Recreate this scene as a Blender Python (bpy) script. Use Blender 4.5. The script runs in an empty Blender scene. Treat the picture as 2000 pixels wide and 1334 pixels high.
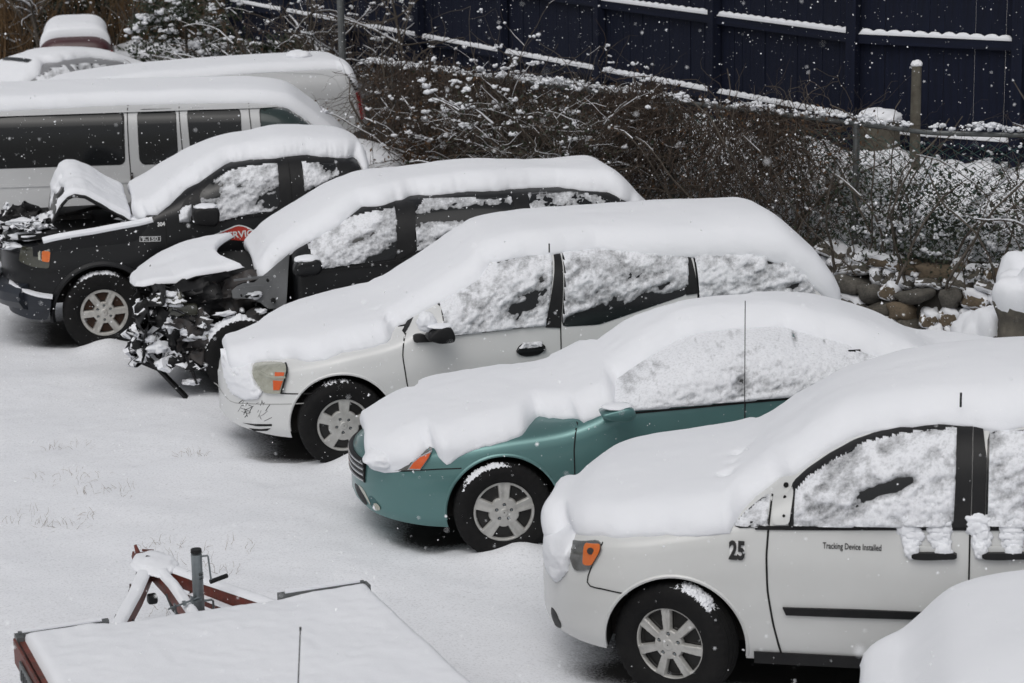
import bpy, bmesh, math, random
import numpy as np
from mathutils import Vector, Matrix, noise as mnoise
from mathutils.geometry import delaunay_2d_cdt

random.seed(7); RNG = np.random.default_rng(7)
scene = bpy.context.scene
R = math.radians

# ---------------------------------------------------------------- camera, sky, sun, exposure
cam_d = bpy.data.cameras.new('camera'); cam = bpy.data.objects.new('camera', cam_d)
scene.collection.objects.link(cam); scene.camera = cam
cam_d.sensor_width = 36; cam_d.lens = 4400 / 2000 * 36; cam_d.clip_start = .2; cam_d.clip_end = 600
cam.location = (0, 0, 4.9)
_p, _r = R(13.3), R(1.1)
_F = Vector((0, math.cos(_p), -math.sin(_p))); _U0 = Vector((0, math.sin(_p), math.cos(_p))); _R0 = Vector((1, 0, 0))
_Rt = _R0 * math.cos(_r) - _U0 * math.sin(_r); _Up = _U0 * math.cos(_r) + _R0 * math.sin(_r)
cam.matrix_world = Matrix(((_Rt.x, _Up.x, -_F.x, 0), (_Rt.y, _Up.y, -_F.y, 0), (_Rt.z, _Up.z, -_F.z, 4.9), (0, 0, 0, 1)))
cam_d.dof.use_dof = True; cam_d.dof.focus_distance = 15.5; cam_d.dof.aperture_fstop = 4.5

SUN_EL, SUN_AZ = 58, 200            # soft light from high up, a little behind the camera's left
world = bpy.data.worlds.new('World'); scene.world = world; world.use_nodes = True
wn = world.node_tree; wn.nodes.clear()
sky = wn.nodes.new('ShaderNodeTexSky'); sky.sky_type = 'NISHITA'; sky.sun_disc = False
sky.sun_elevation = R(SUN_EL); sky.sun_rotation = R(SUN_AZ); sky.air_density = 1.0; sky.dust_density = 4.0; sky.ozone_density = 1.0
hs = wn.nodes.new('ShaderNodeHueSaturation'); hs.inputs['Saturation'].default_value = .22
bg = wn.nodes.new('ShaderNodeBackground'); bg.inputs['Strength'].default_value = .085
wo = wn.nodes.new('ShaderNodeOutputWorld')
wn.links.new(sky.outputs[0], hs.inputs['Color']); wn.links.new(hs.outputs[0], bg.inputs['Color']); wn.links.new(bg.outputs[0], wo.inputs['Surface'])
sun_d = bpy.data.lights.new('sun', 'SUN'); sun_d.energy = .55; sun_d.angle = R(60); sun_d.color = (1, .985, .96)
sun = bpy.data.objects.new('sun', sun_d); scene.collection.objects.link(sun)
_az = R(SUN_AZ)
sun.rotation_euler = Vector((-math.sin(_az) * math.cos(R(SUN_EL)), -math.cos(_az) * math.cos(R(SUN_EL)), -math.sin(R(SUN_EL)))).to_track_quat('-Z', 'Y').to_euler()
vs = scene.view_settings; vs.view_transform = 'Standard'; vs.look = 'None'; vs.gamma = 1; vs.exposure = .2; vs.use_curve_mapping = False

# ---------------------------------------------------------------- object helpers
COL = scene.collection
def tag(o, label=None, cat=None, group=None, kind=None):
    if label: o['label'] = label
    if cat: o['category'] = cat
    if group: o['group'] = group
    if kind: o['kind'] = kind
    return o
def empty(name, loc=(0, 0, 0), rz=0, parent=None):
    o = bpy.data.objects.new(name, None); COL.objects.link(o); o.location = loc; o.rotation_euler = (0, 0, rz); o.empty_display_size = .1
    if parent: o.parent = parent
    return o
def mesh_obj(name, verts, faces, mat, parent=None, smooth=True, midx=None, sharp=None, loc=None, rot=None):
    me = bpy.data.meshes.new(name)
    if isinstance(verts, np.ndarray): verts = verts.reshape(-1, 3)
    if isinstance(faces, np.ndarray) and faces.ndim == 2:
        nv, k = len(verts), faces.shape[1]
        me.vertices.add(nv); me.vertices.foreach_set('co', np.asarray(verts, np.float32).ravel())
        me.loops.add(faces.size); me.loops.foreach_set('vertex_index', faces.astype(np.int32).ravel())
        me.polygons.add(len(faces)); me.polygons.foreach_set('loop_start', np.arange(0, faces.size, k, dtype=np.int32))
        me.update(calc_edges=True)
    else:
        me.from_pydata([tuple(v) for v in verts], [], [tuple(f) for f in faces]); me.update()
    mats = mat if isinstance(mat, (list, tuple)) else [mat]
    for m in mats: me.materials.append(m)
    if midx is not None: me.polygons.foreach_set('material_index', np.asarray(midx, np.int32))
    me.polygons.foreach_set('use_smooth', np.full(len(me.polygons), smooth))
    if sharp is not None and smooth: me.set_sharp_from_angle(angle=R(sharp))
    o = bpy.data.objects.new(name, me); COL.objects.link(o)
    if parent: o.parent = parent
    if loc is not None: o.location = loc
    if rot is not None: o.rotation_euler = rot
    return o
def color_attr(me, name, vals):
    a = me.attributes.new(name, 'FLOAT', 'POINT'); a.data.foreach_set('value', np.asarray(vals, np.float32).ravel())
class MB:
    """collects simple solids and links them as one mesh"""
    def __init__(s): s.v = []; s.f = []; s.m = []; s.cur = 0
    def mat(s, i): s.cur = i; return s
    def add(s, V, F):
        b = len(s.v); s.v += [tuple(map(float, p)) for p in V]; s.f += [tuple(b + int(i) for i in f) for f in F]; s.m += [s.cur] * len(F); return s
    def box(s, c, d, M=None, bev=0):
        x, y, z = [q / 2 for q in d]
        if bev:
            bm = bmesh.new(); bmesh.ops.create_cube(bm, size=1)
            for v in bm.verts: v.co = Vector((v.co.x * d[0], v.co.y * d[1], v.co.z * d[2]))
            bmesh.ops.bevel(bm, geom=bm.edges[:], offset=bev, segments=2, affect='EDGES', profile=.5)
            V = [v.co.copy() for v in bm.verts]; F = [[l.vert.index for l in f.loops] for f in bm.faces]; bm.free()
        else:
            V = [Vector((a * x, b * y, e * z)) for a in (-1, 1) for b in (-1, 1) for e in (-1, 1)]
            F = [(0, 1, 3, 2), (4, 6, 7, 5), (0, 4, 5, 1), (2, 3, 7, 6), (0, 2, 6, 4), (1, 5, 7, 3)]
        if M is not None: V = [M @ v for v in V]
        return s.add([Vector(c) + v for v in V], F)
    def tube(s, pts, r, n=8, caps=True):
        pts = [Vector(p) for p in pts]; rr = r if isinstance(r, (list, tuple)) else [r] * len(pts)
        V = []; F = []; up = Vector((.3, .2, 1)).normalized(); prev = None
        for i, p in enumerate(pts):
            t = (pts[min(i + 1, len(pts) - 1)] - pts[max(i - 1, 0)]).normalized()
            a = (prev - t * prev.dot(t)) if prev else t.cross(up if abs(t.dot(up)) < .95 else Vector((1, 0, 0)))
            a.normalize(); prev = a; b = t.cross(a)
            for k in range(n): q = 2 * math.pi * k / n; V.append(p + (a * math.cos(q) + b * math.sin(q)) * rr[i])
        for i in range(len(pts) - 1):
            for k in range(n): F.append((i*n + k, i*n + (k+1) % n, (i+1)*n + (k+1) % n, (i+1)*n + k))
        if caps: F.append(tuple(range(n))[::-1]); F.append(tuple((len(pts)-1)*n + k for k in range(n)))
        return s.add(V, F)
    def bar(s, a, b, w, h):
        """rectangular bar from a to b, w sideways, h upwards"""
        a, b = Vector(a), Vector(b); t = (b - a).normalized(); side = t.cross(Vector((0, 0, 1)))
        if side.length < .01: side = Vector((1, 0, 0))
        side.normalize(); up = side.cross(t)
        V = [p + side * (w/2*i) + up * (h/2*j) for p in (a, b) for i, j in ((-1, -1), (1, -1), (1, 1), (-1, 1))]
        return s.add(V, [(0, 1, 2, 3), (7, 6, 5, 4), (0, 4, 5, 1), (1, 5, 6, 2), (2, 6, 7, 3), (3, 7, 4, 0)])
    def build(s, name, mat, parent=None, smooth=True, sharp=35, **k):
        o = mesh_obj(name, s.v, s.f, mat, parent, smooth, midx=s.m, sharp=sharp, **k); return o
def copy_tree(o, parent=None):
    c = o.copy(); COL.objects.link(c)
    if parent: c.parent = parent
    for ch in [q for q in bpy.data.objects if q.parent == o]: copy_tree(ch, c)
    return c

# ---------------------------------------------------------------- numeric noise
_tab = RNG.random((64, 64, 64)).astype(np.float32) * 2 - 1
def vnoise(x, y, z):
    x, y, z = np.broadcast_arrays(np.asarray(x, float), np.asarray(y, float), np.asarray(z, float))
    i, j, k = np.floor(x).astype(int), np.floor(y).astype(int), np.floor(z).astype(int)
    f, g, h = x - i, y - j, z - k; f, g, h = f*f*f*(f*(f*6-15)+10), g*g*g*(g*(g*6-15)+10), h*h*h*(h*(h*6-15)+10); i &= 63; j &= 63; k &= 63; a, b, c = (i+1) & 63, (j+1) & 63, (k+1) & 63
    L = lambda p, q, t: p + (q - p) * t
    return L(L(L(_tab[i, j, k], _tab[a, j, k], f), L(_tab[i, b, k], _tab[a, b, k], f), g),
             L(L(_tab[i, j, c], _tab[a, j, c], f), L(_tab[i, b, c], _tab[a, b, c], f), g), h)
def fbm(x, y, z, o=4):
    s = 0; a = 1; n = 0
    for i in range(o): s = s + a * vnoise(x * 2**i + 7.3*i, y * 2**i + 3.1*i, z * 2**i + 5.7*i); n += a; a *= .5
    return s / n * 1.7

# ---------------------------------------------------------------- materials
def mat(name, col, rough=.5, metal=0, coat=0, noise=None, bump=None, spec=None, extra=None, coat_rough=.1):
    """noise=(scale, amount, second colour); bump=(scale, strength)"""
    m = bpy.data.materials.new(name); m.use_nodes = True; nt = m.node_tree; b = nt.nodes['Principled BSDF']
    b.inputs['Base Color'].default_value = (*col, 1); b.inputs['Roughness'].default_value = rough; b.inputs['Metallic'].default_value = metal
    b.inputs['Coat Weight'].default_value = coat; b.inputs['Coat Roughness'].default_value = coat_rough
    if spec is not None: b.inputs['Specular IOR Level'].default_value = spec
    tc = nt.nodes.new('ShaderNodeTexCoord')
    if noise:
        n = nt.nodes.new('ShaderNodeTexNoise'); n.inputs['Scale'].default_value = noise[0]; n.inputs['Detail'].default_value = 6; n.inputs['Roughness'].default_value = .65
        nt.links.new(tc.outputs['Object'], n.inputs['Vector'])
        rp = nt.nodes.new('ShaderNodeValToRGB'); rp.color_ramp.elements[0].position = .38; rp.color_ramp.elements[1].position = .66
        rp.color_ramp.elements[0].color = (*col, 1); rp.color_ramp.elements[1].color = (*[col[i] * (1 - noise[1]) + noise[2][i] * noise[1] for i in range(3)], 1)
        nt.links.new(n.outputs['Fac'], rp.inputs['Fac']); nt.links.new(rp.outputs['Color'], b.inputs['Base Color'])
    if bump:
        n2 = nt.nodes.new('ShaderNodeTexNoise'); n2.inputs['Scale'].default_value = bump[0]; n2.inputs['Detail'].default_value = 5
        nt.links.new(tc.outputs['Object'], n2.inputs['Vector'])
        bp = nt.nodes.new('ShaderNodeBump'); bp.inputs['Strength'].default_value = bump[1]; bp.inputs['Distance'].default_value = .01
        nt.links.new(n2.outputs['Fac'], bp.inputs['Height']); nt.links.new(bp.outputs['Normal'], b.inputs['Normal'])
    return m
M = {}
def snow_mat(name, attr=None, under=(.03, .032, .034), bumpy=.25):
    m = bpy.data.materials.new(name); m.use_nodes = True; nt = m.node_tree; b = nt.nodes['Principled BSDF']; L = nt.links.new
    tc = nt.nodes.new('ShaderNodeTexCoord')
    n = nt.nodes.new('ShaderNodeTexNoise'); n.inputs['Scale'].default_value = 2.2; n.inputs['Detail'].default_value = 5; L(tc.outputs['Object'], n.inputs['Vector'])
    rp = nt.nodes.new('ShaderNodeValToRGB'); rp.color_ramp.elements[0].color = (.80, .815, .85, 1); rp.color_ramp.elements[1].color = (.845, .855, .885, 1)
    L(n.outputs['Fac'], rp.inputs['Fac'])
    b.inputs['Roughness'].default_value = .75; b.inputs['Specular IOR Level'].default_value = .25
    n2 = nt.nodes.new('ShaderNodeTexNoise'); n2.inputs['Scale'].default_value = 160; n2.inputs['Detail'].default_value = 4; L(tc.outputs['Object'], n2.inputs['Vector'])
    n3 = nt.nodes.new('ShaderNodeTexNoise'); n3.inputs['Scale'].default_value = 22; n3.inputs['Detail'].default_value = 5; L(tc.outputs['Object'], n3.inputs['Vector'])
    ad = nt.nodes.new('ShaderNodeMath'); ad.operation = 'ADD'; L(n2.outputs['Fac'], ad.inputs[0]); L(n3.outputs['Fac'], ad.inputs[1])
    bp = nt.nodes.new('ShaderNodeBump'); bp.inputs['Strength'].default_value = bumpy; bp.inputs['Distance'].default_value = .006
    L(ad.outputs[0], bp.inputs['Height']); L(bp.outputs['Normal'], b.inputs['Normal'])
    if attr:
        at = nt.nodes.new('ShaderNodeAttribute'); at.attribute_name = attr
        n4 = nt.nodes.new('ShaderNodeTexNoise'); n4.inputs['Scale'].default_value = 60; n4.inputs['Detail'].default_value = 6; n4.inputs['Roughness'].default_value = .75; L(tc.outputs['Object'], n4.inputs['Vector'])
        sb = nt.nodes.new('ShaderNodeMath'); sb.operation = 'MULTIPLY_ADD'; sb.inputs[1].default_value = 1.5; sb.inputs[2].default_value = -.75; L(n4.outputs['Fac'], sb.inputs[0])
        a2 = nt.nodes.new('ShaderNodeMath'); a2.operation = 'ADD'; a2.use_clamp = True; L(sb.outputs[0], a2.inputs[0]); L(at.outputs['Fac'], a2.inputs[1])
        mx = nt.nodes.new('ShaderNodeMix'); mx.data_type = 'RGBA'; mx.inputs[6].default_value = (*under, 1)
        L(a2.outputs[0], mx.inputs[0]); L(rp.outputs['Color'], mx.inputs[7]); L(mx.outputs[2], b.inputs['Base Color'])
    else: L(rp.outputs['Color'], b.inputs['Base Color'])
    return m
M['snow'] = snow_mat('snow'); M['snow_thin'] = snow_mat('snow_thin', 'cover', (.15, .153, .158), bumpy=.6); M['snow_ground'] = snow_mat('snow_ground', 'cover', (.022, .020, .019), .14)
M['white_paint'] = mat('white_paint', (.62, .625, .615), .34, 0, .5, noise=(1.6, .16, (.42, .42, .40)))
M['white_paint2'] = mat('white_paint2', (.66, .665, .66), .36, 0, .4, noise=(1.6, .10, (.5, .5, .49)))
M['van_paint'] = mat('van_paint', (.50, .505, .51), .4, 0, .3, noise=(1.3, .2, (.38, .38, .375)))
M['teal_paint'] = mat('teal_paint', (.10, .215, .21), .36, .55, .5, noise=(1.5, .15, (.11, .17, .165)), coat_rough=.06)
M['black_paint'] = mat('black_paint', (.006, .0065, .0075), .32, 0, .12, noise=(3, .3, (.011, .011, .012)), spec=.3)
M['grey_paint'] = mat('grey_paint', (.30, .30, .31), .35, .3, .4)
M['maroon_paint'] = mat('maroon_paint', (.045, .006, .009), .4, 0, .4, noise=(2, .3, (.03, .006, .008)))
M['primer'] = mat('primer', (.15, .155, .16), .6, .2, 0, noise=(5, .5, (.09, .09, .09)), bump=(20, .2))
M['glass'] = mat('glass', (.008, .009, .010), .12, 0, 0, spec=.4)
M['green_glass'] = mat('green_glass', (.02, .035, .033), .1, 0, .3)
M['black_trim'] = mat('black_trim', (.010, .010, .011), .5, spec=.25, noise=(12, .5, (.018, .018, .018)))
M['dark_void'] = mat('dark_void', (.006, .006, .006), .9)
M['underbody'] = mat('underbody', (.012, .011, .010), .9, noise=(8, .6, (.03, .025, .02)))
M['rubber'] = mat('rubber', (.008, .008, .0085), .8, spec=.2, noise=(14, .6, (.015, .0145, .014)), bump=(90, .25))
M['hubcap'] = mat('hubcap', (.50, .495, .475), .42, .3, 0, noise=(16, .4, (.26, .25, .23)))
M['alloy'] = mat('alloy', (.55, .54, .51), .38, .4, 0, noise=(18, .5, (.25, .23, .2)))
M['steel_dark'] = mat('steel_dark', (.05, .05, .052), .6, .3, noise=(20, .5, (.07, .05, .04)))
M['rust'] = mat('rust', (.06, .028, .016), .85, noise=(20, .6, (.02, .015, .012)))
M['amber'] = mat('amber', (.62, .12, .008), .25, 0, .6, noise=(30, .25, (.75, .25, .03)))
M['amber_red'] = mat('amber_red', (.60, .085, .012), .25, 0, .6, noise=(30, .25, (.7, .16, .03)))
M['red_lens'] = mat('red_lens', (.42, .006, .010), .2, 0, .7)
M['lamp_body'] = mat('lamp_body', (.45, .45, .38), .2, .2, .8, noise=(16, .55, (.22, .22, .17)))
M['lamp_dark'] = mat('lamp_dark', (.05, .05, .035), .15, .1, .9, noise=(12, .5, (.015, .015, .012)))
M['lamp_clear'] = mat('lamp_clear', (.18, .18, .17), .15, .5, .8, noise=(18, .5, (.05, .05, .05)))
M['chrome'] = mat('chrome', (.55, .55, .55), .2, .9)
M['red_steel'] = mat('red_steel', (.16, .030, .018), .6, 0, .05, noise=(14, .75, (.05, .03, .022)), bump=(40, .4))
M['zinc'] = mat('zinc', (.27, .30, .31), .38, .8, noise=(14, .5, (.18, .2, .21)))
M['white_vinyl'] = mat('white_vinyl', (.82, .82, .82), .5)
M['black_vinyl'] = mat('black_vinyl', (.012, .012, .012), .5)
M['red_vinyl'] = mat('red_vinyl', (.5, .03, .014), .45)
M['fence_paint'] = mat('fence_paint', (.0062, .0095, .026), .75, spec=.25, noise=(3.2, .7, (.003, .0045, .011)), bump=(30, .5))
M['old_wood'] = mat('old_wood', (.13, .12, .095), .85, noise=(9, .7, (.05, .04, .03)), bump=(25, .7))
M['galv'] = mat('galv', (.17, .18, .18), .5, .6, noise=(10, .5, (.08, .08, .08)))
M['green_wire'] = mat('green_wire', (.012, .075, .062), .5, noise=(6, .6, (.03, .03, .025)))
M['stone'] = mat('stone', (.145, .13, .105), .9, noise=(5, .9, (.06, .056, .05)), bump=(24, .9))
M['stone_b'] = mat('stone_b', (.15, .14, .12), .9, noise=(6, .8, (.07, .065, .06)), bump=(24, .9))
M['stone_c'] = mat('stone_c', (.19, .145, .095), .9, noise=(7, .8, (.10, .08, .06)), bump=(24, .9))
M['mortar'] = mat('mortar', (.055, .05, .042), .95, noise=(7, .7, (.025, .022, .02)), bump=(30, 1))
M['vine'] = mat('vine', (.078, .055, .041), .9, noise=(6, .8, (.03, .022, .018)))
M['vine_b'] = mat('vine_b', (.06, .05, .04), .9, noise=(6, .8, (.12, .09, .07)))
M['bark'] = mat('bark', (.075, .062, .05), .95, noise=(8, .8, (.14, .12, .10)), bump=(40, .8))
M['straw'] = mat('straw', (.20, .12, .055), .9, noise=(1.2, .8, (.05, .035, .022)))
M['leaf_brown'] = mat('leaf_brown', (.11, .055, .022), .8, noise=(2.5, .8, (.045, .03, .018)))
M['leaf_green'] = mat('leaf_green', (.018, .028, .014), .55, noise=(3, .7, (.035, .045, .02)))
M['litter'] = mat('litter', (.03, .024, .018), .95, noise=(3, .7, (.012, .011, .01)))
M['cable'] = mat('cable', (.012, .014, .016), .5)
# ---------------------------------------------------------------- car shell: a body as a function of (station, ring)
def pchip(X, Y, x):
    X = np.asarray(X, float); Y = np.asarray(Y, float); x = np.clip(np.asarray(x, float), X[0], X[-1])
    h = np.diff(X); d = np.diff(Y) / h
    if len(X) == 2: m = np.array([d[0], d[0]])
    else:
        m = np.zeros(len(X)); m[0] = d[0]; m[-1] = d[-1]
        w1 = 2 * h[1:] + h[:-1]; w2 = h[1:] + 2 * h[:-1]
        ok = d[:-1] * d[1:] > 0
        with np.errstate(divide='ignore', invalid='ignore'):
            mm = (w1 + w2) / (w1 / d[:-1] + w2 / d[1:])
        m[1:-1] = np.where(ok, mm, 0)
    i = np.clip(np.searchsorted(X, x, side='right') - 1, 0, len(X) - 2)
    t = (x - X[i]) / h[i]
    return ((1 + 2*t)*(1-t)**2*Y[i] + t*(1-t)**2*h[i]*m[i] + t*t*(3-2*t)*Y[i+1] + t*t*(t-1)*h[i]*m[i+1])

class Shell:
    """x runs rearward, y=0 is the middle (near side negative), z up."""
    UL = .36
    def __init__(s, D):
        s.D = D; s.xf, s.xr = D['x']; s.W = D['W'] / 2
        s.fr = D.get('front', (.75, 2.5)); s.rr = D.get('rear', (.5, 3.2))
        s.prof = D.get('prof', [(0, .93), (.12, .975), (.45, 1.0), (.72, .992), (1, .955)])
        s.m = D.get('m', 3.0)
    def f(s, k, x): p = s.D[k]; return pchip([a[0] for a in p], [a[1] for a in p], x)
    def w(s, x):
        x = np.asarray(x, float); L, p = s.fr; a = np.clip((s.xf + L - x) / L, 0, 1)
        o = (1 - a**p)**(1/p); L, p = s.rr; a = np.clip((x - (s.xr - L)) / L, 0, 1)
        return s.W * o * (1 - a**p)**(1/p)
    def half(s, x, z, over=0):
        x, z = np.broadcast_arrays(np.asarray(x, float), np.asarray(z, float))
        zb, z0, zt = s.f('zb', x), s.f('z0', x), s.f('zt', x) + over
        zb = np.minimum(zb, z0 + .84 * (zt - z0))
        low = np.clip((z - z0) / (zb - z0), 0, 1); lo = np.interp(low, *zip(*s.prof))
        n, k = s.f('n', x), s.f('k', x); t = np.clip((z - zb) / (zt - zb), 0, 1)
        return s.w(x) * lo * (1 - k * t) * (1 - t**n)**(1 / s.m)
    def stations(s, n):
        t = np.linspace(0, 1, n); c = (1 - np.cos(np.pi * t)) / 2
        return s.xf + (s.xr - s.xf) * (.6 * t + .4 * c) if n else None
    def zu(s, x, N=220):
        """dense table of the section's height for each station and its arc coordinate u in 0..1"""
        x = np.asarray(x, float)[:, None]
        zb, z0, zt = s.f('zb', x), s.f('z0', x), s.f('zt', x); zb = np.minimum(zb, z0 + .84 * (zt - z0))
        tl = np.linspace(0, 1, 24)[None, :-1]; zl = z0 + (zb - z0) * tl
        q = np.linspace(0, 1, N)[None, :]; zh = zb + (zt - zb) * (1 - (1 - q)**3)
        yu = s.half(np.repeat(x, N, 1), zh)
        arc = np.concatenate([np.zeros((len(x), 1)), np.cumsum(np.hypot(np.diff(yu, axis=1), np.diff(zh, axis=1)), axis=1)], 1)
        arc = arc / np.maximum(arc[:, -1:], 1e-6)
        u = np.concatenate([np.repeat(tl * s.UL, len(x), 0), s.UL + (1 - s.UL) * arc], 1)
        return u, np.concatenate([zl, zh], 1)
    def points(s, x, U):
        """U: (nx, nu) ring coordinates -> near-side points (nx, nu, 3)"""
        ut, zt = s.zu(x); U = np.broadcast_to(U, (len(x), U.shape[-1]))
        z = np.stack([np.interp(U[i], ut[i], zt[i]) for i in range(len(x))])
        X = np.repeat(np.asarray(x)[:, None], z.shape[1], 1)
        y = s.half(X, z)
        y = np.where(U >= 1 - 1e-9, 0, y)
        return np.stack([X, -y, z], -1)
    def u_of_z(s, x, z):
        ut, zt = s.zu(x); return np.array([np.interp(z[i], zt[i], ut[i]) for i in range(len(x))])
    def snow(s, x, U, T, lip, far=1, ns=None):
        """points of the snow layer above the ring coordinates U; thickness T grows from the lip"""
        P = s.points(x, U)
        e = 1e-3
        dx = np.gradient(P, axis=0); du = np.gradient(P, axis=1)
        n = np.cross(dx, du); L = np.linalg.norm(n, axis=-1, keepdims=True); n = n / np.maximum(L, 1e-9)
        n = np.where(n[..., 2:3] < -.3, -n, n)
        return P, n
# vehicle shapes in metres: x runs from the front axle to the rear, z up; "f" = outlines on the near side
V = {}
V['A'] = {'O': [1.06, 12.79, 0.0], 'a': -11.0, 'W': 1.98, 'x': [-0.88, 4.2], 'T': 0.13, 'front': (0.75, 2.3), 'rear': (0.5, 3.2), 'zt': [(-0.9, 0.66), (-0.86, 0.8), (-0.75, 0.82), (-0.5, 0.958), (-0.1, 1.033), (0.3, 1.131), (0.6, 1.335), (0.9, 1.521), (1.25, 1.631), (1.7, 1.699), (2.3, 1.734), (3.4, 1.71), (3.95, 1.62), (4.2, 1.0)], 'zb': [(-0.9, 0.6), (-0.6, 0.8), (-0.2, 0.92), (0.3, 1.0), (0.63, 1.065), (1.84, 1.108), (4.2, 1.16)], 'z0': [(-0.9, 0.34), (-0.7, 0.29), (-0.34, 0.27), (0.46, 0.27), (1.08, 0.27), (3.6, 0.28), (4.2, 0.36)], 'n': [(-0.9, 2.2), (0.3, 2.3), (0.8, 3.2), (1.4, 4.6), (4.2, 4)], 'k': [(-0.9, 0.02), (0.3, 0.03), (0.9, 0.1), (1.5, 0.13), (4.2, 0.14)], 'f': {'snow': [(-0.766, 0.97), (-0.71, 0.884), (-0.638, 0.852), (-0.415, 0.911), (-0.232, 0.943), (-0.009, 0.957), (0.154, 0.977), (0.302, 1.003), (0.328, 1.048), (0.346, 1.089), (0.562, 1.256), (0.645, 1.288), (0.8, 1.398), (0.957, 1.478), (1.088, 1.527), (1.22, 1.557), (1.403, 1.582), (1.559, 1.601), (1.74, 1.594), (1.869, 1.618)], 'glass': [(0.654, 1.246), (0.728, 1.308), (0.831, 1.381), (1.025, 1.483), (1.221, 1.538), (1.378, 1.564), (1.514, 1.578), (1.508, 1.171), (1.501, 1.091), (0.641, 1.058)], 'frame': [(0.628, 1.26), (0.71, 1.329), (0.827, 1.408), (0.957, 1.478), (1.088, 1.527), (1.22, 1.561), (1.377, 1.588), (1.598, 1.607), (1.595, 1.194), (1.571, 1.093), (0.621, 1.053)], 'pillar': [(1.525, 1.585), (1.598, 1.593), (1.597, 1.098), (1.505, 1.094)], 'pillar2': [(1.601, 1.591), (1.653, 1.586), (1.674, 1.453), (1.671, 1.101), (1.602, 1.098)], 'glass2': [(1.676, 1.572), (2.123, 1.61), (2.376, 1.607), (2.382, 1.117), (1.674, 1.101)], 'quarter': [(0.367, 1.093), (0.501, 1.194), (0.515, 1.054), (0.442, 1.042), (0.314, 1.032)], 'mirror': [(0.528, 1.194), (0.613, 1.215), (0.635, 1.261), (0.645, 1.235), (0.628, 1.075), (0.541, 1.069)], 'belt': [(0.442, 1.042), (0.845, 1.057), (1.236, 1.074), (1.878, 1.098), (2.382, 1.119)], 'seam1': [(0.525, 1.197), (0.515, 1.052), (0.506, 0.892), (0.514, 0.701), (0.546, 0.502), (0.6, 0.277)], 'seam2': [(1.595, 1.085), (1.596, 0.941), (1.596, 0.787), (1.609, 0.317)], 'handle': [(1.282, 0.947), (1.369, 0.953), (1.534, 0.958), (1.535, 0.928), (1.37, 0.915), (1.286, 0.917)], 'recess': [(1.324, 0.945), (1.336, 0.966), (1.381, 0.977), (1.427, 0.97), (1.44, 0.95)], 'handle2': [(1.654, 0.963), (1.741, 0.969), (1.903, 0.974), (1.904, 0.944), (1.742, 0.932), (1.658, 0.933)], 'mold': [(0.599, 0.604), (0.985, 0.612), (1.571, 0.616), (1.572, 0.576), (0.986, 0.565), (0.618, 0.561)], 'sticker': [(0.303, 0.954), (0.387, 0.959), (0.389, 0.879), (0.305, 0.875)], 'text': [(0.805, 0.964), (1.135, 0.979)], 'hl': [(-0.648, 0.836), (-0.444, 0.903), (-0.412, 0.901), (-0.419, 0.855), (-0.487, 0.741), (-0.589, 0.705)], 'amber': [(-0.526, 0.872), (-0.423, 0.893), (-0.428, 0.854), (-0.477, 0.767), (-0.532, 0.76)], 'bseam': [(-0.414, 0.898), (-0.483, 0.742), (-0.512, 0.657), (-0.486, 0.641), (-0.419, 0.645), (-0.276, 0.635)], 'fog': [(-0.764, 0.402), (-0.724, 0.396), (-0.685, 0.332), (-0.695, 0.293), (-0.743, 0.284), (-0.766, 0.333)], 'arch': [(-0.003, 0.748), (-0.367, 0.245), (0.458, 0.217)], 'rocker': [(0.458, 0.269), (0.721, 0.272), (1.087, 0.272)]}}
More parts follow.
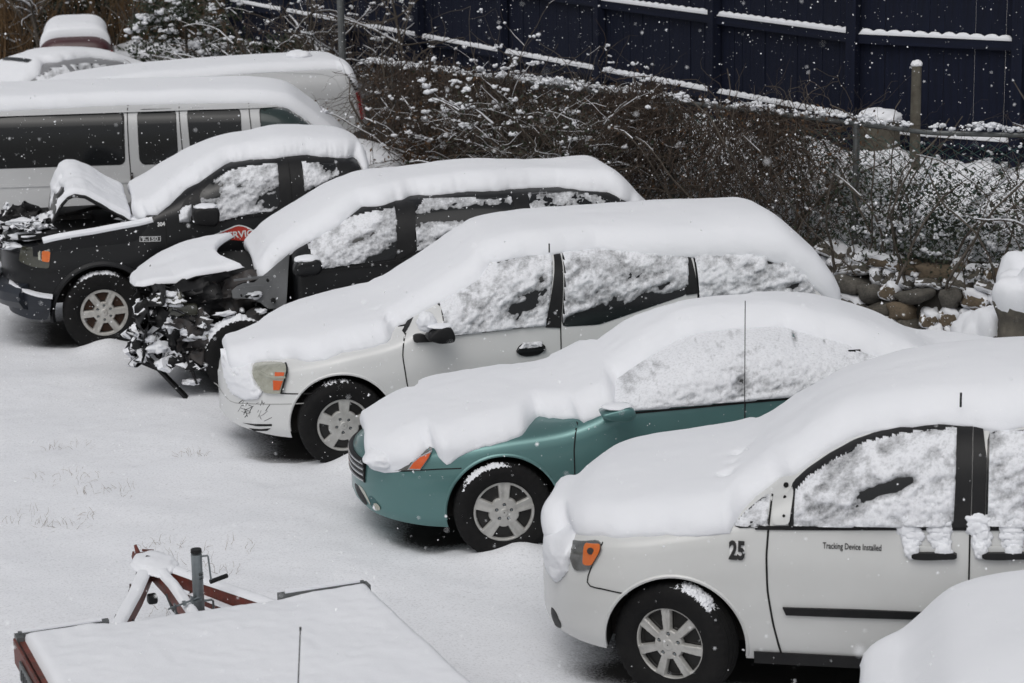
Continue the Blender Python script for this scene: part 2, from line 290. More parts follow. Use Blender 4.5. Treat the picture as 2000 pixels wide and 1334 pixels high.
V['B'] = {'O': [-0.167, 15.249, 0.0], 'a': 6.0, 'W': 1.79, 'x': [-0.98, 3.85], 'T': 0.12, 'front': (0.95, 2.2), 'rear': (0.6, 2.6), 'm': 2.6, 'zt': [(-0.98, 0.56), (-0.93, 0.637), (-0.8, 0.676), (-0.5, 0.79), (0, 0.879), (0.4, 0.931), (0.75, 1.07), (1.1, 1.291), (1.5, 1.4), (1.9, 1.414), (2.3, 1.373), (2.8, 1.227), (3.2, 1.044), (3.6, 1.009), (3.78, 0.979), (3.85, 0.7)], 'zb': [(-0.98, 0.5), (-0.6, 0.66), (-0.2, 0.78), (0.3, 0.88), (0.85, 0.975), (2, 1.03), (3, 1.0), (3.85, 0.65)], 'z0': [(-0.98, 0.3), (-0.8, 0.24), (-0.42, 0.22), (0.5, 0.22), (3, 0.22), (3.85, 0.34)], 'n': [(-0.98, 2.1), (0.5, 2.2), (0.9, 2.8), (1.5, 3.4), (2.3, 3.2), (3, 2.4), (3.85, 2.2)], 'k': [(-0.98, 0.03), (0.5, 0.04), (1, 0.12), (1.6, 0.17), (2.4, 0.17), (3.1, 0.06), (3.85, 0.04)], 'f': {'snow': [(-0.895, 0.846), (-0.888, 0.552), (-0.836, 0.546), (-0.769, 0.547), (-0.673, 0.585), (-0.638, 0.623), (-0.5, 0.74), (-0.46, 0.764), (-0.432, 0.75), (-0.417, 0.701), (-0.364, 0.66), (-0.258, 0.733), (-0.145, 0.772), (0.072, 0.821), (0.143, 0.828), (0.243, 0.87), (0.442, 0.9), (0.524, 0.918), (0.556, 0.904), (0.616, 0.937), (0.698, 0.961), (0.787, 1.059), (0.905, 1.145)], 'wsnow': [(0.782, 1.099), (0.871, 1.192), (0.96, 1.249), (1.101, 1.329), (1.314, 1.406), (1.526, 1.446), (1.81, 1.448), (2.024, 1.425), (2.397, 1.331), (2.596, 1.266), (2.785, 1.188), (2.495, 1.005), (1.934, 1.028), (1.64, 1.013), (1.237, 0.997), (0.864, 0.979), (0.754, 0.986)], 'seam1': [(0.533, 0.928), (0.494, 0.869), (0.477, 0.736), (0.478, 0.551), (0.496, 0.354)], 'seam2': [(1.64, 1.013), (1.635, 0.959), (1.627, 0.611), (1.639, 0.391)], 'pill': [(1.632, 1.27), (1.708, 1.268), (1.661, 1.019), (1.599, 1.015)], 'belt': [(0.806, 0.967), (1.237, 0.987), (1.64, 1.007), (2.003, 1.021), (2.711, 1.044)], 'lamp': [(-0.629, 0.613), (-0.596, 0.664), (-0.545, 0.706), (-0.46, 0.745), (-0.467, 0.736), (-0.547, 0.622)], 'hl': [(-0.768, 0.582), (-0.694, 0.668), (-0.549, 0.743), (-0.446, 0.768), (-0.46, 0.745), (-0.55, 0.621)], 'bseam': [(-0.72, 0.585), (-0.673, 0.592), (-0.544, 0.618), (-0.427, 0.635), (-0.276, 0.645)], 'fog': [(-0.883, 0.358), (-0.867, 0.37), (-0.841, 0.355), (-0.813, 0.313), (-0.81, 0.287), (-0.83, 0.267), (-0.859, 0.281), (-0.881, 0.317)], 'fogl': [(-0.855, 0.318), (-0.835, 0.331), (-0.813, 0.313), (-0.81, 0.291), (-0.83, 0.272), (-0.849, 0.286)], 'intake': [(-0.966, 0.382), (-0.952, 0.391), (-0.925, 0.368), (-0.891, 0.299), (-0.888, 0.279), (-0.914, 0.276), (-0.945, 0.306), (-0.964, 0.341)], 'arch': [(0.056, 0.725), (-0.41, 0.216), (0.389, 0.33)], 'crease': [(0.318, 0.756), (0.559, 0.785), (0.842, 0.824), (1.268, 0.858), (2.281, 0.995)], 'mirror': [(0.672, 0.992), (0.711, 0.963), (0.818, 0.945), (0.861, 0.96), (0.862, 1.011), (0.827, 1.024)], 'grille': [(-0.969, 0.761), (-0.938, 0.833), (-0.895, 0.846), (-0.86, 0.83), (-0.847, 0.77), (-0.884, 0.61), (-0.934, 0.544)], 'hoodedge': [(-0.895, 0.882), (-0.859, 0.8), (-0.825, 0.758), (-0.791, 0.709), (-0.72, 0.742)], 'tealv': [(-0.878, 0.59), (-0.856, 0.632), (-0.884, 0.587), (-0.896, 0.551), (-0.868, 0.531), (-0.822, 0.528)]}}
V['C'] = {'O': [-1.481, 17.563, 0.0], 'a': 11.0, 'W': 1.95, 'x': [-0.88, 4.12], 'T': 0.12, 'front': (1.0, 2.0), 'rear': (0.45, 3.4), 'zt': [(-0.87, 0.6), (-0.82, 0.721), (-0.7, 0.745), (-0.4, 0.83), (0, 0.93), (0.4, 1.015), (0.7, 1.18), (1.0, 1.363), (1.3, 1.54), (1.55, 1.581), (2.2, 1.601), (3.0, 1.607), (3.5, 1.604), (3.8, 1.406), (4.0, 1.107), (4.12, 0.8)], 'zb': [(-0.98, 0.55), (-0.6, 0.72), (-0.2, 0.83), (0.3, 0.92), (0.8, 0.975), (1.65, 1.0), (4.12, 1.02)], 'z0': [(-0.98, 0.34), (-0.75, 0.25), (-0.37, 0.22), (0.5, 0.23), (3.5, 0.25), (4.12, 0.34)], 'n': [(-0.98, 2.2), (0.4, 2.3), (0.9, 3.4), (1.5, 5), (4.12, 4)], 'k': [(-0.98, 0.02), (0.4, 0.03), (1, 0.1), (1.6, 0.13), (4.12, 0.14)], 'f': {'snow': [(-0.717, 0.862), (-0.683, 0.832), (-0.64, 0.802), (-0.491, 0.787), (-0.385, 0.808), (-0.343, 0.817), (-0.269, 0.812), (-0.118, 0.83), (0.025, 0.873), (0.271, 0.908), (0.381, 0.938), (0.459, 1.013), (0.521, 1.031), (0.716, 1.176), (0.922, 1.329), (1.118, 1.502), (1.267, 1.496), (1.534, 1.534), (1.778, 1.55), (2.095, 1.559), (2.471, 1.564), (2.664, 1.569)], 'snow2': [(2.673, 1.771), (3.094, 1.765), (3.519, 1.681), (3.777, 1.521), (3.953, 1.259), (4.064, 1.083)], 'glass': [(0.808, 1.194), (0.994, 1.319), (1.124, 1.402), (1.25, 1.467), (1.523, 1.518), (1.709, 1.529), (1.596, 1.011), (1.342, 1.002), (0.846, 0.976), (0.795, 1.09)], 'pillar': [(1.729, 1.533), (1.779, 1.537), (1.713, 0.99), (1.592, 1.001)], 'glass2': [(1.79, 1.531), (2.231, 1.549), (2.793, 1.551), (2.735, 1.183), (2.308, 1.072), (2.017, 0.995), (1.721, 0.997)], 'pillar2': [(2.724, 1.456), (2.8, 1.459), (2.827, 1.19), (2.727, 1.18)], 'glass3': [(2.82, 1.491), (3.261, 1.527), (3.54, 1.488), (3.697, 1.384), (3.784, 1.132), (3.773, 1.025), (2.816, 1.002)], 'frameblk': [(0.795, 1.181), (0.807, 1.203), (0.901, 1.265), (0.999, 1.328)], 'wiper': [(0.501, 1.006), (0.674, 1.165), (0.94, 1.347), (1.118, 1.511)], 'hl': [(-0.638, 0.744), (-0.57, 0.763), (-0.479, 0.784), (-0.4, 0.794), (-0.394, 0.78), (-0.424, 0.695), (-0.458, 0.583), (-0.579, 0.572), (-0.624, 0.634), (-0.655, 0.695)], 'amb1': [(-0.491, 0.738), (-0.424, 0.746), (-0.437, 0.697), (-0.498, 0.694)], 'amb2': [(-0.509, 0.678), (-0.439, 0.682), (-0.467, 0.611), (-0.511, 0.606)], 'bseam': [(-0.459, 0.579), (-0.339, 0.585), (-0.229, 0.592)], 'bseam2': [(-0.912, 0.498), (-0.816, 0.423), (-0.673, 0.462), (-0.509, 0.489), (-0.342, 0.508), (-0.275, 0.515)], 'slot1': [(-0.735, 0.285), (-0.646, 0.303), (-0.529, 0.325), (-0.53, 0.308), (-0.646, 0.285)], 'slot2': [(-0.695, 0.251), (-0.614, 0.265), (-0.54, 0.287), (-0.565, 0.259), (-0.655, 0.237)], 'crease': [(-0.402, 0.732), (-0.159, 0.767), (0.189, 0.8), (0.472, 0.81)], 'crease2': [(0.476, 0.822), (0.722, 0.831), (1.081, 0.844), (1.442, 0.852), (1.707, 0.867)], 'arch': [(0.042, 0.687), (-0.349, 0.171), (0.459, 0.442)], 'seam1': [(0.611, 1.101), (0.556, 1.063), (0.489, 0.968), (0.471, 0.854), (0.493, 0.65), (0.514, 0.531)], 'seam2': [(1.776, 1.527), (1.712, 0.99), (1.709, 0.867), (1.701, 0.633)], 'fseam': [(0.476, 1.023), (0.539, 1.044)], 'mbase': [(0.557, 1.001), (0.619, 1.013), (0.729, 0.97), (0.719, 0.948), (0.559, 0.951)], 'mirror': [(0.619, 1.013), (0.671, 1.059), (0.733, 1.109), (0.83, 1.093), (0.855, 1.023), (0.851, 0.975), (0.729, 0.97)], 'handle': [(1.352, 0.845), (1.399, 0.889), (1.499, 0.897), (1.58, 0.871), (1.591, 0.839), (1.53, 0.793), (1.43, 0.787), (1.367, 0.804)], 'scuff': [(-0.77, 0.412), (-0.757, 0.322), (-0.678, 0.319), (-0.562, 0.392), (-0.575, 0.482)]}}
V['D'] = {'O': [-2.473, 19.715, 0.0], 'a': 11.0, 'W': 1.92, 'x': [-0.55, 3.85], 'T': 0.12, 'front': (0.3, 3.0), 'rear': (0.45, 3.4), 'zt': [(-0.55, 0.85), (-0.2, 0.95), (0.15, 1.02), (0.35, 1.195), (0.65, 1.381), (1.0, 1.561), (1.3, 1.634), (1.55, 1.646), (2.2, 1.68), (2.8, 1.652), (3.3, 1.656), (3.6, 1.42), (3.8, 1.1), (3.85, 0.8)], 'zb': [(-0.55, 0.7), (0, 0.85), (0.35, 0.93), (0.8, 1.0), (1.7, 1.03), (4.15, 1.1)], 'z0': [(-0.55, 0.45), (0.2, 0.26), (4.15, 0.3)], 'n': [(-0.55, 2.4), (0.4, 2.6), (0.9, 3.4), (1.5, 5), (4.15, 4)], 'k': [(-0.55, 0.03), (0.4, 0.03), (1, 0.1), (1.6, 0.13), (4.15, 0.14)], 'f': {'snow': [(0.059, 0.967), (0.099, 1.011), (0.225, 1.147), (0.426, 1.224), (0.539, 1.303), (0.955, 1.527), (1.34, 1.583), (1.405, 1.595), (1.461, 1.588), (1.561, 1.621), (1.961, 1.631), (2.551, 1.633), (3.003, 1.616), (3.29, 1.579), (3.441, 1.487)], 'frame': [(0.526, 1.259), (0.544, 1.301), (0.954, 1.525), (1.357, 1.579), (1.553, 1.592), (1.508, 1.093), (0.677, 1.061), (0.383, 1.052), (0.379, 1.093)], 'glass': [(0.589, 1.268), (0.759, 1.372), (0.926, 1.46), (1.125, 1.515), (1.376, 1.549), (1.34, 1.142), (0.978, 1.113), (0.678, 1.084), (0.643, 1.138)], 'pillar': [(1.391, 1.582), (1.549, 1.583), (1.509, 1.201), (1.343, 1.122)], 'glass2': [(1.526, 1.509), (1.645, 1.598), (2.412, 1.586), (2.385, 1.472), (1.893, 1.269), (1.514, 1.191)], 'glass2b': [(1.639, 1.598), (2.029, 1.608), (2.356, 1.604), (2.412, 1.586), (2.407, 1.574), (1.638, 1.581)], 'glass3': [(2.569, 1.603), (2.983, 1.59), (3.177, 1.563), (3.321, 1.495), (3.288, 1.235), (2.505, 1.276)], 'pillar2': [(2.428, 1.61), (2.564, 1.61), (2.505, 1.276), (2.372, 1.283)], 'seam1': [(1.47, 1.613), (1.455, 1.574), (1.41, 1.138)], 'doorf': [(0.379, 1.093), (0.378, 0.998), (0.376, 0.804)], 'belt': [(0.383, 1.048), (0.677, 1.069), (1.339, 1.119), (1.51, 1.133)], 'mirror': [(0.436, 1.18), (0.477, 1.21), (0.635, 1.225), (0.675, 1.2), (0.675, 1.118), (0.639, 1.086), (0.444, 1.083), (0.42, 1.103)], 'inner': [(0.13, 0.979), (0.232, 1.085), (0.416, 1.201), (0.37, 0.804), (0.244, 0.733), (0.074, 0.838), (-0.078, 0.88), (-0.183, 0.914), (-0.154, 0.943), (-0.044, 0.958)], 'inner2': [(0.118, 0.985), (0.232, 1.066), (0.428, 1.228), (0.375, 0.764), (0.234, 0.757), (0.197, 0.778), (0.16, 0.814), (0.074, 0.847), (-0.072, 0.862), (-0.078, 0.926), (-0.036, 0.956), (0.027, 0.983)], 'hood': [(-0.884, 1.006), (-0.821, 1.084), (-0.718, 1.169), (-0.616, 1.234), (-0.465, 1.286), (-0.265, 1.336), (-0.115, 1.353), (-0.006, 1.352), (-0.007, 1.337), (-0.078, 1.306), (-0.116, 1.247), (-0.104, 1.185), (-0.056, 1.141), (0.002, 1.097), (0.061, 1.074), (-0.08, 1.046), (-0.36, 1.021), (-0.532, 0.965), (-0.649, 0.982), (-0.729, 0.967), (-0.83, 0.917), (-0.887, 0.966)]}, 'hood': [[[-0.889, -0.62, 0.993], [-0.816, -0.62, 0.984], [-0.732, -0.62, 0.997], [-0.536, -0.62, 0.994], [-0.367, -0.62, 1.047], [-0.089, -0.62, 1.072], [0.054, -0.62, 1.1]], [[-0.842, 0.62, 0.811], [-0.793, 0.62, 0.875], [-0.682, 0.62, 0.959], [-0.576, 0.62, 1.024], [-0.416, 0.62, 1.082], [-0.204, 0.62, 1.132], [0.068, 0.62, 1.155]]]}
V['E'] = {'O': [-4.005, 21.61, 0.0], 'a': 11.0, 'W': 1.95, 'x': [-0.95, 4.6], 'T': 0.12, 'front': (0.6, 2.8), 'rear': (0.2, 4), 'm': 3.2, 'zt': [(-0.95, 0.95), (-0.88, 1.08), (-0.5, 1.13), (0, 1.17), (0.45, 1.291), (0.7, 1.455), (1.0, 1.616), (1.3, 1.706), (1.5, 1.731), (1.8, 1.774), (2.5, 1.603), (2.65, 1.6), (2.78, 1.25), (4.6, 1.22)], 'zb': [(-0.95, 0.9), (-0.5, 1.05), (0, 1.1), (0.5, 1.16), (1.15, 1.2), (2.6, 1.2), (4.6, 1.18)], 'z0': [(-0.95, 0.45), (-0.5, 0.42), (0, 0.42), (4.6, 0.45)], 'n': [(-0.95, 5), (0.3, 4), (0.7, 3.2), (1.4, 5), (2.6, 5), (2.8, 6), (4.6, 6)], 'k': [(-0.95, 0.01), (0.4, 0.02), (1, 0.08), (1.6, 0.14), (2.6, 0.14), (2.8, 0.01), (4.6, 0.01)], 'f': {'snow': [(0.192, 1.306), (0.415, 1.236), (0.546, 1.24), (0.751, 1.404), (1.028, 1.604), (1.108, 1.634), (1.283, 1.676), (1.608, 1.693), (1.803, 1.711), (2.011, 1.71), (2.41, 1.701), (2.528, 1.666)], 'frame': [(0.716, 1.234), (0.803, 1.374), (1.011, 1.539), (1.241, 1.66), (1.721, 1.694), (1.803, 1.711), (2.41, 1.701), (2.466, 1.56), (2.146, 1.275), (1.557, 1.191), (0.722, 1.177)], 'glass': [(0.951, 1.442), (1.085, 1.541), (1.268, 1.623), (1.484, 1.653), (1.704, 1.66), (1.692, 1.298), (1.628, 1.244), (1.366, 1.22), (1.094, 1.168), (0.951, 1.175), (0.942, 1.336)], 'glass2': [(1.921, 1.667), (2.27, 1.632), (2.272, 1.54), (2.164, 1.497), (1.924, 1.399)], 'seam1': [(0.609, 1.202), (0.616, 1.088), (0.594, 0.781)], 'seam2': [(1.807, 1.689), (1.811, 1.367), (1.804, 1.102)], 'mirror': [(0.856, 1.339), (0.915, 1.364), (1.087, 1.357), (1.111, 1.328), (1.096, 1.196), (1.056, 1.175), (0.866, 1.198)], 'tri': [(0.73, 1.215), (0.759, 1.306), (0.809, 1.331), (0.866, 1.338), (0.85, 1.186), (0.732, 1.186)], 'belt': [(0.95, 1.162), (1.093, 1.158), (1.269, 1.206), (1.559, 1.219), (1.697, 1.26)], 'fendtop': [(-0.519, 1.055), (-0.435, 1.074), (-0.246, 1.099), (-0.057, 1.118), (0.134, 1.145), (0.278, 1.165), (0.361, 1.171), (0.499, 1.203)], 'hl': [(-0.699, 1.063), (-0.661, 1.051), (-0.562, 1.027), (-0.52, 1.022), (-0.478, 1.013), (-0.454, 0.97), (-0.482, 0.821), (-0.633, 0.837), (-0.757, 0.882), (-0.739, 0.964)], 'amber': [(-0.535, 0.985), (-0.46, 0.977), (-0.474, 0.878), (-0.545, 0.89)], 'chrome': [(-0.571, 1.019), (-0.55, 1.014), (-0.553, 0.899), (-0.574, 0.904)], 'bump': [(-0.859, 0.66), (-0.733, 0.611), (-0.609, 0.569), (-0.475, 0.546), (-0.495, 0.43), (-0.523, 0.332), (-0.684, 0.339), (-0.88, 0.385)], 'bsnow': [(-0.859, 0.66), (-0.791, 0.637), (-0.691, 0.597), (-0.583, 0.567), (-0.466, 0.548)], 'arch': [(0.043, 0.851), (-0.381, 0.423), (0.326, 0.568)], 'badge': [(0.366, 1.072), (0.563, 1.068), (0.56, 1.019), (0.363, 1.022)], 'badge2': [(0.394, 1.086), (0.522, 1.08)], 'n304': [(0.547, 1.178), (0.6, 1.177)], 'decal': [(1.016, 1.034), (1.289, 1.134), (1.374, 1.108), (1.499, 1.022), (1.424, 0.969), (1.023, 1.028)], 'dectext': [(1.146, 1.044), (1.356, 1.044)], 'lowblk': [(-0.82, 0.84), (-0.758, 0.878), (-0.633, 0.833), (-0.458, 0.809), (-0.349, 0.795), (-0.394, 0.75), (-0.58, 0.747), (-0.681, 0.757)]}, 'hood': [[[-0.426, -0.68, 1.21], [-0.392, -0.68, 1.279], [-0.333, -0.68, 1.377], [-0.268, -0.68, 1.444], [-0.206, -0.68, 1.465], [-0.109, -0.68, 1.447], [0.0, -0.68, 1.375], [0.147, -0.68, 1.282], [0.298, -0.68, 1.186]], [[-0.466, 0.62, 1.144], [-0.426, 0.62, 1.339], [-0.371, 0.62, 1.443], [-0.319, 0.62, 1.519], [-0.268, 0.62, 1.555], [-0.205, 0.62, 1.552], [-0.088, 0.62, 1.495], [0.066, 0.62, 1.389], [0.254, 0.62, 1.288]]]}
V['F'] = {'O': [-4.5, 24.5, 0.0], 'a': 5.0, 'W': 2.0, 'x': [-2.6, 3.5], 'T': 0.12, 'front': (0.15, 4), 'rear': (0.6, 2.4), 'm': 4, 'zt': [(-2.6, 1.95), (-2.5, 2.0), (-1, 1.965), (1.5, 1.945), (1.8, 1.928), (2.05, 1.881), (2.3, 1.72), (2.6, 1.455), (2.8, 1.233), (3.0, 1.177), (3.25, 1.086), (3.4, 0.944), (3.5, 0.6)], 'zb': [(-2.6, 1.2), (2.0, 1.2), (2.7, 1.13), (3.3, 0.95), (4.0, 0.6)], 'z0': [(-2.6, 0.35), (3.5, 0.35)], 'n': [(-2.6, 8), (1.8, 8), (2.4, 4), (3, 2.4), (4, 2.2)], 'k': [(-2.6, 0.07), (1.8, 0.07), (2.8, 0.05), (4, 0.03)], 'f': {'snow': [(-1.44, 1.892), (-0.914, 1.899), (0.148, 1.917), (0.943, 1.925), (2.245, 1.885), (2.287, 1.84), (2.522, 1.65), (2.736, 1.465), (2.843, 1.35), (3.173, 1.272), (3.394, 1.209)], 'w1': [(-1.54, 1.834), (-0.908, 1.853), (-0.272, 1.873), (0.347, 1.875), (0.386, 1.846), (0.376, 1.352), (0.348, 1.32), (-0.292, 1.32), (-0.93, 1.319), (-1.565, 1.318)], 'w2': [(0.519, 1.866), (0.555, 1.883), (0.894, 1.879), (0.927, 1.855), (0.932, 1.42), (0.894, 1.313), (0.551, 1.314), (0.521, 1.358)], 'w3': [(1.039, 1.857), (1.066, 1.879), (1.572, 1.873), (1.605, 1.844), (1.614, 1.398), (1.61, 1.29), (1.066, 1.308)], 'w4': [(1.798, 1.854), (1.83, 1.862), (2.09, 1.84), (2.188, 1.832), (2.306, 1.745), (2.443, 1.596), (2.464, 1.562), (1.813, 1.628)], 'seam1': [(0.416, 1.919), (0.418, 1.436), (0.429, 1.114), (0.408, 0.455)], 'seam2': [(0.955, 1.918), (0.977, 1.472), (0.978, 1.257)], 'seam3': [(1.689, 1.902), (1.711, 1.637), (1.71, 1.233)], 'crease': [(-1.47, 1.134), (-0.94, 1.137), (-0.409, 1.136), (0.286, 1.145), (0.822, 1.154)], 'crease2': [(-1.496, 0.715), (-0.966, 0.712), (-0.566, 0.715)], 'hinge': [(0.429, 1.232), (0.451, 1.231), (0.447, 1.167), (0.426, 1.167)], 'bottom': [(-0.993, 0.402), (-0.457, 0.405)]}}
V['G'] = {'O': [-3.9, 27.6, 0.0], 'a': 17.0, 'W': 2.0, 'x': [-2.4, 2.15], 'T': 0.085, 'front': (0.6, 2.4), 'rear': (0.35, 3.2), 'm': 4, 'zt': [(-2.4, 1.0), (-1.9, 1.56), (-1.4, 1.78), (-0.5, 1.86), (1.0, 1.89), (1.8, 1.89), (2.05, 1.87), (2.12, 1.7), (2.15, 1.0)], 'zb': [(-2.4, 0.9), (-1.5, 1.2), (2.45, 1.2)], 'z0': [(-2.4, 0.35), (2.45, 0.4)], 'n': [(-2.4, 4), (2.0, 8), (2.45, 5)], 'k': [(-2.4, 0.07), (2.45, 0.09)], 'f': {'snow': [(-1.895, 1.85), (-0.249, 1.848), (0.566, 1.88), (1.867, 1.876), (1.954, 1.796), (2.051, 1.602)], 'panel': [(0.562, 1.864), (0.929, 1.866), (1.575, 1.83), (1.699, 1.806), (1.768, 1.762), (1.816, 1.595), (1.848, 1.337), (1.792, 1.279), (1.512, 1.277), (1.262, 1.31), (1.031, 1.64)], 'tail': [(1.898, 1.598), (2.088, 1.562), (2.122, 1.409), (2.136, 1.243), (1.951, 1.273), (1.923, 1.435)], 'louv': [(1.918, 1.861), (2.006, 1.806), (2.082, 1.569), (1.922, 1.591)], 'seam': [(1.951, 1.267), (1.963, 1.082), (1.955, 0.847)]}}
V['J'] = {'O': [2.58, 10.35, 0.0], 'a': -11.0, 'W': 1.85, 'x': [-0.9, 4.2], 'T': 0.13, 'front': (0.8, 2.3), 'rear': (0.5, 3.2), 'zt': [(-0.9, 0.55), (-0.84, 0.582), (-0.7, 0.608), (-0.4, 0.822), (0, 0.923), (0.5, 1.047), (0.9, 1.3), (1.4, 1.5), (2.3, 1.55), (3.4, 1.5), (4.2, 0.9)], 'zb': [(-0.9, 0.5), (-0.3, 0.8), (0.6, 0.95), (4.2, 1.05)], 'z0': [(-0.9, 0.34), (-0.34, 0.25), (3.6, 0.28), (4.2, 0.36)], 'n': [(-0.9, 2.2), (0.5, 2.4), (1.2, 4), (4.2, 4)], 'k': [(-0.9, 0.02), (0.6, 0.05), (1.2, 0.12), (4.2, 0.12)], 'f': {}}
V['H'] = {'O': [-8.1, 32.8, 0.0], 'a': 48.0, 'W': 1.8, 'x': [-0.9, 3.9], 'T': 0.09, 'front': (0.8, 2.3), 'rear': (0.6, 2.6), 'zt': [(-0.9, 0.6), (-0.6, 0.85), (0, 0.95), (0.5, 1.0), (1.0, 1.22), (1.35, 1.36), (1.9, 1.42), (2.5, 1.38), (3.0, 1.2), (3.3, 1.06), (3.9, 0.8)], 'zb': [(-0.9, 0.55), (0.6, 0.93), (3.3, 1.0), (3.9, 0.7)], 'z0': [(-0.9, 0.34), (-0.34, 0.25), (3.6, 0.28), (3.9, 0.36)], 'n': [(-0.9, 2.2), (0.5, 2.4), (1.2, 3.6), (3.0, 3), (3.9, 2.4)], 'k': [(-0.9, 0.02), (0.6, 0.05), (1.2, 0.14), (2.6, 0.16), (3.9, 0.05)], 'f': {}}
# ---------------------------------------------------------------- vehicle builders
def sdf_poly(X, Z, poly):
    """signed distance to a polygon, positive inside"""
    P = np.array(poly, float); d = np.full(X.shape, 1e9); ins = np.zeros(X.shape, bool)
    for i in range(len(P)):
        a, b = P[i], P[(i + 1) % len(P)]; e = b - a
        t = np.clip(((X - a[0]) * e[0] + (Z - a[1]) * e[1]) / max(e @ e, 1e-9), 0, 1)
        d = np.minimum(d, np.hypot(X - a[0] - t * e[0], Z - a[1] - t * e[1]))
        c = (a[1] > Z) != (b[1] > Z)
        with np.errstate(divide='ignore', invalid='ignore'): ins ^= c & (X < (b[0] - a[0]) * (Z - a[1]) / (b[1] - a[1] + 1e-12) + a[0])
    return np.where(ins, d, -d)
def resample(poly, step, closed=True, soft=0):
    P = [Vector(p) for p in poly]; out = []
    n = len(P); rng = range(n if closed else n - 1)
    for i in rng:
        a, b = P[i], P[(i + 1) % n]; k = max(1, int((b - a).length / step))
        for j in range(k): out.append(a.lerp(b, j / k))
    if not closed: out.append(P[-1])
    for _ in range(soft):
        m = len(out)
        out = [(out[i - 1] + out[i] * 2 + out[(i + 1) % m]) / 4 if (closed or 0 < i < m - 1) else out[i] for i in range(m)]
    return out
def patch(name, sh, poly, m, parent, off=.004, th=0, step=.035, soft=1, side=-1, fn=None):
    """a panel cut to an outline (x, z) that follows the body's side; th gives it thickness"""
    B = resample([p[:2] for p in poly], step, soft=soft)
    xs = [p.x for p in B]; zs = [p.y for p in B]; pts = list(B); n = len(B)
    gx, gz = np.meshgrid(np.arange(min(xs), max(xs), step * 1.3), np.arange(min(zs), max(zs), step * 1.3)); sd = sdf_poly(gx, gz, [(p.x, p.y) for p in B])
    pts += [Vector((a, b)) for a, b in zip(gx[sd > step * .6], gz[sd > step * .6])]
    v, _, f, ov, _, _ = delaunay_2d_cdt(pts, [(i, (i + 1) % n) for i in range(n)], [], 1, 1e-5)
    X = np.array([p.x for p in v]); Z = np.array([p.y for p in v]); Y = fn(X, Z) if fn else sh.half(X, Z)
    V = np.stack([X, side * (Y + off + th), Z], 1); F = []
    for t in f:
        a, b, c = [V[i] for i in t]; nn = np.cross(b - a, c - a)[1]
        F.append(tuple(t) if nn * side > 0 else tuple(t)[::-1])
    # skirt
    E = {}
    for t in F:
        for i in range(3):
            e = (t[i], t[(i + 1) % 3]); E[e] = E.get(e, 0) + 1
    k = len(V); V2 = V.copy(); V2[:, 1] = side * (Y - .008); bd = [e for e in E if (e[1], e[0]) not in E]
    ids = {}; VV = [tuple(p) for p in V]
    for e in bd:
        for q in e:
            if q not in ids: ids[q] = len(VV); VV.append(tuple(V2[q]))
        F.append((e[1], e[0], ids[e[0]], ids[e[1]]))
    return mesh_obj(name, VV, F, m, parent, True, sharp=40)
def ribbon(name, sh, path, w, m, parent, off=.0035, step=.03, th=0, soft=1, side=-1):
    P = resample([p[:2] for p in path], step, closed=False, soft=soft); V = []; F = []
    for i, p in enumerate(P):
        t = (P[min(i + 1, len(P) - 1)] - P[max(i - 1, 0)]).normalized(); n = Vector((-t.y, t.x))
        for s_, o in ((-1, -.006), (-1, off + th), (1, off + th), (1, -.006)):
            q = p + n * (w / 2 * s_); V.append((q.x, side * (float(sh.half(q.x, q.y)) + o), q.y))
    for i in range(len(P) - 1):
        for k in range(3): F.append((4*i + k, 4*i + k + 1, 4*i + k + 5, 4*i + k + 4))
    F += [(0, 1, 2, 3), tuple(4 * (len(P) - 1) + k for k in (3, 2, 1, 0))]
    bm = bmesh.new(); vs_ = [bm.verts.new(v) for v in V]
    for f in F: bm.faces.new([vs_[i] for i in f])
    bmesh.ops.recalc_face_normals(bm, faces=bm.faces); me = bpy.data.meshes.new(name); bm.to_mesh(me); bm.free(); me.materials.append(m)
    for p in me.polygons: p.use_smooth = False
    o = bpy.data.objects.new(name, me); COL.objects.link(o); o.parent = parent; return o
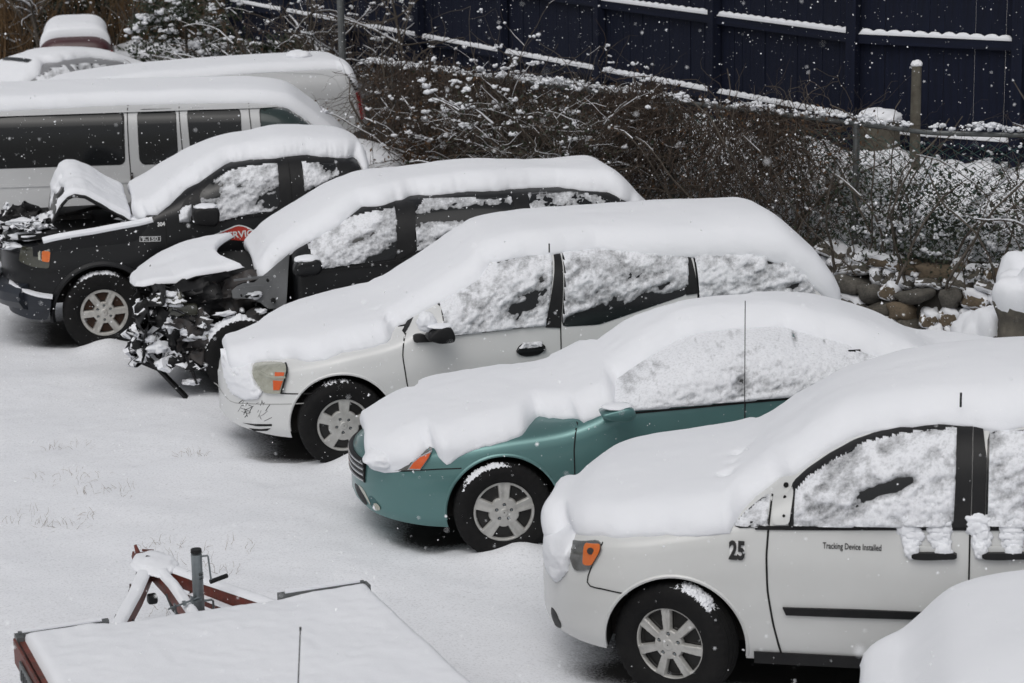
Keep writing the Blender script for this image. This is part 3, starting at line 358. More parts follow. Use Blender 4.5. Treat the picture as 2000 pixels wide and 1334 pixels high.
def body_mesh(sh, paint, arches, parent, name='body', nx=110, well=.34, ring=(14, 30)):
    """arches: list of (x, z, radius) wheel openings cut through both flanks"""
    x = sh.stations(nx); U = np.concatenate([np.linspace(0, sh.UL, ring[0])[:-1], sh.UL + (1 - sh.UL) * np.linspace(0, 1, ring[1])])[None]
    P = sh.points(x, U); k = P.shape[1]; Q = P[:, ::-1][:, 1:].copy(); Q[..., 1] *= -1
    A = np.concatenate([P, Q], 1); n = A.shape[1]
    i, j = np.meshgrid(np.arange(nx - 1), np.arange(n), indexing='ij')
    F = np.stack([i*n + j, i*n + (j+1) % n, (i+1)*n + (j+1) % n, (i+1)*n + j], -1).reshape(-1, 4)
    bm = bmesh.new(); vs_ = [bm.verts.new(v) for v in A.reshape(-1, 3)]
    for f in F:
        try: bm.faces.new([vs_[q] for q in f])
        except ValueError: pass
    bmesh.ops.remove_doubles(bm, verts=bm.verts[:], dist=.0006)
    bmesh.ops.dissolve_degenerate(bm, dist=.0003, edges=bm.edges[:])
    be = [e for e in bm.edges if e.is_boundary]
    if be: bmesh.ops.holes_fill(bm, edges=be, sides=0)
    bmesh.ops.recalc_face_normals(bm, faces=bm.faces)
    me = bpy.data.meshes.new(name); bm.to_mesh(me); bm.free()
    me.materials.append(paint); me.materials.append(M['underbody'])
    o = bpy.data.objects.new(name, me); COL.objects.link(o)
    if arches:
        cb = MB()
        for ax, az, ar in arches:
            for sd in (-1, 1):
                y0, y1 = sorted((sd * (sh.W + .15), sd * (sh.W - well)))
                V = []; N = 56
                for y in (y0, y1):
                    for q in range(N):
                        t = 2 * math.pi * q / N; zz = az + ar * math.sin(t); V.append((ax + ar * math.cos(t) * (1 if zz > az else 1.0), y, zz))
                cb.add(V, [tuple(range(N)), tuple(range(N, 2*N))[::-1]] + [(q, q + N, (q+1) % N + N, (q+1) % N) for q in range(N)])
        c = cb.build('cutter', M['underbody'], None, smooth=False)
        bm = bmesh.new(); bm.from_mesh(c.data); bmesh.ops.recalc_face_normals(bm, faces=bm.faces); bm.to_mesh(c.data); bm.free()
        c.data.materials.clear(); c.data.materials.append(paint); c.data.materials.append(M['underbody'])
        for p in c.data.polygons: p.material_index = 1
        md = o.modifiers.new('cut', 'BOOLEAN'); md.object = c; md.operation = 'DIFFERENCE'; md.solver = 'EXACT'
        dg = bpy.context.evaluated_depsgraph_get(); new = bpy.data.meshes.new_from_object(o.evaluated_get(dg)); o.modifiers.clear(); o.data = new
        bpy.data.objects.remove(c)
        me = new
    for p in me.polygons: p.use_smooth = True
    me.set_sharp_from_angle(angle=R(38)); o.parent = parent; me.name = name
    return o
def snow_cover(sh, edge, T, parent, x0=None, x1=None, nx=170, nu=44, lipr=.07, name='snow_cover', seed=0, rough=1.0, side_min=.28, m=None, end_lip=.05, dents=(), cap=.80):
    """thick snow lying on the body above the line edge=[(x, z)...]"""
    e = sorted([(p[0], p[1]) for p in edge]); ex = np.array([p[0] for p in e]); ez = np.array([p[1] for p in e])
    x0 = sh.xf + .012 if x0 is None else x0; x1 = sh.xr - .012 if x1 is None else x1
    t = np.linspace(0, 1, nx); x = x0 + (x1 - x0) * (.75 * t + .25 * (1 - np.cos(np.pi * t)) / 2)
    halves = []
    for sd in (-1, 1):
        z = np.interp(x, ex, ez) + rough * (.010 * fbm(x * 4 + seed, sd * 3, 0, 4) + .0015 * fbm(x * 26 + seed, sd * 5, 1, 3))
        zc_ = np.minimum(sh.f('zb', x), sh.f('z0', x) + .84 * (sh.f('zt', x) - sh.f('z0', x))); ztx = sh.f('zt', x); cp_ = cap + (.95 - cap) * np.clip((ztx / ztx.max() - .90) / .06, 0, 1); cp_ = cp_ * np.clip(.55 + (x - x0) * 3, .55, 1); z = np.minimum(z, zc_ + cp_ * (ztx - zc_))
        ue = sh.u_of_z(x, z)
        q = np.linspace(0, 1, nu) ** 1.5
        U = ue[:, None] + (1 - ue[:, None]) * q[None]
        ut, zt = sh.zu(x)
        P = np.stack([np.stack([x, -sh.half(x, np.array([np.interp(U[i, j], ut[i], zt[i]) for i in range(nx)])), np.array([np.interp(U[i, j], ut[i], zt[i]) for i in range(nx)])], -1) for j in range(nu)], 1)
        P[:, -1, 1] = 0
        # normals from the implicit surface
        h = .004; X, Z = P[..., 0], P[..., 2]
        gx = (sh.half(X + h, Z) - sh.half(X - h, Z)) / (2*h); gz = (sh.half(X, Z + h) - sh.half(X, Z - h)) / (2*h)
        N = np.stack([-gx, -np.ones_like(gx), -gz], -1)
        du = np.gradient(P, axis=1); dx = np.gradient(P, axis=0); N2 = np.cross(du, dx); N2 = np.where(N2[..., 2:3] < 0, -N2, N2)
        L2 = np.linalg.norm(N2, axis=-1, keepdims=True); N2 = N2 / np.maximum(L2, 1e-9); N = N / np.linalg.norm(N, axis=-1, keepdims=True)
        N = np.where(N[..., 2:3] < -.2, N * [1, 1, 0], N)
        w = np.clip((N2[..., 2:3] - .45) / .3, 0, 1) * (L2 > 1e-7); Nn = N * (1 - w) + N2 * w; Nn[:, -1, 1] = 0; Nn = Nn / np.maximum(np.linalg.norm(Nn, axis=-1, keepdims=True), 1e-6)
        d = np.cumsum(np.concatenate([np.zeros((nx, 1)), np.linalg.norm(np.diff(P, axis=1), axis=-1)], 1), 1)
        d = np.maximum(d + .8 * rough * np.clip(d / .02, 0, 1) * np.exp(-d / .06) * (.010 * fbm(X * 7 + seed, Z * 7, sd, 3) + .012 * fbm(X * 40 + seed, Z * 40, sd, 2)), 0) * (d > 0)
        k = 1 - np.clip(d / lipr, 0, 1); k1 = 1 - np.clip(d / (lipr * 2.6), 0, 1); prof = .28 * np.sqrt(np.maximum(1 - k * k, 0)) + .72 * (1 - k1 ** 2)
        dxx = np.minimum(x - x0, x1 - x)[:, None]; k2 = 1 - np.clip(dxx / end_lip, 0, 1); prof = prof * np.sqrt(np.maximum(1 - k2 * k2, 0))
        nz = np.clip(Nn[..., 2], 0, 1)
        th = T * (side_min * .62 + (1 - side_min * .62) * nz ** 1.2) * prof
        th = th * (1 + .10 * fbm(X * 1.3 + seed, P[..., 1] * 1.3 * -sd, Z, 3)) + prof * (.004 * fbm(X * 11 + seed, P[..., 1] * 11 * -sd, Z * 11, 4) * (1.5 - nz) * rough)
        th[:, 0] = -.014; th[0] = -.014; th[-1] = -.014
        S = P + Nn * th[..., None]; S[..., 1] *= -sd if sd == 1 else 1
        S[:, -1, 1] = 0
        for (cx, cy, r, dep) in dents:
            g = np.exp(-(((S[..., 0] - cx) ** 2 + (S[..., 1] - cy) ** 2) / r ** 2)); S[..., 2] -= dep * g
        halves.append(S)
    A = np.concatenate([halves[0], halves[1][:, ::-1][:, 1:]], 1)
    A[:, nu - 1] = (halves[0][:, -1] + halves[1][:, -1]) / 2
    n = A.shape[1]; i, j = np.meshgrid(np.arange(nx - 1), np.arange(n - 1), indexing='ij')
    F = np.stack([i*n + j, i*n + j + 1, (i+1)*n + j + 1, (i+1)*n + j], -1).reshape(-1, 4)[:, ::-1]
    return mesh_obj(name, A.reshape(-1, 3), F, m or M['snow'], parent, True)
def crust(sh, poly, parent, amp=.03, bias=.0, freq=(9, 17), ang=.35, holes=(), seed=0, res=.0125, name='window_snow', off=.006, edge=1.0, side=-1, fn=None, streak=None, shade=.86):
    """lumpy blown snow sticking to a window; it thins out and leaves gaps where the noise is low.
    holes: (x, z, rx, rz, strength) — strength < 0 adds snow"""
    P = np.array([p[:2] for p in poly]); xs = np.arange(P[:, 0].min() - res, P[:, 0].max() + 2 * res, res); zs = np.arange(P[:, 1].min() - res, P[:, 1].max() + 2 * res, res)
    X, Z = np.meshgrid(xs, zs, indexing='ij'); sd = sdf_poly(X, Z, P)
    c, s_ = math.cos(ang), math.sin(ang); A = (X * c + Z * s_) * freq[0]; B_ = (-X * s_ + Z * c) * freq[1]
    wv = fbm(X * 6 + seed, Z * 6, 3.3, 3) * .6
    n = fbm(A + wv + seed, B_ + wv, seed * 1.7, 5)
    rdg = 1 - np.abs(fbm(A * .8 + 5 + seed, B_ * .8, 2.2 + seed, 4)) * 1.6
    f = n * .8 + rdg * .35 + bias
    for hx, hz, rx, rz, st in holes: f = f - st * 1.25 * np.exp(-(((X - hx) * c + (Z - hz) * s_) / rx) ** 2 - ((-(X - hx) * s_ + (Z - hz) * c) / rz) ** 2)
    fine = fbm(X * 45 + seed, Z * 45, 1.1, 3)
    strk = fbm(A * 3.2 + seed, B_ * 5, 4.4, 3); cover = np.clip(.60 + f * .65 + .20 * fine + .16 * strk, .12, 1)
    th = amp * np.clip(f * .8 + .52, -.3, 1.25) + (.0035 * fine + .008 * strk + .006 * (1 - 2 * np.abs(fbm(A * 2.1, B_ * 2.6 + seed, 8.8, 3)))) * np.clip(f + .9, .3, 1) - .0035
    th = np.minimum(th, (sd + .004) * 1.6 * edge)
    th = np.where(sd < 0, np.minimum(th, -.012), th)
    Y = fn(X, Z) if fn else sh.half(X, Z); V = np.stack([X, side * (Y + off + np.maximum(th, -.014)), Z], -1)
    a, b = X.shape; i, j = np.meshgrid(np.arange(a - 1), np.arange(b - 1), indexing='ij')
    keep = (sd[:-1, :-1] > -res * 1.2) & (th[:-1, :-1] > -.012)
    F = np.stack([i*b + j, (i+1)*b + j, (i+1)*b + j + 1, i*b + j + 1], -1)[keep]
    if side > 0: F = F[:, ::-1]
    o = mesh_obj(name, V.reshape(-1, 3), F.reshape(-1, 4), M['snow_thin'], parent, True)
    color_attr(o.data, 'cover', (np.where(cover > .98, 1.12, cover) * shade).ravel()); o['kind'] = 'stuff'; return o

# --- wheels: the axle runs along y, the outer face looks to -y
def tyre_mesh(Rr, Rt, w, seed=0):
    prof = [(Rr - .012, -w*.36), (Rr + .004, -w*.47), (Rr + .022, -w*.495), ((Rr + Rt)/2, -w*.53), (Rt - .045, -w*.525), (Rt - .028, -w*.50), (Rt - .012, -w*.455), (Rt - .004, -w*.40), (Rt, -w*.34),
            (Rt, -w*.235), (Rt - .009, -w*.225), (Rt - .009, -w*.20), (Rt, -w*.19), (Rt + .001, -w*.03), (Rt - .009, -w*.02), (Rt - .009, w*.02), (Rt + .001, w*.03), (Rt, w*.19), (Rt - .009, w*.2), (Rt - .009, w*.225), (Rt, w*.235), (Rt, w*.36), (Rt - .012, w*.45), ((Rr+Rt)/2, w*.52), (Rr, w*.45)]
    N = 144; P = np.array(prof); V = np.zeros((N, len(prof), 3))
    for i in range(N):
        t = 2 * math.pi * i / N; r = P[:, 0].copy(); blk = (i % 3 == 0)
        if blk: r[6:9] -= .007
        V[i, :, 0] = r * math.cos(t); V[i, :, 1] = P[:, 1]; V[i, :, 2] = r * math.sin(t)
    k = len(prof); i, j = np.meshgrid(np.arange(N), np.arange(k - 1), indexing='ij')
    F = np.stack([i*k + j, i*k + j + 1, ((i+1) % N)*k + j + 1, ((i+1) % N)*k + j], -1).reshape(-1, 4)
    return V.reshape(-1, 3), F
def disc_mesh(style, Rr):
    """face of a rim or hub cap as one displaced polar sheet; returns verts, faces, material index (1 = dark hole)"""
    NR, NT = 60, 280; r = np.linspace(.004, Rr, NR)[:, None]; t = np.linspace(0, 2*np.pi, NT, endpoint=False)[None]
    r = np.repeat(r, NT, 1); t = np.repeat(t, NR, 0)
    n, ph = style['n'], style.get('ph', 0); per = 2*np.pi / n
    ad = np.abs((t - ph + per/2) % per - per/2)              # angle from the nearest spoke
    wsp = style['w0'] + (style['w1'] - style['w0']) * (r - .05) / (Rr - .05)
    r1, r2 = style['r1'], style['r2']; rr1 = r1 + style.get('arc', 0) * (1 - np.cos((ad - per/2) * n / 2.2)) ; 
    dist = np.minimum(np.minimum(ad * r - wsp, r - rr1), r2 - r)  # > 0 inside a hole
    hole = np.clip(dist / .010 + .5, 0, 1)
    crown = style.get('crown', .012) * (1 - (r / Rr) ** 2)
    y = -crown - .004
    groove = np.exp(-(ad * r / (wsp * .45)) ** 2) * style.get('groove', .004) * np.clip((r - .07) / .03, 0, 1)
    y = y + groove + hole * style.get('depth', .04)
    y = y + np.where(r > Rr - .014, .010 * np.clip((r - (Rr - .014)) / .006, 0, 1) - .006, 0)
    cap = np.clip((style.get('cap', .032) - r) / .004, 0, 1); y = y - cap * .006
    nl, rl = style.get('lugs', 5), style.get('rl', .057); pl = 2*np.pi / nl
    al = (t - style.get('lph', ph + .3) + pl/2) % pl - pl/2; dl = np.hypot(r * np.cos(al) - rl, r * np.sin(al)); lh = np.clip((.0125 - dl) / .003, 0, 1); y = y + lh * .018
    V = np.stack([r * np.cos(t), y, r * np.sin(t)], -1); i, j = np.meshgrid(np.arange(NR - 1), np.arange(NT), indexing='ij')
    F = np.stack([i*NT + j, i*NT + (j+1) % NT, (i+1)*NT + (j+1) % NT, (i+1)*NT + j], -1).reshape(-1, 4)
    dark = np.maximum(hole, lh); md = ((dark[:-1] + dark[1:]) / 2 > .62).astype(int).reshape(-1)
    V = V.reshape(-1, 3)
    return V, F, dark.ravel()
STYLE = {
    'seven': dict(n=7, w0=.022, w1=.031, r1=.088, r2=.196, ph=R(98), groove=.004, depth=.045, cap=.034, lugs=5, rl=.062, lph=R(20), crown=.020),
    'five':  dict(n=5, w0=.030, w1=.046, r1=.105, r2=.186, ph=R(88), groove=.006, depth=.032, cap=.027, lugs=5, rl=.052, lph=R(88), arc=-.018, crown=.016),
    'fiveb': dict(n=5, w0=.030, w1=.050, r1=.120, r2=.185, ph=R(86), groove=.002, depth=.03, cap=.030, lugs=5, rl=.056, lph=R(118), arc=-.012, crown=.018),
    'alloy': dict(n=6, w0=.034, w1=.036, r1=.105, r2=.192, ph=R(64), groove=.003, depth=.05, cap=.034, lugs=6, rl=.068, lph=R(90), crown=.002),
    'steel': dict(n=10, w0=.02, w1=.03, r1=.13, r2=.16, groove=0, depth=.02, cap=.03, lugs=5, rl=.057, crown=-.03)}
_rm = {}
def rim_mat(k):
    if k in _rm: return _rm[k]
    m = M[k].copy(); nt = m.node_tree; b = nt.nodes['Principled BSDF']; src = b.inputs['Base Color'].links[0].from_socket
    at = nt.nodes.new('ShaderNodeAttribute'); at.attribute_name = 'hole'; rp = nt.nodes.new('ShaderNodeValToRGB'); rp.color_ramp.elements[0].position = .6; rp.color_ramp.elements[1].position = .68
    mx = nt.nodes.new('ShaderNodeMix'); mx.data_type = 'RGBA'; mx.inputs[7].default_value = (.018, .017, .016, 1); nt.links.new(at.outputs['Fac'], rp.inputs['Fac']); nt.links.new(rp.outputs['Color'], mx.inputs[0]); nt.links.new(src, mx.inputs[6]); nt.links.new(mx.outputs[2], b.inputs['Base Color']); _rm[k] = m; return m
_wc = {}
def wheel(parent, x, y, z, style, Rt, Rr=.213, w=.215, steer=0, rimmat='hubcap', tsnow=None, label=None):
    key = (style, Rt, Rr, w)
    h = empty('wheel', (x, y, z), R(steer), parent)
    if key not in _wc:
        V, F = tyre_mesh(Rr, Rt, w); ty = mesh_obj('tyre', V, F, M['rubber'], h, True, sharp=42)
        V, F, md = disc_mesh(STYLE[style], Rr); V = V + [0, -w*.36, 0]
        rm = mesh_obj('rim', V, F[:, ::-1], rim_mat(rimmat), h, True); color_attr(rm.data, 'hole', md)
        b = MB(); b.tube([(0, -w*.2, 0), (0, w*.44, 0)], Rr - .015, 32); b.build('brake_drum', M['rust'] if style in ('steel', 'alloy') else M['steel_dark'], h)
        _wc[key] = (ty, rm)
        cap = MB(); st = STYLE[style]
        for k in range(st['lugs']):
            a = st.get('lph', 0) + 2*math.pi*k/st['lugs']; cx, cz = st['rl']*math.cos(a), st['rl']*math.sin(a); yy = -w*.36 - .004
            cap.tube([(cx, yy + .014, cz), (cx, yy - .002 - st.get('crown', .01)*.6, cz)], .0075, 6)
        cap.build('lug_nut', M['chrome'] if style != 'alloy' else M['rust'], h, kind=None) if False else tag(cap.build('lug_nuts', M['zinc'], h), kind='stuff')
    else:
        for o in [q for q in bpy.data.objects if q.parent == _wc[key][0].parent and not q.name.startswith('tyre_snow')]:
            c = o.copy(); COL.objects.link(c); c.parent = h
    if tsnow:
        a0, a1, dep, yo0, yo1 = tsnow; n, k = 90, 18; V = np.zeros((n, k, 3))
        for i in range(n):
            f = i / (n - 1); t = R(a0 + (a1 - a0) * f); e = max(0, 1 - abs(2*f - 1) ** 2.2) * (.8 + .35 * float(vnoise(i * .35, 9, x + 2)))
            for j in range(k):
                g = j / (k - 1); q = math.sqrt(max(0, 1 - abs(2*g - 1) ** 2.5)); yy = yo0 + (yo1 - yo0) * g
                nn = .5 + .9 * float(vnoise(i * .3, j * .35, x * 3)); rad = Rt - .012 * abs(min(0, (yy + w*.3) * 6)) + (dep + .012) * e * q * (.75 + .3 * nn) - .012 + .008 * float(vnoise(i * .8, j * .9, 5))
                V[i, j] = (rad * math.cos(t), yy + .008 * float(vnoise(i * .9, 3, 1)) * (1 - g), rad * math.sin(t))
        i, j = np.meshgrid(np.arange(n - 1), np.arange(k - 1), indexing='ij'); F = np.stack([i*k + j, i*k + j + 1, (i+1)*k + j + 1, (i+1)*k + j], -1).reshape(-1, 4)
        s_ = mesh_obj('tyre_snow', V.reshape(-1, 3), F, M['snow'], h, True)
        s_.rotation_euler = (0, 0, 0)
    return h
def flat_text(body, h, cx, cz, sh, m, parent, name='lettering', off=.006, wscale=1, bold=0, tilt=0, fn=None, side=-1, align='CENTER'):
    cu = bpy.data.curves.new(name, 'FONT'); cu.body = body; cu.size = h / .72; cu.align_x = align; cu.offset = bold; cu.extrude = 0; cu.resolution_u = 3
    o = bpy.data.objects.new(name, cu); COL.objects.link(o); dg = bpy.context.evaluated_depsgraph_get(); me = bpy.data.meshes.new_from_object(o.evaluated_get(dg)); bpy.data.objects.remove(o)
    co = np.zeros(len(me.vertices) * 3, np.float32); me.vertices.foreach_get('co', co); co = co.reshape(-1, 3)
    X = cx + co[:, 0] * wscale * math.cos(tilt) - co[:, 1] * math.sin(tilt); Z = cz + co[:, 1] * math.cos(tilt) + co[:, 0] * wscale * math.sin(tilt) - h / 2
    Y = fn(X, Z) if fn else sh.half(X, Z); me.vertices.foreach_set('co', np.stack([X, side * (Y + off), Z], 1).astype(np.float32).ravel()); me.materials.clear(); me.materials.append(m); me.update()
    o = bpy.data.objects.new(name, me); COL.objects.link(o); o.parent = parent; return o
def blob(name, c, d, m, parent=None, seed=0, rot=0, sub=3, flat=None, amp=.25, k=2.2):
    """lumpy mass: a displaced sphere of size d, optionally cut flat below"""
    bm = bmesh.new(); bmesh.ops.create_icosphere(bm, subdivisions=sub, radius=1)
    co = np.array([v.co[:] for v in bm.verts]); n = 1 + amp * fbm(co[:, 0]*k + seed*3.1, co[:, 1]*k, co[:, 2]*k + seed, 3); co = co * n[:, None]
    if flat is not None: co[:, 2] = np.where(co[:, 2] < flat, flat + (co[:, 2] - flat) * .15, co[:, 2])
    co = co * np.array(d) / 2
    if rot: co = co @ np.array(Matrix.Rotation(rot, 3, 'Z')).T
    for v, p in zip(bm.verts, co): v.co = p
    me = bpy.data.meshes.new(name); bm.to_mesh(me); bm.free(); me.materials.append(m)
    for p in me.polygons: p.use_smooth = True
    o = bpy.data.objects.new(name, me); COL.objects.link(o); o.location = c
    if parent: o.parent = parent
    return o
def box_mirror(pm, sh, poly, yin, yout, m, name='mirror', snow=None, bev=.02):
    """mirror housing: outline (x, z) carried from yin to yout with rounded edges"""
    B = resample(poly, .02, soft=2); n = len(B); c = sum(B, Vector((0, 0))) / n; V = []; F = []
    lv = [(yin, .86), (yin - .012, .97), ((yin + yout) / 2, 1), (yout + .02, .98), (yout + .005, .9), (yout, .72), (yout, .0001)]
    for y, s_ in lv:
        for p in B: q = c + (p - c) * s_; V.append((q.x, y, q.y))
    for i in range(len(lv) - 1):
        for j in range(n): F.append((i*n + j, i*n + (j+1) % n, (i+1)*n + (j+1) % n, (i+1)*n + j))
    F.append(tuple(range(n))[::-1]); bm = bmesh.new(); vv = [bm.verts.new(v) for v in V]
    for f in F: bm.faces.new([vv[i] for i in f])
    bmesh.ops.recalc_face_normals(bm, faces=bm.faces); me = bpy.data.meshes.new(name); bm.to_mesh(me); bm.free(); me.materials.append(m)
    for p in me.polygons: p.use_smooth = True
    me.set_sharp_from_angle(angle=R(50)); o = bpy.data.objects.new(name, me); COL.objects.link(o); o.parent = pm
    if snow:
        zt = max(p.y for p in B); x0, x1 = min(p.x for p in B), max(p.x for p in B)
        blob('snow_cap', ((x0 + x1)/2, (yin + yout)/2, zt - .006), (abs(x1 - x0) * .90, abs(yin - yout) * .9, snow * 1.7), M['snow'], o, seed=x0, sub=4, flat=-.35, amp=.08)
    return o
def veh(key, label, cat, group=None):
    v = V[key]; sh = Shell(dict(v)); o = empty({'pickup': 'pickup_truck', 'van': 'passenger_van'}.get(cat, cat.replace(' ', '_')), (v['O'][0], v['O'][1], 0), R(v['a'])); tag(o, label, cat, group); return o, sh, v['f'], v
def arc_lip(sh, ax, az, ar, paint, parent, a0=-8, a1=188, w=.016, r=.012):
    b = MB(); pts = []
    for i in range(41):
        t = R(a0 + (a1 - a0) * i / 40); x, z = ax + (ar + r*.3) * math.cos(t), az + (ar + r*.3) * math.sin(t); pts.append((x, -float(sh.half(x, z)) + r*.35, z))
    b.tube(pts, r, 6); return b.build('arch_lip', paint, parent)
GRP = 'snow-covered vehicles parked in the row'

# ================================================================= white minivan with the number 25
root, sh, f, v = veh('A', 'white minivan numbered 25 with its side mirror missing, nearest in the parked row', 'minivan', GRP)
R25 = root
body_mesh(sh, M['white_paint'], [(.0, .345, .402), (3.05, .345, .40)], root)
arc_lip(sh, 0, .345, .402, M['white_paint'], root)
for sd, xx, st in ((-1, 0, 0), (-1, 3.05, 0)):
    wheel(root, xx, -.885 if xx == 0 else -.88, .348, 'seven', .349, .215, .225, steer=(-20 if xx == 0 else 0), tsnow=(38, 88, .022, -.10, .02) if xx == 0 else None)
wheel(root, 0, .88, .348, 'seven', .349, .215, .225).rotation_euler = (0, 0, math.pi - .35); wheel(root, 3.05, .88, .348, 'seven', .349, .215, .225).rotation_euler = (0, 0, math.pi)
snow_cover(sh, [(p[0], p[1] - (.02 if p[0] > 1.5 else 0)) for p in f['snow']] + [(4.3, 1.45)], v['T'], root, x0=sh.xf + .03, seed=1, lipr=.09, side_min=.34, cap=.88, dents=[(.28, -.18, .03, .05), (.24, -.52, .035, .05), (.26, -.35, .02, .025)])
patch('window_frame', sh, f['frame'], M['black_trim'], root, .012, step=.022)
patch('side_window', sh, f['glass'], M['glass'], root, .015, step=.025)
patch('pillar', sh, f['pillar'], M['black_trim'], root, .018, .003, soft=0); patch('pillar', sh, f['pillar2'], M['black_trim'], root, .018, .003, soft=0)
patch('side_window', sh, f['glass2'], M['glass'], root, .012)
patch('side_window', sh, [(2.75, 1.14), (3.9, 1.17), (3.85, 1.5), (3.6, 1.56), (2.75, 1.6)], M['glass'], root, .006)
patch('quarter_window', sh, f['quarter'], M['glass'], root, .006)
g = f['glass']; cx = sum(p[0] for p in g) / len(g); cz = sum(p[1] for p in g) / len(g)
crust(sh, f['glass'], root, amp=.026, bias=.32, holes=[(cx + .02, cz - .07, .16, .035, 1.5), (cx + .12, cz - .03, .05, .04, 1.2), (cx - .28, cz + .02, .16, .05, .55), (cx + .1, cz + .16, .2, .03, .4), (cx, cz - .23, .6, .05, -.6)], seed=3, off=.016)
crust(sh, f['glass2'], root, amp=.024, bias=.35, holes=[(1.95, 1.25, .12, .03, 1.3), (2.0, 1.45, .2, .03, .8)], seed=5, off=.014)
crust(sh, f['quarter'], root, amp=.014, bias=.05, seed=6)
mr = patch('mirror_mount', sh, f['mirror'], M['white_paint'], root, .012, .018, soft=1, step=.02)
b = MB(); mx = sum(p[0] for p in f['mirror']) / 6; mz = sum(p[1] for p in f['mirror']) / 6
for dz, r_ in ((.075, .014), (-.055, .008), (.03, .009)): hh = float(sh.half(mx, mz + dz)); b.tube([(mx, -hh - .02, mz + dz), (mx, -hh - .034, mz + dz)], r_, 12)
b.build('screw_holes', M['dark_void'], mr)
ribbon('belt_moulding', sh, f['belt'], .020, M['black_trim'], root, .006, th=.004)
ribbon('door_seam', sh, f['seam1'], .011, M['dark_void'], root); ribbon('door_seam', sh, f['seam2'], .009, M['dark_void'], root)
ribbon('bumper_seam', sh, f['bseam'], .007, M['dark_void'], root)
for hk in ('handle', 'handle2'):
    dh = patch('door_handle', sh, f[hk], M['black_trim'], root, .012, .024, step=.02)
    hx = sum(p[0] for p in f[hk]) / 6; hz = sum(p[1] for p in f[hk]) / 6
    b = MB(); b.box((hx, -float(sh.half(hx, hz)) - .002, hz + .022), (.17, .006, .05), bev=.002); b.build('handle_recess', M['white_paint'], dh)
    jz = random.Random(hk)
    for q, ddx in enumerate((-.105, .055)):
        for w_ in range(5):
            zz = hz + .022 + w_ * .038; wd = .075 + .015 * w_ + jz.uniform(-.01, .015); xx = hx + ddx + jz.uniform(-.012, .012) - .006 * w_
            blob('hanging_snow', (xx, -float(sh.half(xx, zz)) - (.018 if w_ < 1 else .004), zz), (wd * 1.1, .036 + .005 * w_, .095), M['snow'], root, seed=q * 7 + w_ + len(hk), sub=4, amp=.20, k=2.6)
patch('side_moulding', sh, f['mold'], M['black_trim'], root, .006, .012, step=.03, soft=0)
patch('number_sticker', sh, f['sticker'], M['white_vinyl'], root, .003, step=.03, soft=0)
s4 = f['sticker']; flat_text('25', .098, sum(p[0] for p in s4)/4, sum(p[1] for p in s4)/4 + .002, sh, M['black_vinyl'], root, 'number', .0145, wscale=.66, bold=.006)
t2 = f['text']; flat_text('Tracking Device Installed', .034, (t2[0][0] + t2[1][0])/2, t2[0][1], sh, M['black_vinyl'], root, 'lettering', .0045, wscale=(t2[1][0] - t2[0][0]) / .50 * 1.0, bold=.0007)
hl = patch('headlight', sh, f['hl'], M['lamp_clear'], root, .008, .008, step=.02, soft=2); patch('turn_signal', sh, f['amber'], M['amber'], hl, .014, .010, step=.015, soft=1)
ax_, az_ = f['amber'][0]; b = MB()
b.tube([(ax_ + .045, -float(sh.half(ax_ + .045, az_ - .02)) - .029, az_ - .022), (ax_ + .045, -float(sh.half(ax_ + .045, az_ - .02)) - .034, az_ - .022)], .02, 16); b.build('bulb', M['steel_dark'], hl)
patch('fog_lamp', sh, f['fog'], M['black_trim'], root, .004, step=.015)
ribbon('sill_trim', sh, [(.44, .285), (.8, .285), (1.6, .285), (2.64, .285)], .075, M['black_trim'], root, .008, th=.006)
crust(sh, [(-.865, .66), (-.82, .60), (-.72, .575), (-.69, .60), (-.635, .68), (-.61, .78), (-.60, .95), (-.86, .90)], root, amp=.05, bias=.95, seed=71, name='grille_snow', off=.004, res=.011, shade=1.2)
b = MB(); b.tube([(.23, .80, .95), (.23, .80, 1.93)], .0028, 6); b.tube([(1.53, -.72, 1.70), (1.53, -.72, 1.78)], .006, 6); b.build('aerial', M['black_trim'], root)

# ================================================================= teal sedan
root, sh, f, v = veh('B', 'teal four-door sedan under thick snow with a teal side mirror and orange corner lamp', 'sedan', GRP)
body_mesh(sh, M['teal_paint'], [(0, .335, .385), (2.8, .335, .38)], root, nx=130)
arc_lip(sh, 0, .335, .385, M['teal_paint'], root)
wheel(root, 0, -.80, .335, 'five', .332, .214, .21, tsnow=(80, 150, .016, -.10, -.03)); wheel(root, 2.8, -.80, .335, 'five', .332, .214, .21)
for xx in (0, 2.8): wheel(root, xx, .80, .335, 'five', .332, .214, .21).rotation_euler = (0, 0, math.pi)
belt = sorted(f['belt'])
sn = [p for p in f['snow'] if p[0] < .60] + [(.66, .945), (.72, .96), (.76, .985)]; top = [(.80, 1.06)] + [(p[0], p[1] - .045) for p in f['wsnow'][1:11]]
snow_cover(sh, sn + [(p[0], p[1]) for p in sorted(top)] + [(3.0, 1.0), (3.9, .95)], v['T'], root, x0=sh.xf + .10, seed=8, lipr=.10, cap=.9, side_min=.42, rough=1.3)
wp = f['wsnow']; patch('side_window', sh, wp, M['glass'], root, .003)
crust(sh, wp, root, amp=.03, bias=.85, holes=[(1.63, 1.14, .05, .10, .85), (1.60, 1.05, .35, .010, .8), (1.63, 1.17, .07, .05, .3), (2.3, 1.16, .3, .06, .35), (2.05, 1.36, .012, .008, 2), (2.25, 1.33, .01, .008, 2)], seed=9, freq=(8, 18), ang=.15)
b = MB()
for q in (2.42, 2.46, 2.50): b.box((q, -float(sh.half(q, 1.27)) - .034, 1.275 - .006 * (q - 2.4) * 20), (.05, .01, .018))
b.build('gap_trim', M['black_trim'], root)
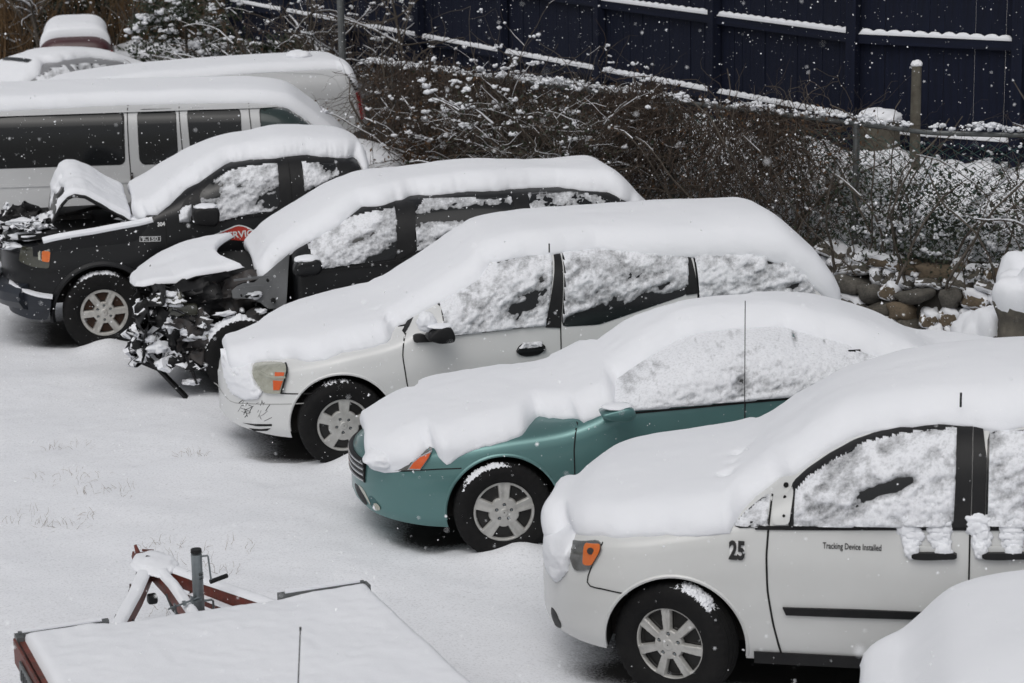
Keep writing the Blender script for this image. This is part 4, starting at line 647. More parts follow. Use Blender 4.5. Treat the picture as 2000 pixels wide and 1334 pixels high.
ribbon('belt_moulding', sh, f['belt'], .012, M['black_trim'], root, .005, th=.004)
ribbon('door_seam', sh, f['seam1'], .009, M['dark_void'], root); ribbon('door_seam', sh, f['seam2'], .007, M['dark_void'], root)
ribbon('bumper_seam', sh, f['bseam'], .007, M['dark_void'], root)
hl = patch('headlight', sh, f['hl'], M['lamp_clear'], root, .006, .006, step=.02, soft=1)
patch('corner_lamp', sh, f['lamp'], M['chrome'], hl, .013, .006, step=.015, soft=0)
lp = f['lamp']; c_ = (sum(p[0] for p in lp)/len(lp), sum(p[1] for p in lp)/len(lp))
patch('lens', sh, [(c_[0] + (p[0]-c_[0])*.84, c_[1] + (p[1]-c_[1])*.84) for p in lp], M['amber_red'], hl, .020, .004, step=.012, soft=0)
fg = patch('fog_lamp', sh, f['fog'], mat('teal_shade_trim', (.03, .10, .105), .5), root, .002, step=.012); patch('lens', sh, f['fogl'], M['lamp_body'], fg, .010, step=.01)
patch('air_intake', sh, f['intake'], M['black_trim'], root, .003, step=.012)
patch('intake_slot', sh, [(p[0] + .018, p[1] + .012) for p in f['intake'][:-3]], M['lamp_body'], root, .006, step=.012)
# grille wraps the nose
b = MB(); gp = []
ys_g = np.linspace(-.40, .40, 15); xg = lambda yy, o: sh.xf + sh.fr[0] * (1 - (1 - (abs(yy) / (sh.W * .985)) ** sh.fr[1]) ** (1 / sh.fr[1])) + o
for zz in (.455, .495, .535, .575): b.tube([(xg(yy, -.010), yy, zz) for yy in ys_g], .008, 6)
gr_ = b.build('grille', M['chrome'], root)
b = MB(); [b.tube([(xg(yy, .010), yy, zz) for yy in ys_g], .024, 6) for zz in (.46, .49, .52, .55, .575)]; b.build('grille_opening', M['black_trim'], gr_)
mc_ = np.mean(f['mirror'], 0); mi = box_mirror(root, sh, [(mc_[0] - .015 + (p[0] - mc_[0]) * 1.3, mc_[1] + .028 + (p[1] - mc_[1]) * 1.35) for p in f['mirror']], -.90, -1.08, M['teal_paint'], snow=.022)
b = MB(); b.box((f['mirror'][0][0] + .04, -.89, f['mirror'][2][1] + .01), (.08, .06, .03), bev=.008); b.build('mirror_arm', M['teal_paint'], mi)
blob('nose_snow', (-.80, -.52, .645), (.22, .30, .13), M['snow'], root, seed=2, sub=4, amp=.12)
blob('fog_snow', (f['fogl'][0][0] + .02, -float(sh.half(f['fogl'][0][0], .36)) - .004, f['fogl'][0][1] - .03), (.05, .03, .04), M['snow'], root, seed=3, sub=3)

# ================================================================= white minivan with the scuffed bumper
root, sh, f, v = veh('C', 'white minivan with a scuffed front bumper and black mirror, between teal sedan and wrecked van', 'minivan', GRP)
body_mesh(sh, M['white_paint2'], [(0, .335, .40), (2.95, .335, .39)], root)
arc_lip(sh, 0, .335, .40, M['white_paint2'], root)
wheel(root, 0, -.87, .338, 'fiveb', .34, .214, .225, tsnow=(70, 125, .006, -.09, .05)); wheel(root, 2.95, -.87, .338, 'fiveb', .34, .214, .225)
for xx in (0, 2.95): wheel(root, xx, .87, .338, 'fiveb', .34, .214, .225).rotation_euler = (0, 0, math.pi)
es = [p for p in f['snow'] if p[0] < 1.20]; rt = sorted([(p[0], p[1] - .03) for p in f['snow'] if 1.2 <= p[0] < 2.4] + [(2.6, 1.46), (3.0, 1.45), (3.3, 1.43), (3.55, 1.36), (3.8, 1.15), (4.0, .95)])
snow_cover(sh, es + rt + [(4.2, .9)], v['T'], root, x0=sh.xf + .07, seed=15, lipr=.09, side_min=.40, dents=[(.40, -.62, .03, .05), (.36, -.42, .03, .02)])
patch('side_window', sh, f['glass'], M['glass'], root, .005); patch('side_window', sh, f['glass2'], M['glass'], root, .005); patch('side_window', sh, f['glass3'], M['glass'], root, .005)
patch('pillar', sh, f['pillar'], M['black_trim'], root, .008, .003, soft=0); patch('pillar', sh, f['pillar2'], M['black_trim'], root, .008, .003, soft=0)
g = f['glass']; cx = sum(p[0] for p in g)/len(g); cz = sum(p[1] for p in g)/len(g)
crust(sh, g, root, amp=.026, bias=.38, holes=[(cx + .24, cz - .07, .15, .07, 1.5), (cx + .34, cz - .12, .15, .05, .9), (cx - .45, cz - .20, .07, .04, 1.0), (cx + .38, cz + .12, .03, .03, .9), (cx, cz - .27, .6, .06, -.5)], seed=21, ang=.45)
g = f['glass2']; cx = sum(p[0] for p in g)/len(g)
crust(sh, g, root, amp=.026, bias=.30, holes=[(cx, 1.02, .9, .12, 2.2), (cx + .3, 1.13, .5, .06, .9), (cx - .3, 1.10, .2, .03, .5)], seed=23, ang=.25)
g = f['glass3']; cx = sum(p[0] for p in g)/len(g)
crust(sh, g, root, amp=.026, bias=.42, holes=[(cx + .08, 1.40, .07, .025, 1.8), (cx + .15, 1.28, .2, .03, .5), (3.6, 1.2, .12, .04, .7)], seed=26, ang=.15)
ribbon('window_edge', sh, f['frameblk'], .016, M['black_trim'], root, .008, th=.002)
ribbon('wiper_channel', sh, f['wiper'][:3], .014, M['black_trim'], root, .008, th=.004)
ribbon('door_seam', sh, f['seam1'], .009, M['dark_void'], root); ribbon('door_seam', sh, f['seam2'], .009, M['dark_void'], root); ribbon('fender_seam', sh, f['fseam'], .007, M['dark_void'], root)
ribbon('bumper_seam', sh, f['bseam'], .008, M['dark_void'], root)
hl = patch('headlight', sh, f['hl'], M['lamp_body'], root, .020, .010, step=.02, soft=1)
patch('turn_signal', sh, f['amb1'], M['amber_red'], hl, .032, .004, step=.012, soft=0); patch('turn_signal', sh, f['amb2'], M['amber_red'], hl, .032, .004, step=.012, soft=0)
ribbon('headlight_rim', sh, [f['hl'][i] for i in (3, 4, 5, 6)], .012, M['dark_void'], hl, .033, th=.002)
hx, hz = f['hl'][0]; ribbon('lamp_tube', sh, [(hx + .03, hz - .02), (hx + .12, hz - .045), (hx + .22, hz - .03)], .018, M['lamp_body'], hl, .032, th=.008)
for k_ in ('slot1', 'slot2'): patch('bumper_slot', sh, f[k_], M['dark_void'], root, .003, step=.012, soft=0)
ribbon('bumper_crease', sh, f['bseam2'], .006, mat('grey_line_paint', (.33, .33, .32), .5), root, .002)  # grey line drawn along the bumper crease
s5 = f['scuff']; rr_ = random.Random(4)
x0_, x1_ = min(p[0] for p in s5), max(p[0] for p in s5); z0_, z1_ = min(p[1] for p in s5), max(p[1] for p in s5)
for q in range(26):
    ax_, az_ = rr_.uniform(x0_, x1_), rr_.uniform(z0_, z1_); L_ = rr_.uniform(.015, .07); an = rr_.choice([rr_.uniform(-.3, .2), rr_.uniform(1, 2.2), rr_.uniform(.5, 1.2)])
    ribbon('scratch', sh, [(ax_, az_), (ax_ + L_ * math.cos(an) * .5 + rr_.uniform(-.008, .008), az_ + L_ * math.sin(an) * .5), (ax_ + L_ * math.cos(an), az_ + L_ * math.sin(an))], rr_.uniform(.0018, .005), M['black_trim'], root, .0015)
patch('mirror_base', sh, f['mbase'], M['black_trim'], root, .004, .03, step=.02); box_mirror(root, sh, f['mirror'], -1.0, -1.17, M['black_trim'], snow=.02)
blob('mirror_snow', (f['mirror'][0][0] + .03, -1.03, f['mirror'][0][1] + .11), (.15, .13, .15), M['snow'], root, seed=7, sub=4, amp=.15)
dh = patch('door_handle', sh, f['handle'], M['black_trim'], root, .004, .006, step=.015, soft=2)
hx = sum(p[0] for p in f['handle'])/8; hz = sum(p[1] for p in f['handle'])/8
patch('handle_grip', sh, [(hx - .12, hz + .005), (hx + .12, hz + .012), (hx + .12, hz - .012), (hx - .12, hz - .02)], M['black_paint'], dh, .02, .012, step=.02)
crust(sh, [(hx - .10, hz + .008), (hx + .09, hz + .018), (hx + .085, hz + .05), (hx - .06, hz + .055)], root, amp=.02, bias=.8, seed=31, name='handle_snow', off=.018, res=.008)
crust(sh, [(-.862, .62), (-.82, .50), (-.72, .475), (-.62, .51), (-.585, .575), (-.63, .62), (-.655, .70), (-.64, .79), (-.86, .76)], root, amp=.035, bias=.85, seed=73, name='nose_snow', off=.004, res=.011, shade=1.2)
b = MB(); b.tube([(1.66, -.80, 1.56), (1.66, -.80, 1.63)], .006, 6); b.build('aerial', M['black_trim'], root)

# ================================================================= wrecked dark van without its front fender
root, sh, f, v = veh('D', 'dark minivan with its front end torn away and the bonnet lifted under snow', 'minivan', GRP)
RD = root
shd = Shell(dict({k: V['D'][k] for k in V['D']}, x=(.42, 3.85), front=(.10, 3.0)))
body_mesh(shd, M['black_paint'], [(2.95, .34, .39)], root)
snow_cover(Shell(dict(V['D'], x=(.14, 3.85), front=(.20, 3.0))), f['snow'] + [(3.9, 1.2)], v['T'], root, x0=.17, seed=41, lipr=.08, side_min=.36)
wheel(root, 0, -.86, .345, 'steel', .345, .205, .225, rimmat='rust', tsnow=(62, 168, .045, -.08, .08)); wheel(root, 2.95, -.86, .345, 'steel', .345, .205, .225, rimmat='rust')
for xx in (0, 2.95): wheel(root, xx, .86, .345, 'steel', .345, .205, .225, rimmat='rust').rotation_euler = (0, 0, math.pi)
patch('window_frame', shd, f['frame'], M['black_trim'], root, .003)
for k_ in ('glass', 'glass2', 'glass3'): patch('side_window', shd, f[k_], M['glass'], root, .006)
patch('pillar', shd, f['pillar'], M['black_trim'], root, .009, .003, soft=0); patch('pillar', shd, f['pillar2'], M['black_trim'], root, .009, .003, soft=0)
g = f['glass']; cx = sum(p[0] for p in g)/len(g); cz = sum(p[1] for p in g)/len(g)
crust(shd, g, root, amp=.026, bias=.30, holes=[(cx + .36, cz - .12, .26, .07, 1.9), (cx + .1, cz + .02, .2, .03, .5)], seed=43, ang=.3)
g = f['glass2']; cx = sum(p[0] for p in g)/len(g)
crust(shd, g, root, amp=.022, bias=.0, holes=[(cx, 1.48, .9, .05, 1.5), (cx - .2, 1.15, .4, .10, .7), (cx - .42, 1.35, .04, .2, -1.2), (cx + .1, 1.38, .7, .04, -.6)], seed=45, ang=.05)
crust(shd, f['glass3'], root, amp=.02, bias=-.6, holes=[(f['glass3'][3][0], f['glass3'][3][1] - .04, .22, .05, -1.3), (f['glass3'][0][0], 1.45, .03, .12, -1.2)], seed=47)
ribbon('door_seam', shd, f['seam1'], .009, M['dark_void'], root); ribbon('door_seam', shd, f['doorf'], .012, M['dark_void'], root)
ribbon('belt_moulding', shd, f['belt'], .022, M['black_trim'], root, .007, th=.004)
box_mirror(root, shd, f['mirror'], -.99, -1.17, M['black_paint'], snow=.045)
b = MB(); b.box((f['mirror'][0][0] + .1, -.96, f['mirror'][0][1] - .05), (.1, .1, .06)); b.build('mirror_arm', M['black_trim'], root)
# inner fender and the torn nose
inn = patch('inner_fender', shd, f['inner2'], M['primer'], root, 0, step=.03, fn=lambda X, Z: .83 + .06 * np.clip((X - .1) / .3, 0, 1) - .05 * np.clip((Z - .8) / .3, 0, 1), soft=0)
ip = np.array(f['inner2']); icx, icz = float(ip[:, 0].mean()), float(ip[:, 1].mean()); b = MB()
for dx_, dz_, r_ in ((.09, .10, .012), (.13, -.08, .020), (-.14, -.02, .008), (-.09, -.03, .006), (-.02, -.11, .006)): b.tube([(icx + dx_, -.86, icz + dz_), (icx + dx_, -.91, icz + dz_)], r_, 12)
b.box((icx - .05, -.885, icz - .03), (.12, .03, .022), bev=.008)
b.build('bolt_holes', M['dark_void'], inn)
b = MB(); b.bar((icx - .18, -.90, icz + .05), (icx + .05, -.90, icz + .06), .01, .01); b.bar((icx - .2, -.9, icz + .12), (icx + .10, -.90, icz + .14), .02, .015); b.build('pressing', M['primer'], inn)
ribbon('pillar_strip', shd, [(.19, 1.0), (.26, 1.07), (.36, 1.15), (.44, 1.22)], .05, M['black_trim'], root, .0, th=.02)
H = V['D']['hood']; near, far = np.array(H[0]), np.array(H[1]); S_, T_ = 60, 44
def rs(P, n):
    d = np.concatenate([[0], np.cumsum(np.linalg.norm(np.diff(P, axis=0), axis=1))]); t = np.linspace(0, d[-1], n); return np.stack([np.interp(t, d, P[:, k]) for k in range(3)], 1)
def loft(near, far, S_, T_, crown, concave=0, bow=0, seed=0, lump=0):
    A, B_ = rs(near, S_), rs(far, S_); t = np.linspace(0, 1, T_)[None, :, None]; G = A[:, None] * (1 - t) + B_[:, None] * t
    s_ = np.linspace(0, 1, S_)[:, None]; tt = t[..., 0]; hump = np.sin(np.pi * tt)
    G[..., 2] += crown * hump ** .8 * np.sin(np.pi * np.clip(s_ * .9 + .1, 0, 1)) ** .6
    G[..., 0] -= concave * hump * s_ ** 3; G[..., 0] -= bow * hump * (1 - s_) ** 3
    G[..., 2] += lump * fbm(G[..., 0] * 6 + seed, G[..., 1] * 6, 0, 3); return G
def sheet(name, G, m, parent, off=0, snow=0, lipr=.05, mask=None, under=None):
    """a lofted sheet with thickness; with snow>0 the layer lying on it"""
    a, b_ = G.shape[:2]; N = np.cross(np.gradient(G, axis=0), np.gradient(G, axis=1)); N /= np.linalg.norm(N, axis=-1, keepdims=True); N = np.where(N[..., 2:3] < 0, -N, N)
    if snow:
        s_ = np.linspace(0, 1, a)[:, None]; t = np.linspace(0, 1, b_)[None]; La = np.linalg.norm(np.diff(G, axis=0), axis=-1).sum(0).mean(); Lb = np.linalg.norm(np.diff(G, axis=1), axis=-1).sum(1).mean()
        d = np.minimum(np.minimum(s_, 1 - s_) * La, np.minimum(t, 1 - t) * Lb); k = 1 - np.clip(d / lipr, 0, 1); pr = np.sqrt(np.maximum(1 - k*k, 0))
        th = snow * pr * np.clip(N[..., 2] * 1.2, .1, 1) * (1 + .15 * fbm(G[..., 0]*5, G[..., 1]*5, 1, 3)) + .004
        if mask is not None: th = np.minimum(th, mask(G, N))
        top = G + N * th[..., None]; bot = G - N * .004
    else: top = G + N * .006; bot = G - N * .006
    V_ = np.concatenate([top.reshape(-1, 3), bot.reshape(-1, 3)]); n = a * b_; i, j = np.meshgrid(np.arange(a-1), np.arange(b_-1), indexing='ij')
    F = np.stack([i*b_ + j, i*b_ + j + 1, (i+1)*b_ + j + 1, (i+1)*b_ + j], -1).reshape(-1, 4); Fl = [tuple(q) for q in F] + [tuple(n + q for q in reversed(w)) for w in F]
    ring = [k for k in range(b_)] + [k*b_ + b_ - 1 for k in range(1, a)] + [(a-1)*b_ + k for k in range(b_-2, -1, -1)] + [k*b_ for k in range(a-2, 0, -1)]
    for k in range(len(ring)): p, q = ring[k], ring[(k+1) % len(ring)]; Fl.append((q, p, n + p, n + q))
    bm = bmesh.new(); vv = [bm.verts.new(p) for p in V_]
    for w in Fl: bm.faces.new([vv[q] for q in w])
    bmesh.ops.recalc_face_normals(bm, faces=bm.faces); me = bpy.data.meshes.new(name); bm.to_mesh(me); bm.free(); me.materials.append(m)
    for p in me.polygons: p.use_smooth = True
    me.set_sharp_from_angle(angle=R(60)); o = bpy.data.objects.new(name, me); COL.objects.link(o); o.parent = parent; return o
near[:, 2] -= .02; far[:, 2] -= .025
Gd = loft(near, far, S_, T_, .01, concave=.20, bow=.05)
hd = sheet('bonnet', Gd, M['black_paint'], root); sheet('bonnet_snow', Gd + [0, 0, .006], M['snow'], hd, snow=.045, lipr=.05)
def crumple(name, c, ax, size, seed, m, parent, rot=0, snow=0):
    """torn, dented plate; ax = two edge directions"""
    u, v_ = Vector(ax[0]).normalized(), Vector(ax[1]).normalized(); n_ = u.cross(v_); a, b_ = 14, 10; G = np.zeros((a, b_, 3))
    for i in range(a):
        for j in range(b_):
            p, q = i/(a-1) - .5, j/(b_-1) - .5; e_ = 1 + .35 * float(vnoise(i*.5 + seed, j*.2, 1)); k_ = 1 + .35 * float(vnoise(i*.2, j*.6 + seed, 4)); d = .30 * min(size) * float(vnoise(p*4 + seed*3.3, q*4, 2)) + .10 * min(size) * float(vnoise(p*11 + seed, q*11, 6))
            G[i, j] = Vector(c) + u * (p * size[0] * k_) + v_ * (q * size[1] * e_) + n_ * d
    o = sheet(name, G, m, parent)
    if snow: sheet('snow', G + [0, 0, .004], M['snow'], o, snow=snow, lipr=.03, mask=lambda G_, N: (N[..., 2] - .74) * .10 + .02 * fbm(G_[..., 0]*9, G_[..., 1]*9, G_[..., 2]*9, 2))
    return o
jr = random.Random(12); b = MB()
b.box((.22, 0, .72), (.05, 1.5, .5)); b.box((-.2, 0, .38), (.9, 1.0, .10)); b.box((-.15, .1, .62), (.55, .6, .35), bev=.03); b.box((-.38, 0, .78), (.62, 1.15, .36)); b.box((-.05, 0, .80), (.5, 1.1, .42))
b.build('engine_and_void', M['dark_void'], root, smooth=False)  # engine plus dark boxes standing in for the shade under the bonnet
b = MB(); b.tube([(-.52, yy, .50 - .06 * abs(yy)) for yy in np.linspace(-.72, .7, 9)], .045, 8); b.box((-.42, -.1, .62), (.05, 1.0, .34)); b.build('radiator_frame', M['black_trim'], root, smooth=False)
b = MB()
for q in range(26):
    p = Vector((jr.uniform(-.90, .05), jr.uniform(-.90, -.25), jr.uniform(.34, .92))); d = Vector((jr.uniform(-1, 1), jr.uniform(-.6, .6), jr.uniform(-1, 1))).normalized(); L_ = jr.uniform(.06, .24)
    b.bar(p, p + d * L_, jr.uniform(.012, .05), jr.uniform(.008, .03))
b.build('torn_brackets', M['black_trim'], root, smooth=False)['kind'] = 'stuff'
b = MB()
for q in range(34):
    p = Vector((jr.uniform(-.86, .02), jr.uniform(-.88, -.5), jr.uniform(.38, .8))); pts = [p]
    for w_ in range(6): p = p + Vector((jr.uniform(-.05, .05), jr.uniform(-.02, .02), jr.uniform(-.07, .03))); pts.append(p)
    b.tube(pts, jr.uniform(.004, .009), 5)
b.build('loose_wires', M['cable'], root)['kind'] = 'stuff'
b = MB(); b.box((-.30, -.84, .52), (.09, .06, .09), bev=.01); b.box((-.12, -.86, .33), (.06, .04, .06), bev=.01); b.box((-.05, -.80, .60), (.06, .05, .03)); b.build('connectors', M['lamp_body'], root)
b = MB(); b.box((-.29, -.86, .44), (.025, .03, .07)); b.build('orange_plug', M['amber'], root); b = MB(); b.box((-.09, -.88, .30), (.05, .02, .05)); b.build('green_plug', M['green_wire'], root)
# crumpled bumper cover curling at the near corner, and the strip hanging to the ground
G2 = np.zeros((26, 10, 3))
for i in range(26):
    a = i / 25; ang = -.2 + 2.0 * a
    for j in range(10):
        q = j / 9; G2[i, j] = (-.74 - .16 * math.sin(ang) * (1 - .3*q) + .05 * math.sin(9*a), -.30 - .62 * a + .04 * math.sin(7*q + 4*a), .40 + .36 * q - .06 * a + .03 * math.sin(8*a + 3*q))
sheet('bumper_cover', G2, M['black_trim'], root)
b = MB(); b.bar((-.84, -.86, .42), (-.50, -.92, .02), .10, .022); b.bar((-.93, -.8, .38), (-.74, -.88, .30), .05, .03); b.bar((-.5, -.9, .40), (-.42, -.9, .16), .13, .02); b.build('hanging_strip', M['black_trim'], root, smooth=False)
b = MB(); b.box((-.50, -.80, .78), (.26, .12, .10), bev=.03); b.build('headlight_shell', M['lamp_dark'], root)
for q, (c_, d_) in enumerate([((-.62, -.84, .66), (.10, .12, .12)), ((-.72, -.84, .48), (.20, .16, .10)), ((-.42, -.80, .56), (.30, .24, .09)), ((-.22, -.84, .60), (.22, .14, .07)),
        ((-.08, -.82, .66), (.24, .14, .07)), ((-.02, -.86, .53), (.12, .05, .20)), ((-.46, -.9, .17), (.15, .12, .05)), ((-.55, -.85, .84), (.12, .12, .05)), ((.12, -.84, .88), (.12, .12, .06)), ((.16, -.86, .74), (.12, .07, .04)), ((-.74, -.9, .34), (.08, .08, .05)), ((-.80, -.86, .56), (.10, .08, .06)), ((-.34, -.88, .66), (.10, .06, .05)), ((-.62, -.8, .92), (.16, .12, .05)), ((-.30, -.86, .46), (.08, .05, .08)), ((-.5, -.86, .64), (.12, .06, .10)), ((-.14, -.86, .74), (.16, .06, .04))]):
    blob('snow_clump', c_, d_, M['snow'], root, seed=q + 50, sub=3, amp=.5, k=1.9, rot=q)
crumple('crushed_panel', (-.74, -.42, .80), ((0, 1, 0), (.1, 0, 1)), (.95, .36), 61, M['black_trim'], root); crumple('crushed_panel', (-.46, -.66, .84), ((1, 0, .1), (0, .1, 1)), (.62, .30), 62, M['black_trim'], root); crumple('crushed_panel', (-.02, -.62, .86), ((1, 0, .1), (0, .1, 1)), (.5, .30), 63, M['steel_dark'], root)
cr = random.Random(31); X_, Y_, Z_ = (1, 0, 0), (0, 1, 0), (0, 0, 1)
for q, (c_, ax_, sz_, mm, sn_) in enumerate([((-.80, -.55, .62), (Y_, Z_), (.6, .34), 'black_trim', 0), ((-.62, -.80, .60), (X_, Z_), (.36, .40), 'black_trim', 0), ((-.36, -.84, .50), (X_, Z_), (.34, .36), 'steel_dark', 0), ((-.70, -.72, .80), (X_, (0, 1, .3)), (.34, .30), 'black_trim', .04),
        ((-.46, -.82, .70), (X_, (0, 1, .5)), (.34, .2), 'steel_dark', .04), ((-.82, -.80, .50), ((1, .4, -.3), (0, .3, 1)), (.24, .30), 'black_trim', .03), ((-.5, -.86, .34), ((1, 0, -.2), (0, .8, .5)), (.40, .22), 'black_trim', .035), ((-.28, -.84, .36), ((1, 0, 0), (0, .3, 1)), (.3, .22), 'steel_dark', 0), ((-.92, -.62, .44), ((.3, 1, 0), (0, .1, 1)), (.4, .26), 'black_trim', .03), ((-.60, -.86, .90), ((1, 0, .1), (0, 1, .2)), (.22, .16), 'lamp_dark', .02)]):
    crumple('crushed_panel', c_, ax_, sz_, q + 2, M[mm], root, snow=sn_)
b = MB(); b.tube([(-.74, yy, .52 + .03 * math.sin(yy * 9)) for yy in np.linspace(-.78, .7, 12)], [.05 + .01 * math.sin(k * 2.1) for k in range(12)], 8); b.build('bumper_beam', M['steel_dark'], root)
b = MB(); b.tube([(.16, -.80, .56), (.10, -.84, .74)], .075, 14); b.build('strut_tower', M['steel_dark'], root)

# ================================================================= black pickup with crumpled bonnet
root, sh, f, v = veh('E', 'black pickup truck with a crumpled tented bonnet and orange side lamp, at row end', 'pickup', GRP)
she = Shell(dict(V['E'], x=(-.95, 4.35)))
zt = [(a, b_) for a, b_ in V['E']['zt'] if .3 < a < 2.0] + [(2.3, 1.73), (2.48, 1.67), (2.62, 1.3), (2.75, 1.22), (4.6, 1.22)]; she.D['zt'] = [(-.95, .93), (-.88, 1.0), (-.5, 1.05), (0, 1.09), (.33, 1.13)] + zt
zt2 = []
for a, b_ in she.D['zt']: zt2.append((a, b_))
she.D['zt'] = zt2
body_mesh(she, M['black_paint'], [(0, .36, .47), (3.55, .36, .46)], root, nx=120)
cabz = [p for p in V['E']['zt'] if p[0] < 2.0] + [(2.3, 1.74), (2.5, 1.68), (2.6, 1.50)]
shc = Shell(dict(V['E'], x=(.30, 2.60), front=(.25, 3.0), rear=(.12, 4), zt=cabz))
snow_cover(shc, f['snow'][:-2] + [(2.6, 1.66)], v['T'], root, x0=.34, x1=2.58, seed=61, lipr=.08, side_min=.34)
b = MB(); blob('bed_snow', (3.6, 0, 1.25), (1.5, 1.85, .22), M['snow'], root, seed=3, sub=4, amp=.05)
patch('window_frame', she, f['frame'], M['black_trim'], root, .003); patch('side_window', she, f['glass'], M['glass'], root, .006); patch('side_window', she, f['glass2'], M['glass'], root, .006)
g = f['glass']; cx = sum(p[0] for p in g)/len(g); cz = sum(p[1] for p in g)/len(g)
crust(she, g, root, amp=.022, bias=.15, holes=[(cx - .30, cz + .18, .10, .2, 2.2), (cx + .42, cz - .04, .2, .09, 1.8), (cx + .1, cz + .03, .22, .035, .6), (cx - .1, cz - .25, .4, .05, -.8)], seed=63, ang=.25)
g = f['glass2']; crust(she, g, root, amp=.02, bias=.0, holes=[(g[0][0] + .08, g[0][1] - .1, .06, .3, -1), (g[0][0] + .28, g[0][1] - .03, .08, .08, 1.3), (g[0][0] + .42, g[0][1] - .22, .14, .12, -1.2)], seed=65, ang=.8)
ribbon('door_seam', she, f['seam1'], .011, M['dark_void'], root); ribbon('door_seam', she, f['seam2'], .011, M['dark_void'], root)
ribbon('belt_moulding', she, f['belt'], .02, M['black_trim'], root, .006, th=.006)
box_mirror(root, she, f['mirror'], -1.04, -1.26, M['black_trim'], snow=.035); b = MB(); b.box((f['mirror'][0][0] + .14, -1.0, f['mirror'][4][1] + .06), (.12, .12, .06)); b.build('mirror_arm', M['black_trim'], root)
crust(she, f['tri'], root, amp=.05, bias=.9, seed=67, name='corner_snow')
wheel(root, 0, -.85, .365, 'alloy', .385, .232, .26, rimmat='alloy', tsnow=(60, 135, .014, -.12, 0)); wheel(root, 3.55, -.85, .365, 'alloy', .385, .232, .26, rimmat='alloy')
for xx in (0, 3.55): wheel(root, xx, .85, .365, 'alloy', .385, .232, .26, rimmat='alloy').rotation_euler = (0, 0, math.pi)
arc_lip(she, 0, .36, .47, M['black_paint'], root, w=.03, r=.028)
hl = patch('headlight', she, f['hl'], M['lamp_dark'], root, .010, .006, step=.02, soft=1); patch('turn_signal', she, f['amber'], M['amber'], hl, .020, .004, step=.015, soft=1); patch('lamp_strip', she, f['chrome'], M['lamp_body'], hl, .020, .002, step=.015, soft=0)
bp_ = patch('front_bumper', she, f['bump'], M['steel_dark'], root, .05, .03, step=.03, soft=1); bp_.data.materials[0] = mat('bumper_blue_black', (.022, .027, .037), .45, .3, .2, noise=(6, .6, (.012, .013, .016)))
b = MB(); b.tube([(-.93 + .25 * (yy/.9) ** 4, yy, .55) for yy in np.linspace(-.9, .9, 13)], [.13] * 13, 10); b.build('bumper_bar', bp_.data.materials[0], root)
ribbon('bumper_snow', she, [(p[0], p[1] + .012) for p in f['bsnow']], .028, M['snow'], root, .05, th=.05)
tp = sorted(f['fendtop']); b = MB(); b.tube([(p[0], -float(.90), p[1] + .012) for p in resample(tp, .05, closed=False, soft=1)], .035, 10); b.build('fender_snow', M['snow'], root)
b = MB(); b.tube([(p[0], -.86, p[1] - .0) for p in resample(tp, .05, closed=False, soft=1)], .045, 10); b.build('fender_snow', M['snow'], root)
fx = tp[0][0]
pl_ = patch('fender_top', she, [(tp[0][0] - .1, tp[0][1] - .12), (tp[0][0] - .1, tp[0][1] - .03)] + [(p[0], p[1] - .0) for p in tp if p[0] < .5] + [(.5, .95), (0, .85)], M['black_paint'], root, 0, .004, step=.04, fn=lambda X, Z: .925 + 0 * X, soft=0)
nb = np.array(f['badge']); bcx, bcz = nb[:, 0].mean(), nb[:, 1].mean(); bw = nb[:, 0].max() - nb[:, 0].min()
sid = lambda X, Z: np.maximum(she.half(X, Z), .93)
bd = patch('badge', she, f['badge'], M['chrome'], root, .006, .004, step=.02, soft=0, fn=sid)
patch('badge_ground', she, [(bcx + (p[0]-bcx)*.93, bcz + (p[1]-bcz)*.72) for p in f['badge']], M['black_vinyl'], bd, .012, step=.02, soft=0, fn=sid)
flat_text('F-150', .036, bcx, bcz + .001, she, M['chrome'], root, 'badge_lettering', .016, wscale=bw / .13 * .82, bold=.002, fn=sid, tilt=.03)
b2 = f['badge2']; flat_text('TRITON V8', .014, (b2[0][0] + b2[1][0])/2, b2[0][1], she, M['chrome'], root, 'badge_lettering', .006, wscale=1.6, fn=sid) if False else None
n3 = f['n304']; flat_text('304', .038, (n3[0][0] + n3[1][0])/2, n3[0][1], she, M['white_vinyl'], root, 'unit_number', .006, wscale=.9, bold=.002, fn=sid, tilt=.05)
patch('door_decal', she, f['decal'], M['red_vinyl'], root, .004, step=.06, soft=0)
de = f['decal']; dt = f['dectext']; ribbon('decal_border', she, [de[0], de[1], de[2], de[3]], .010, M['white_vinyl'], root, .0065)
flat_text('SERVICE', .062, dt[0][0], dt[0][1] - .004, she, M['white_vinyl'], root, 'decal_lettering', .0075, wscale=1.05, bold=.002, tilt=.05, align='LEFT')
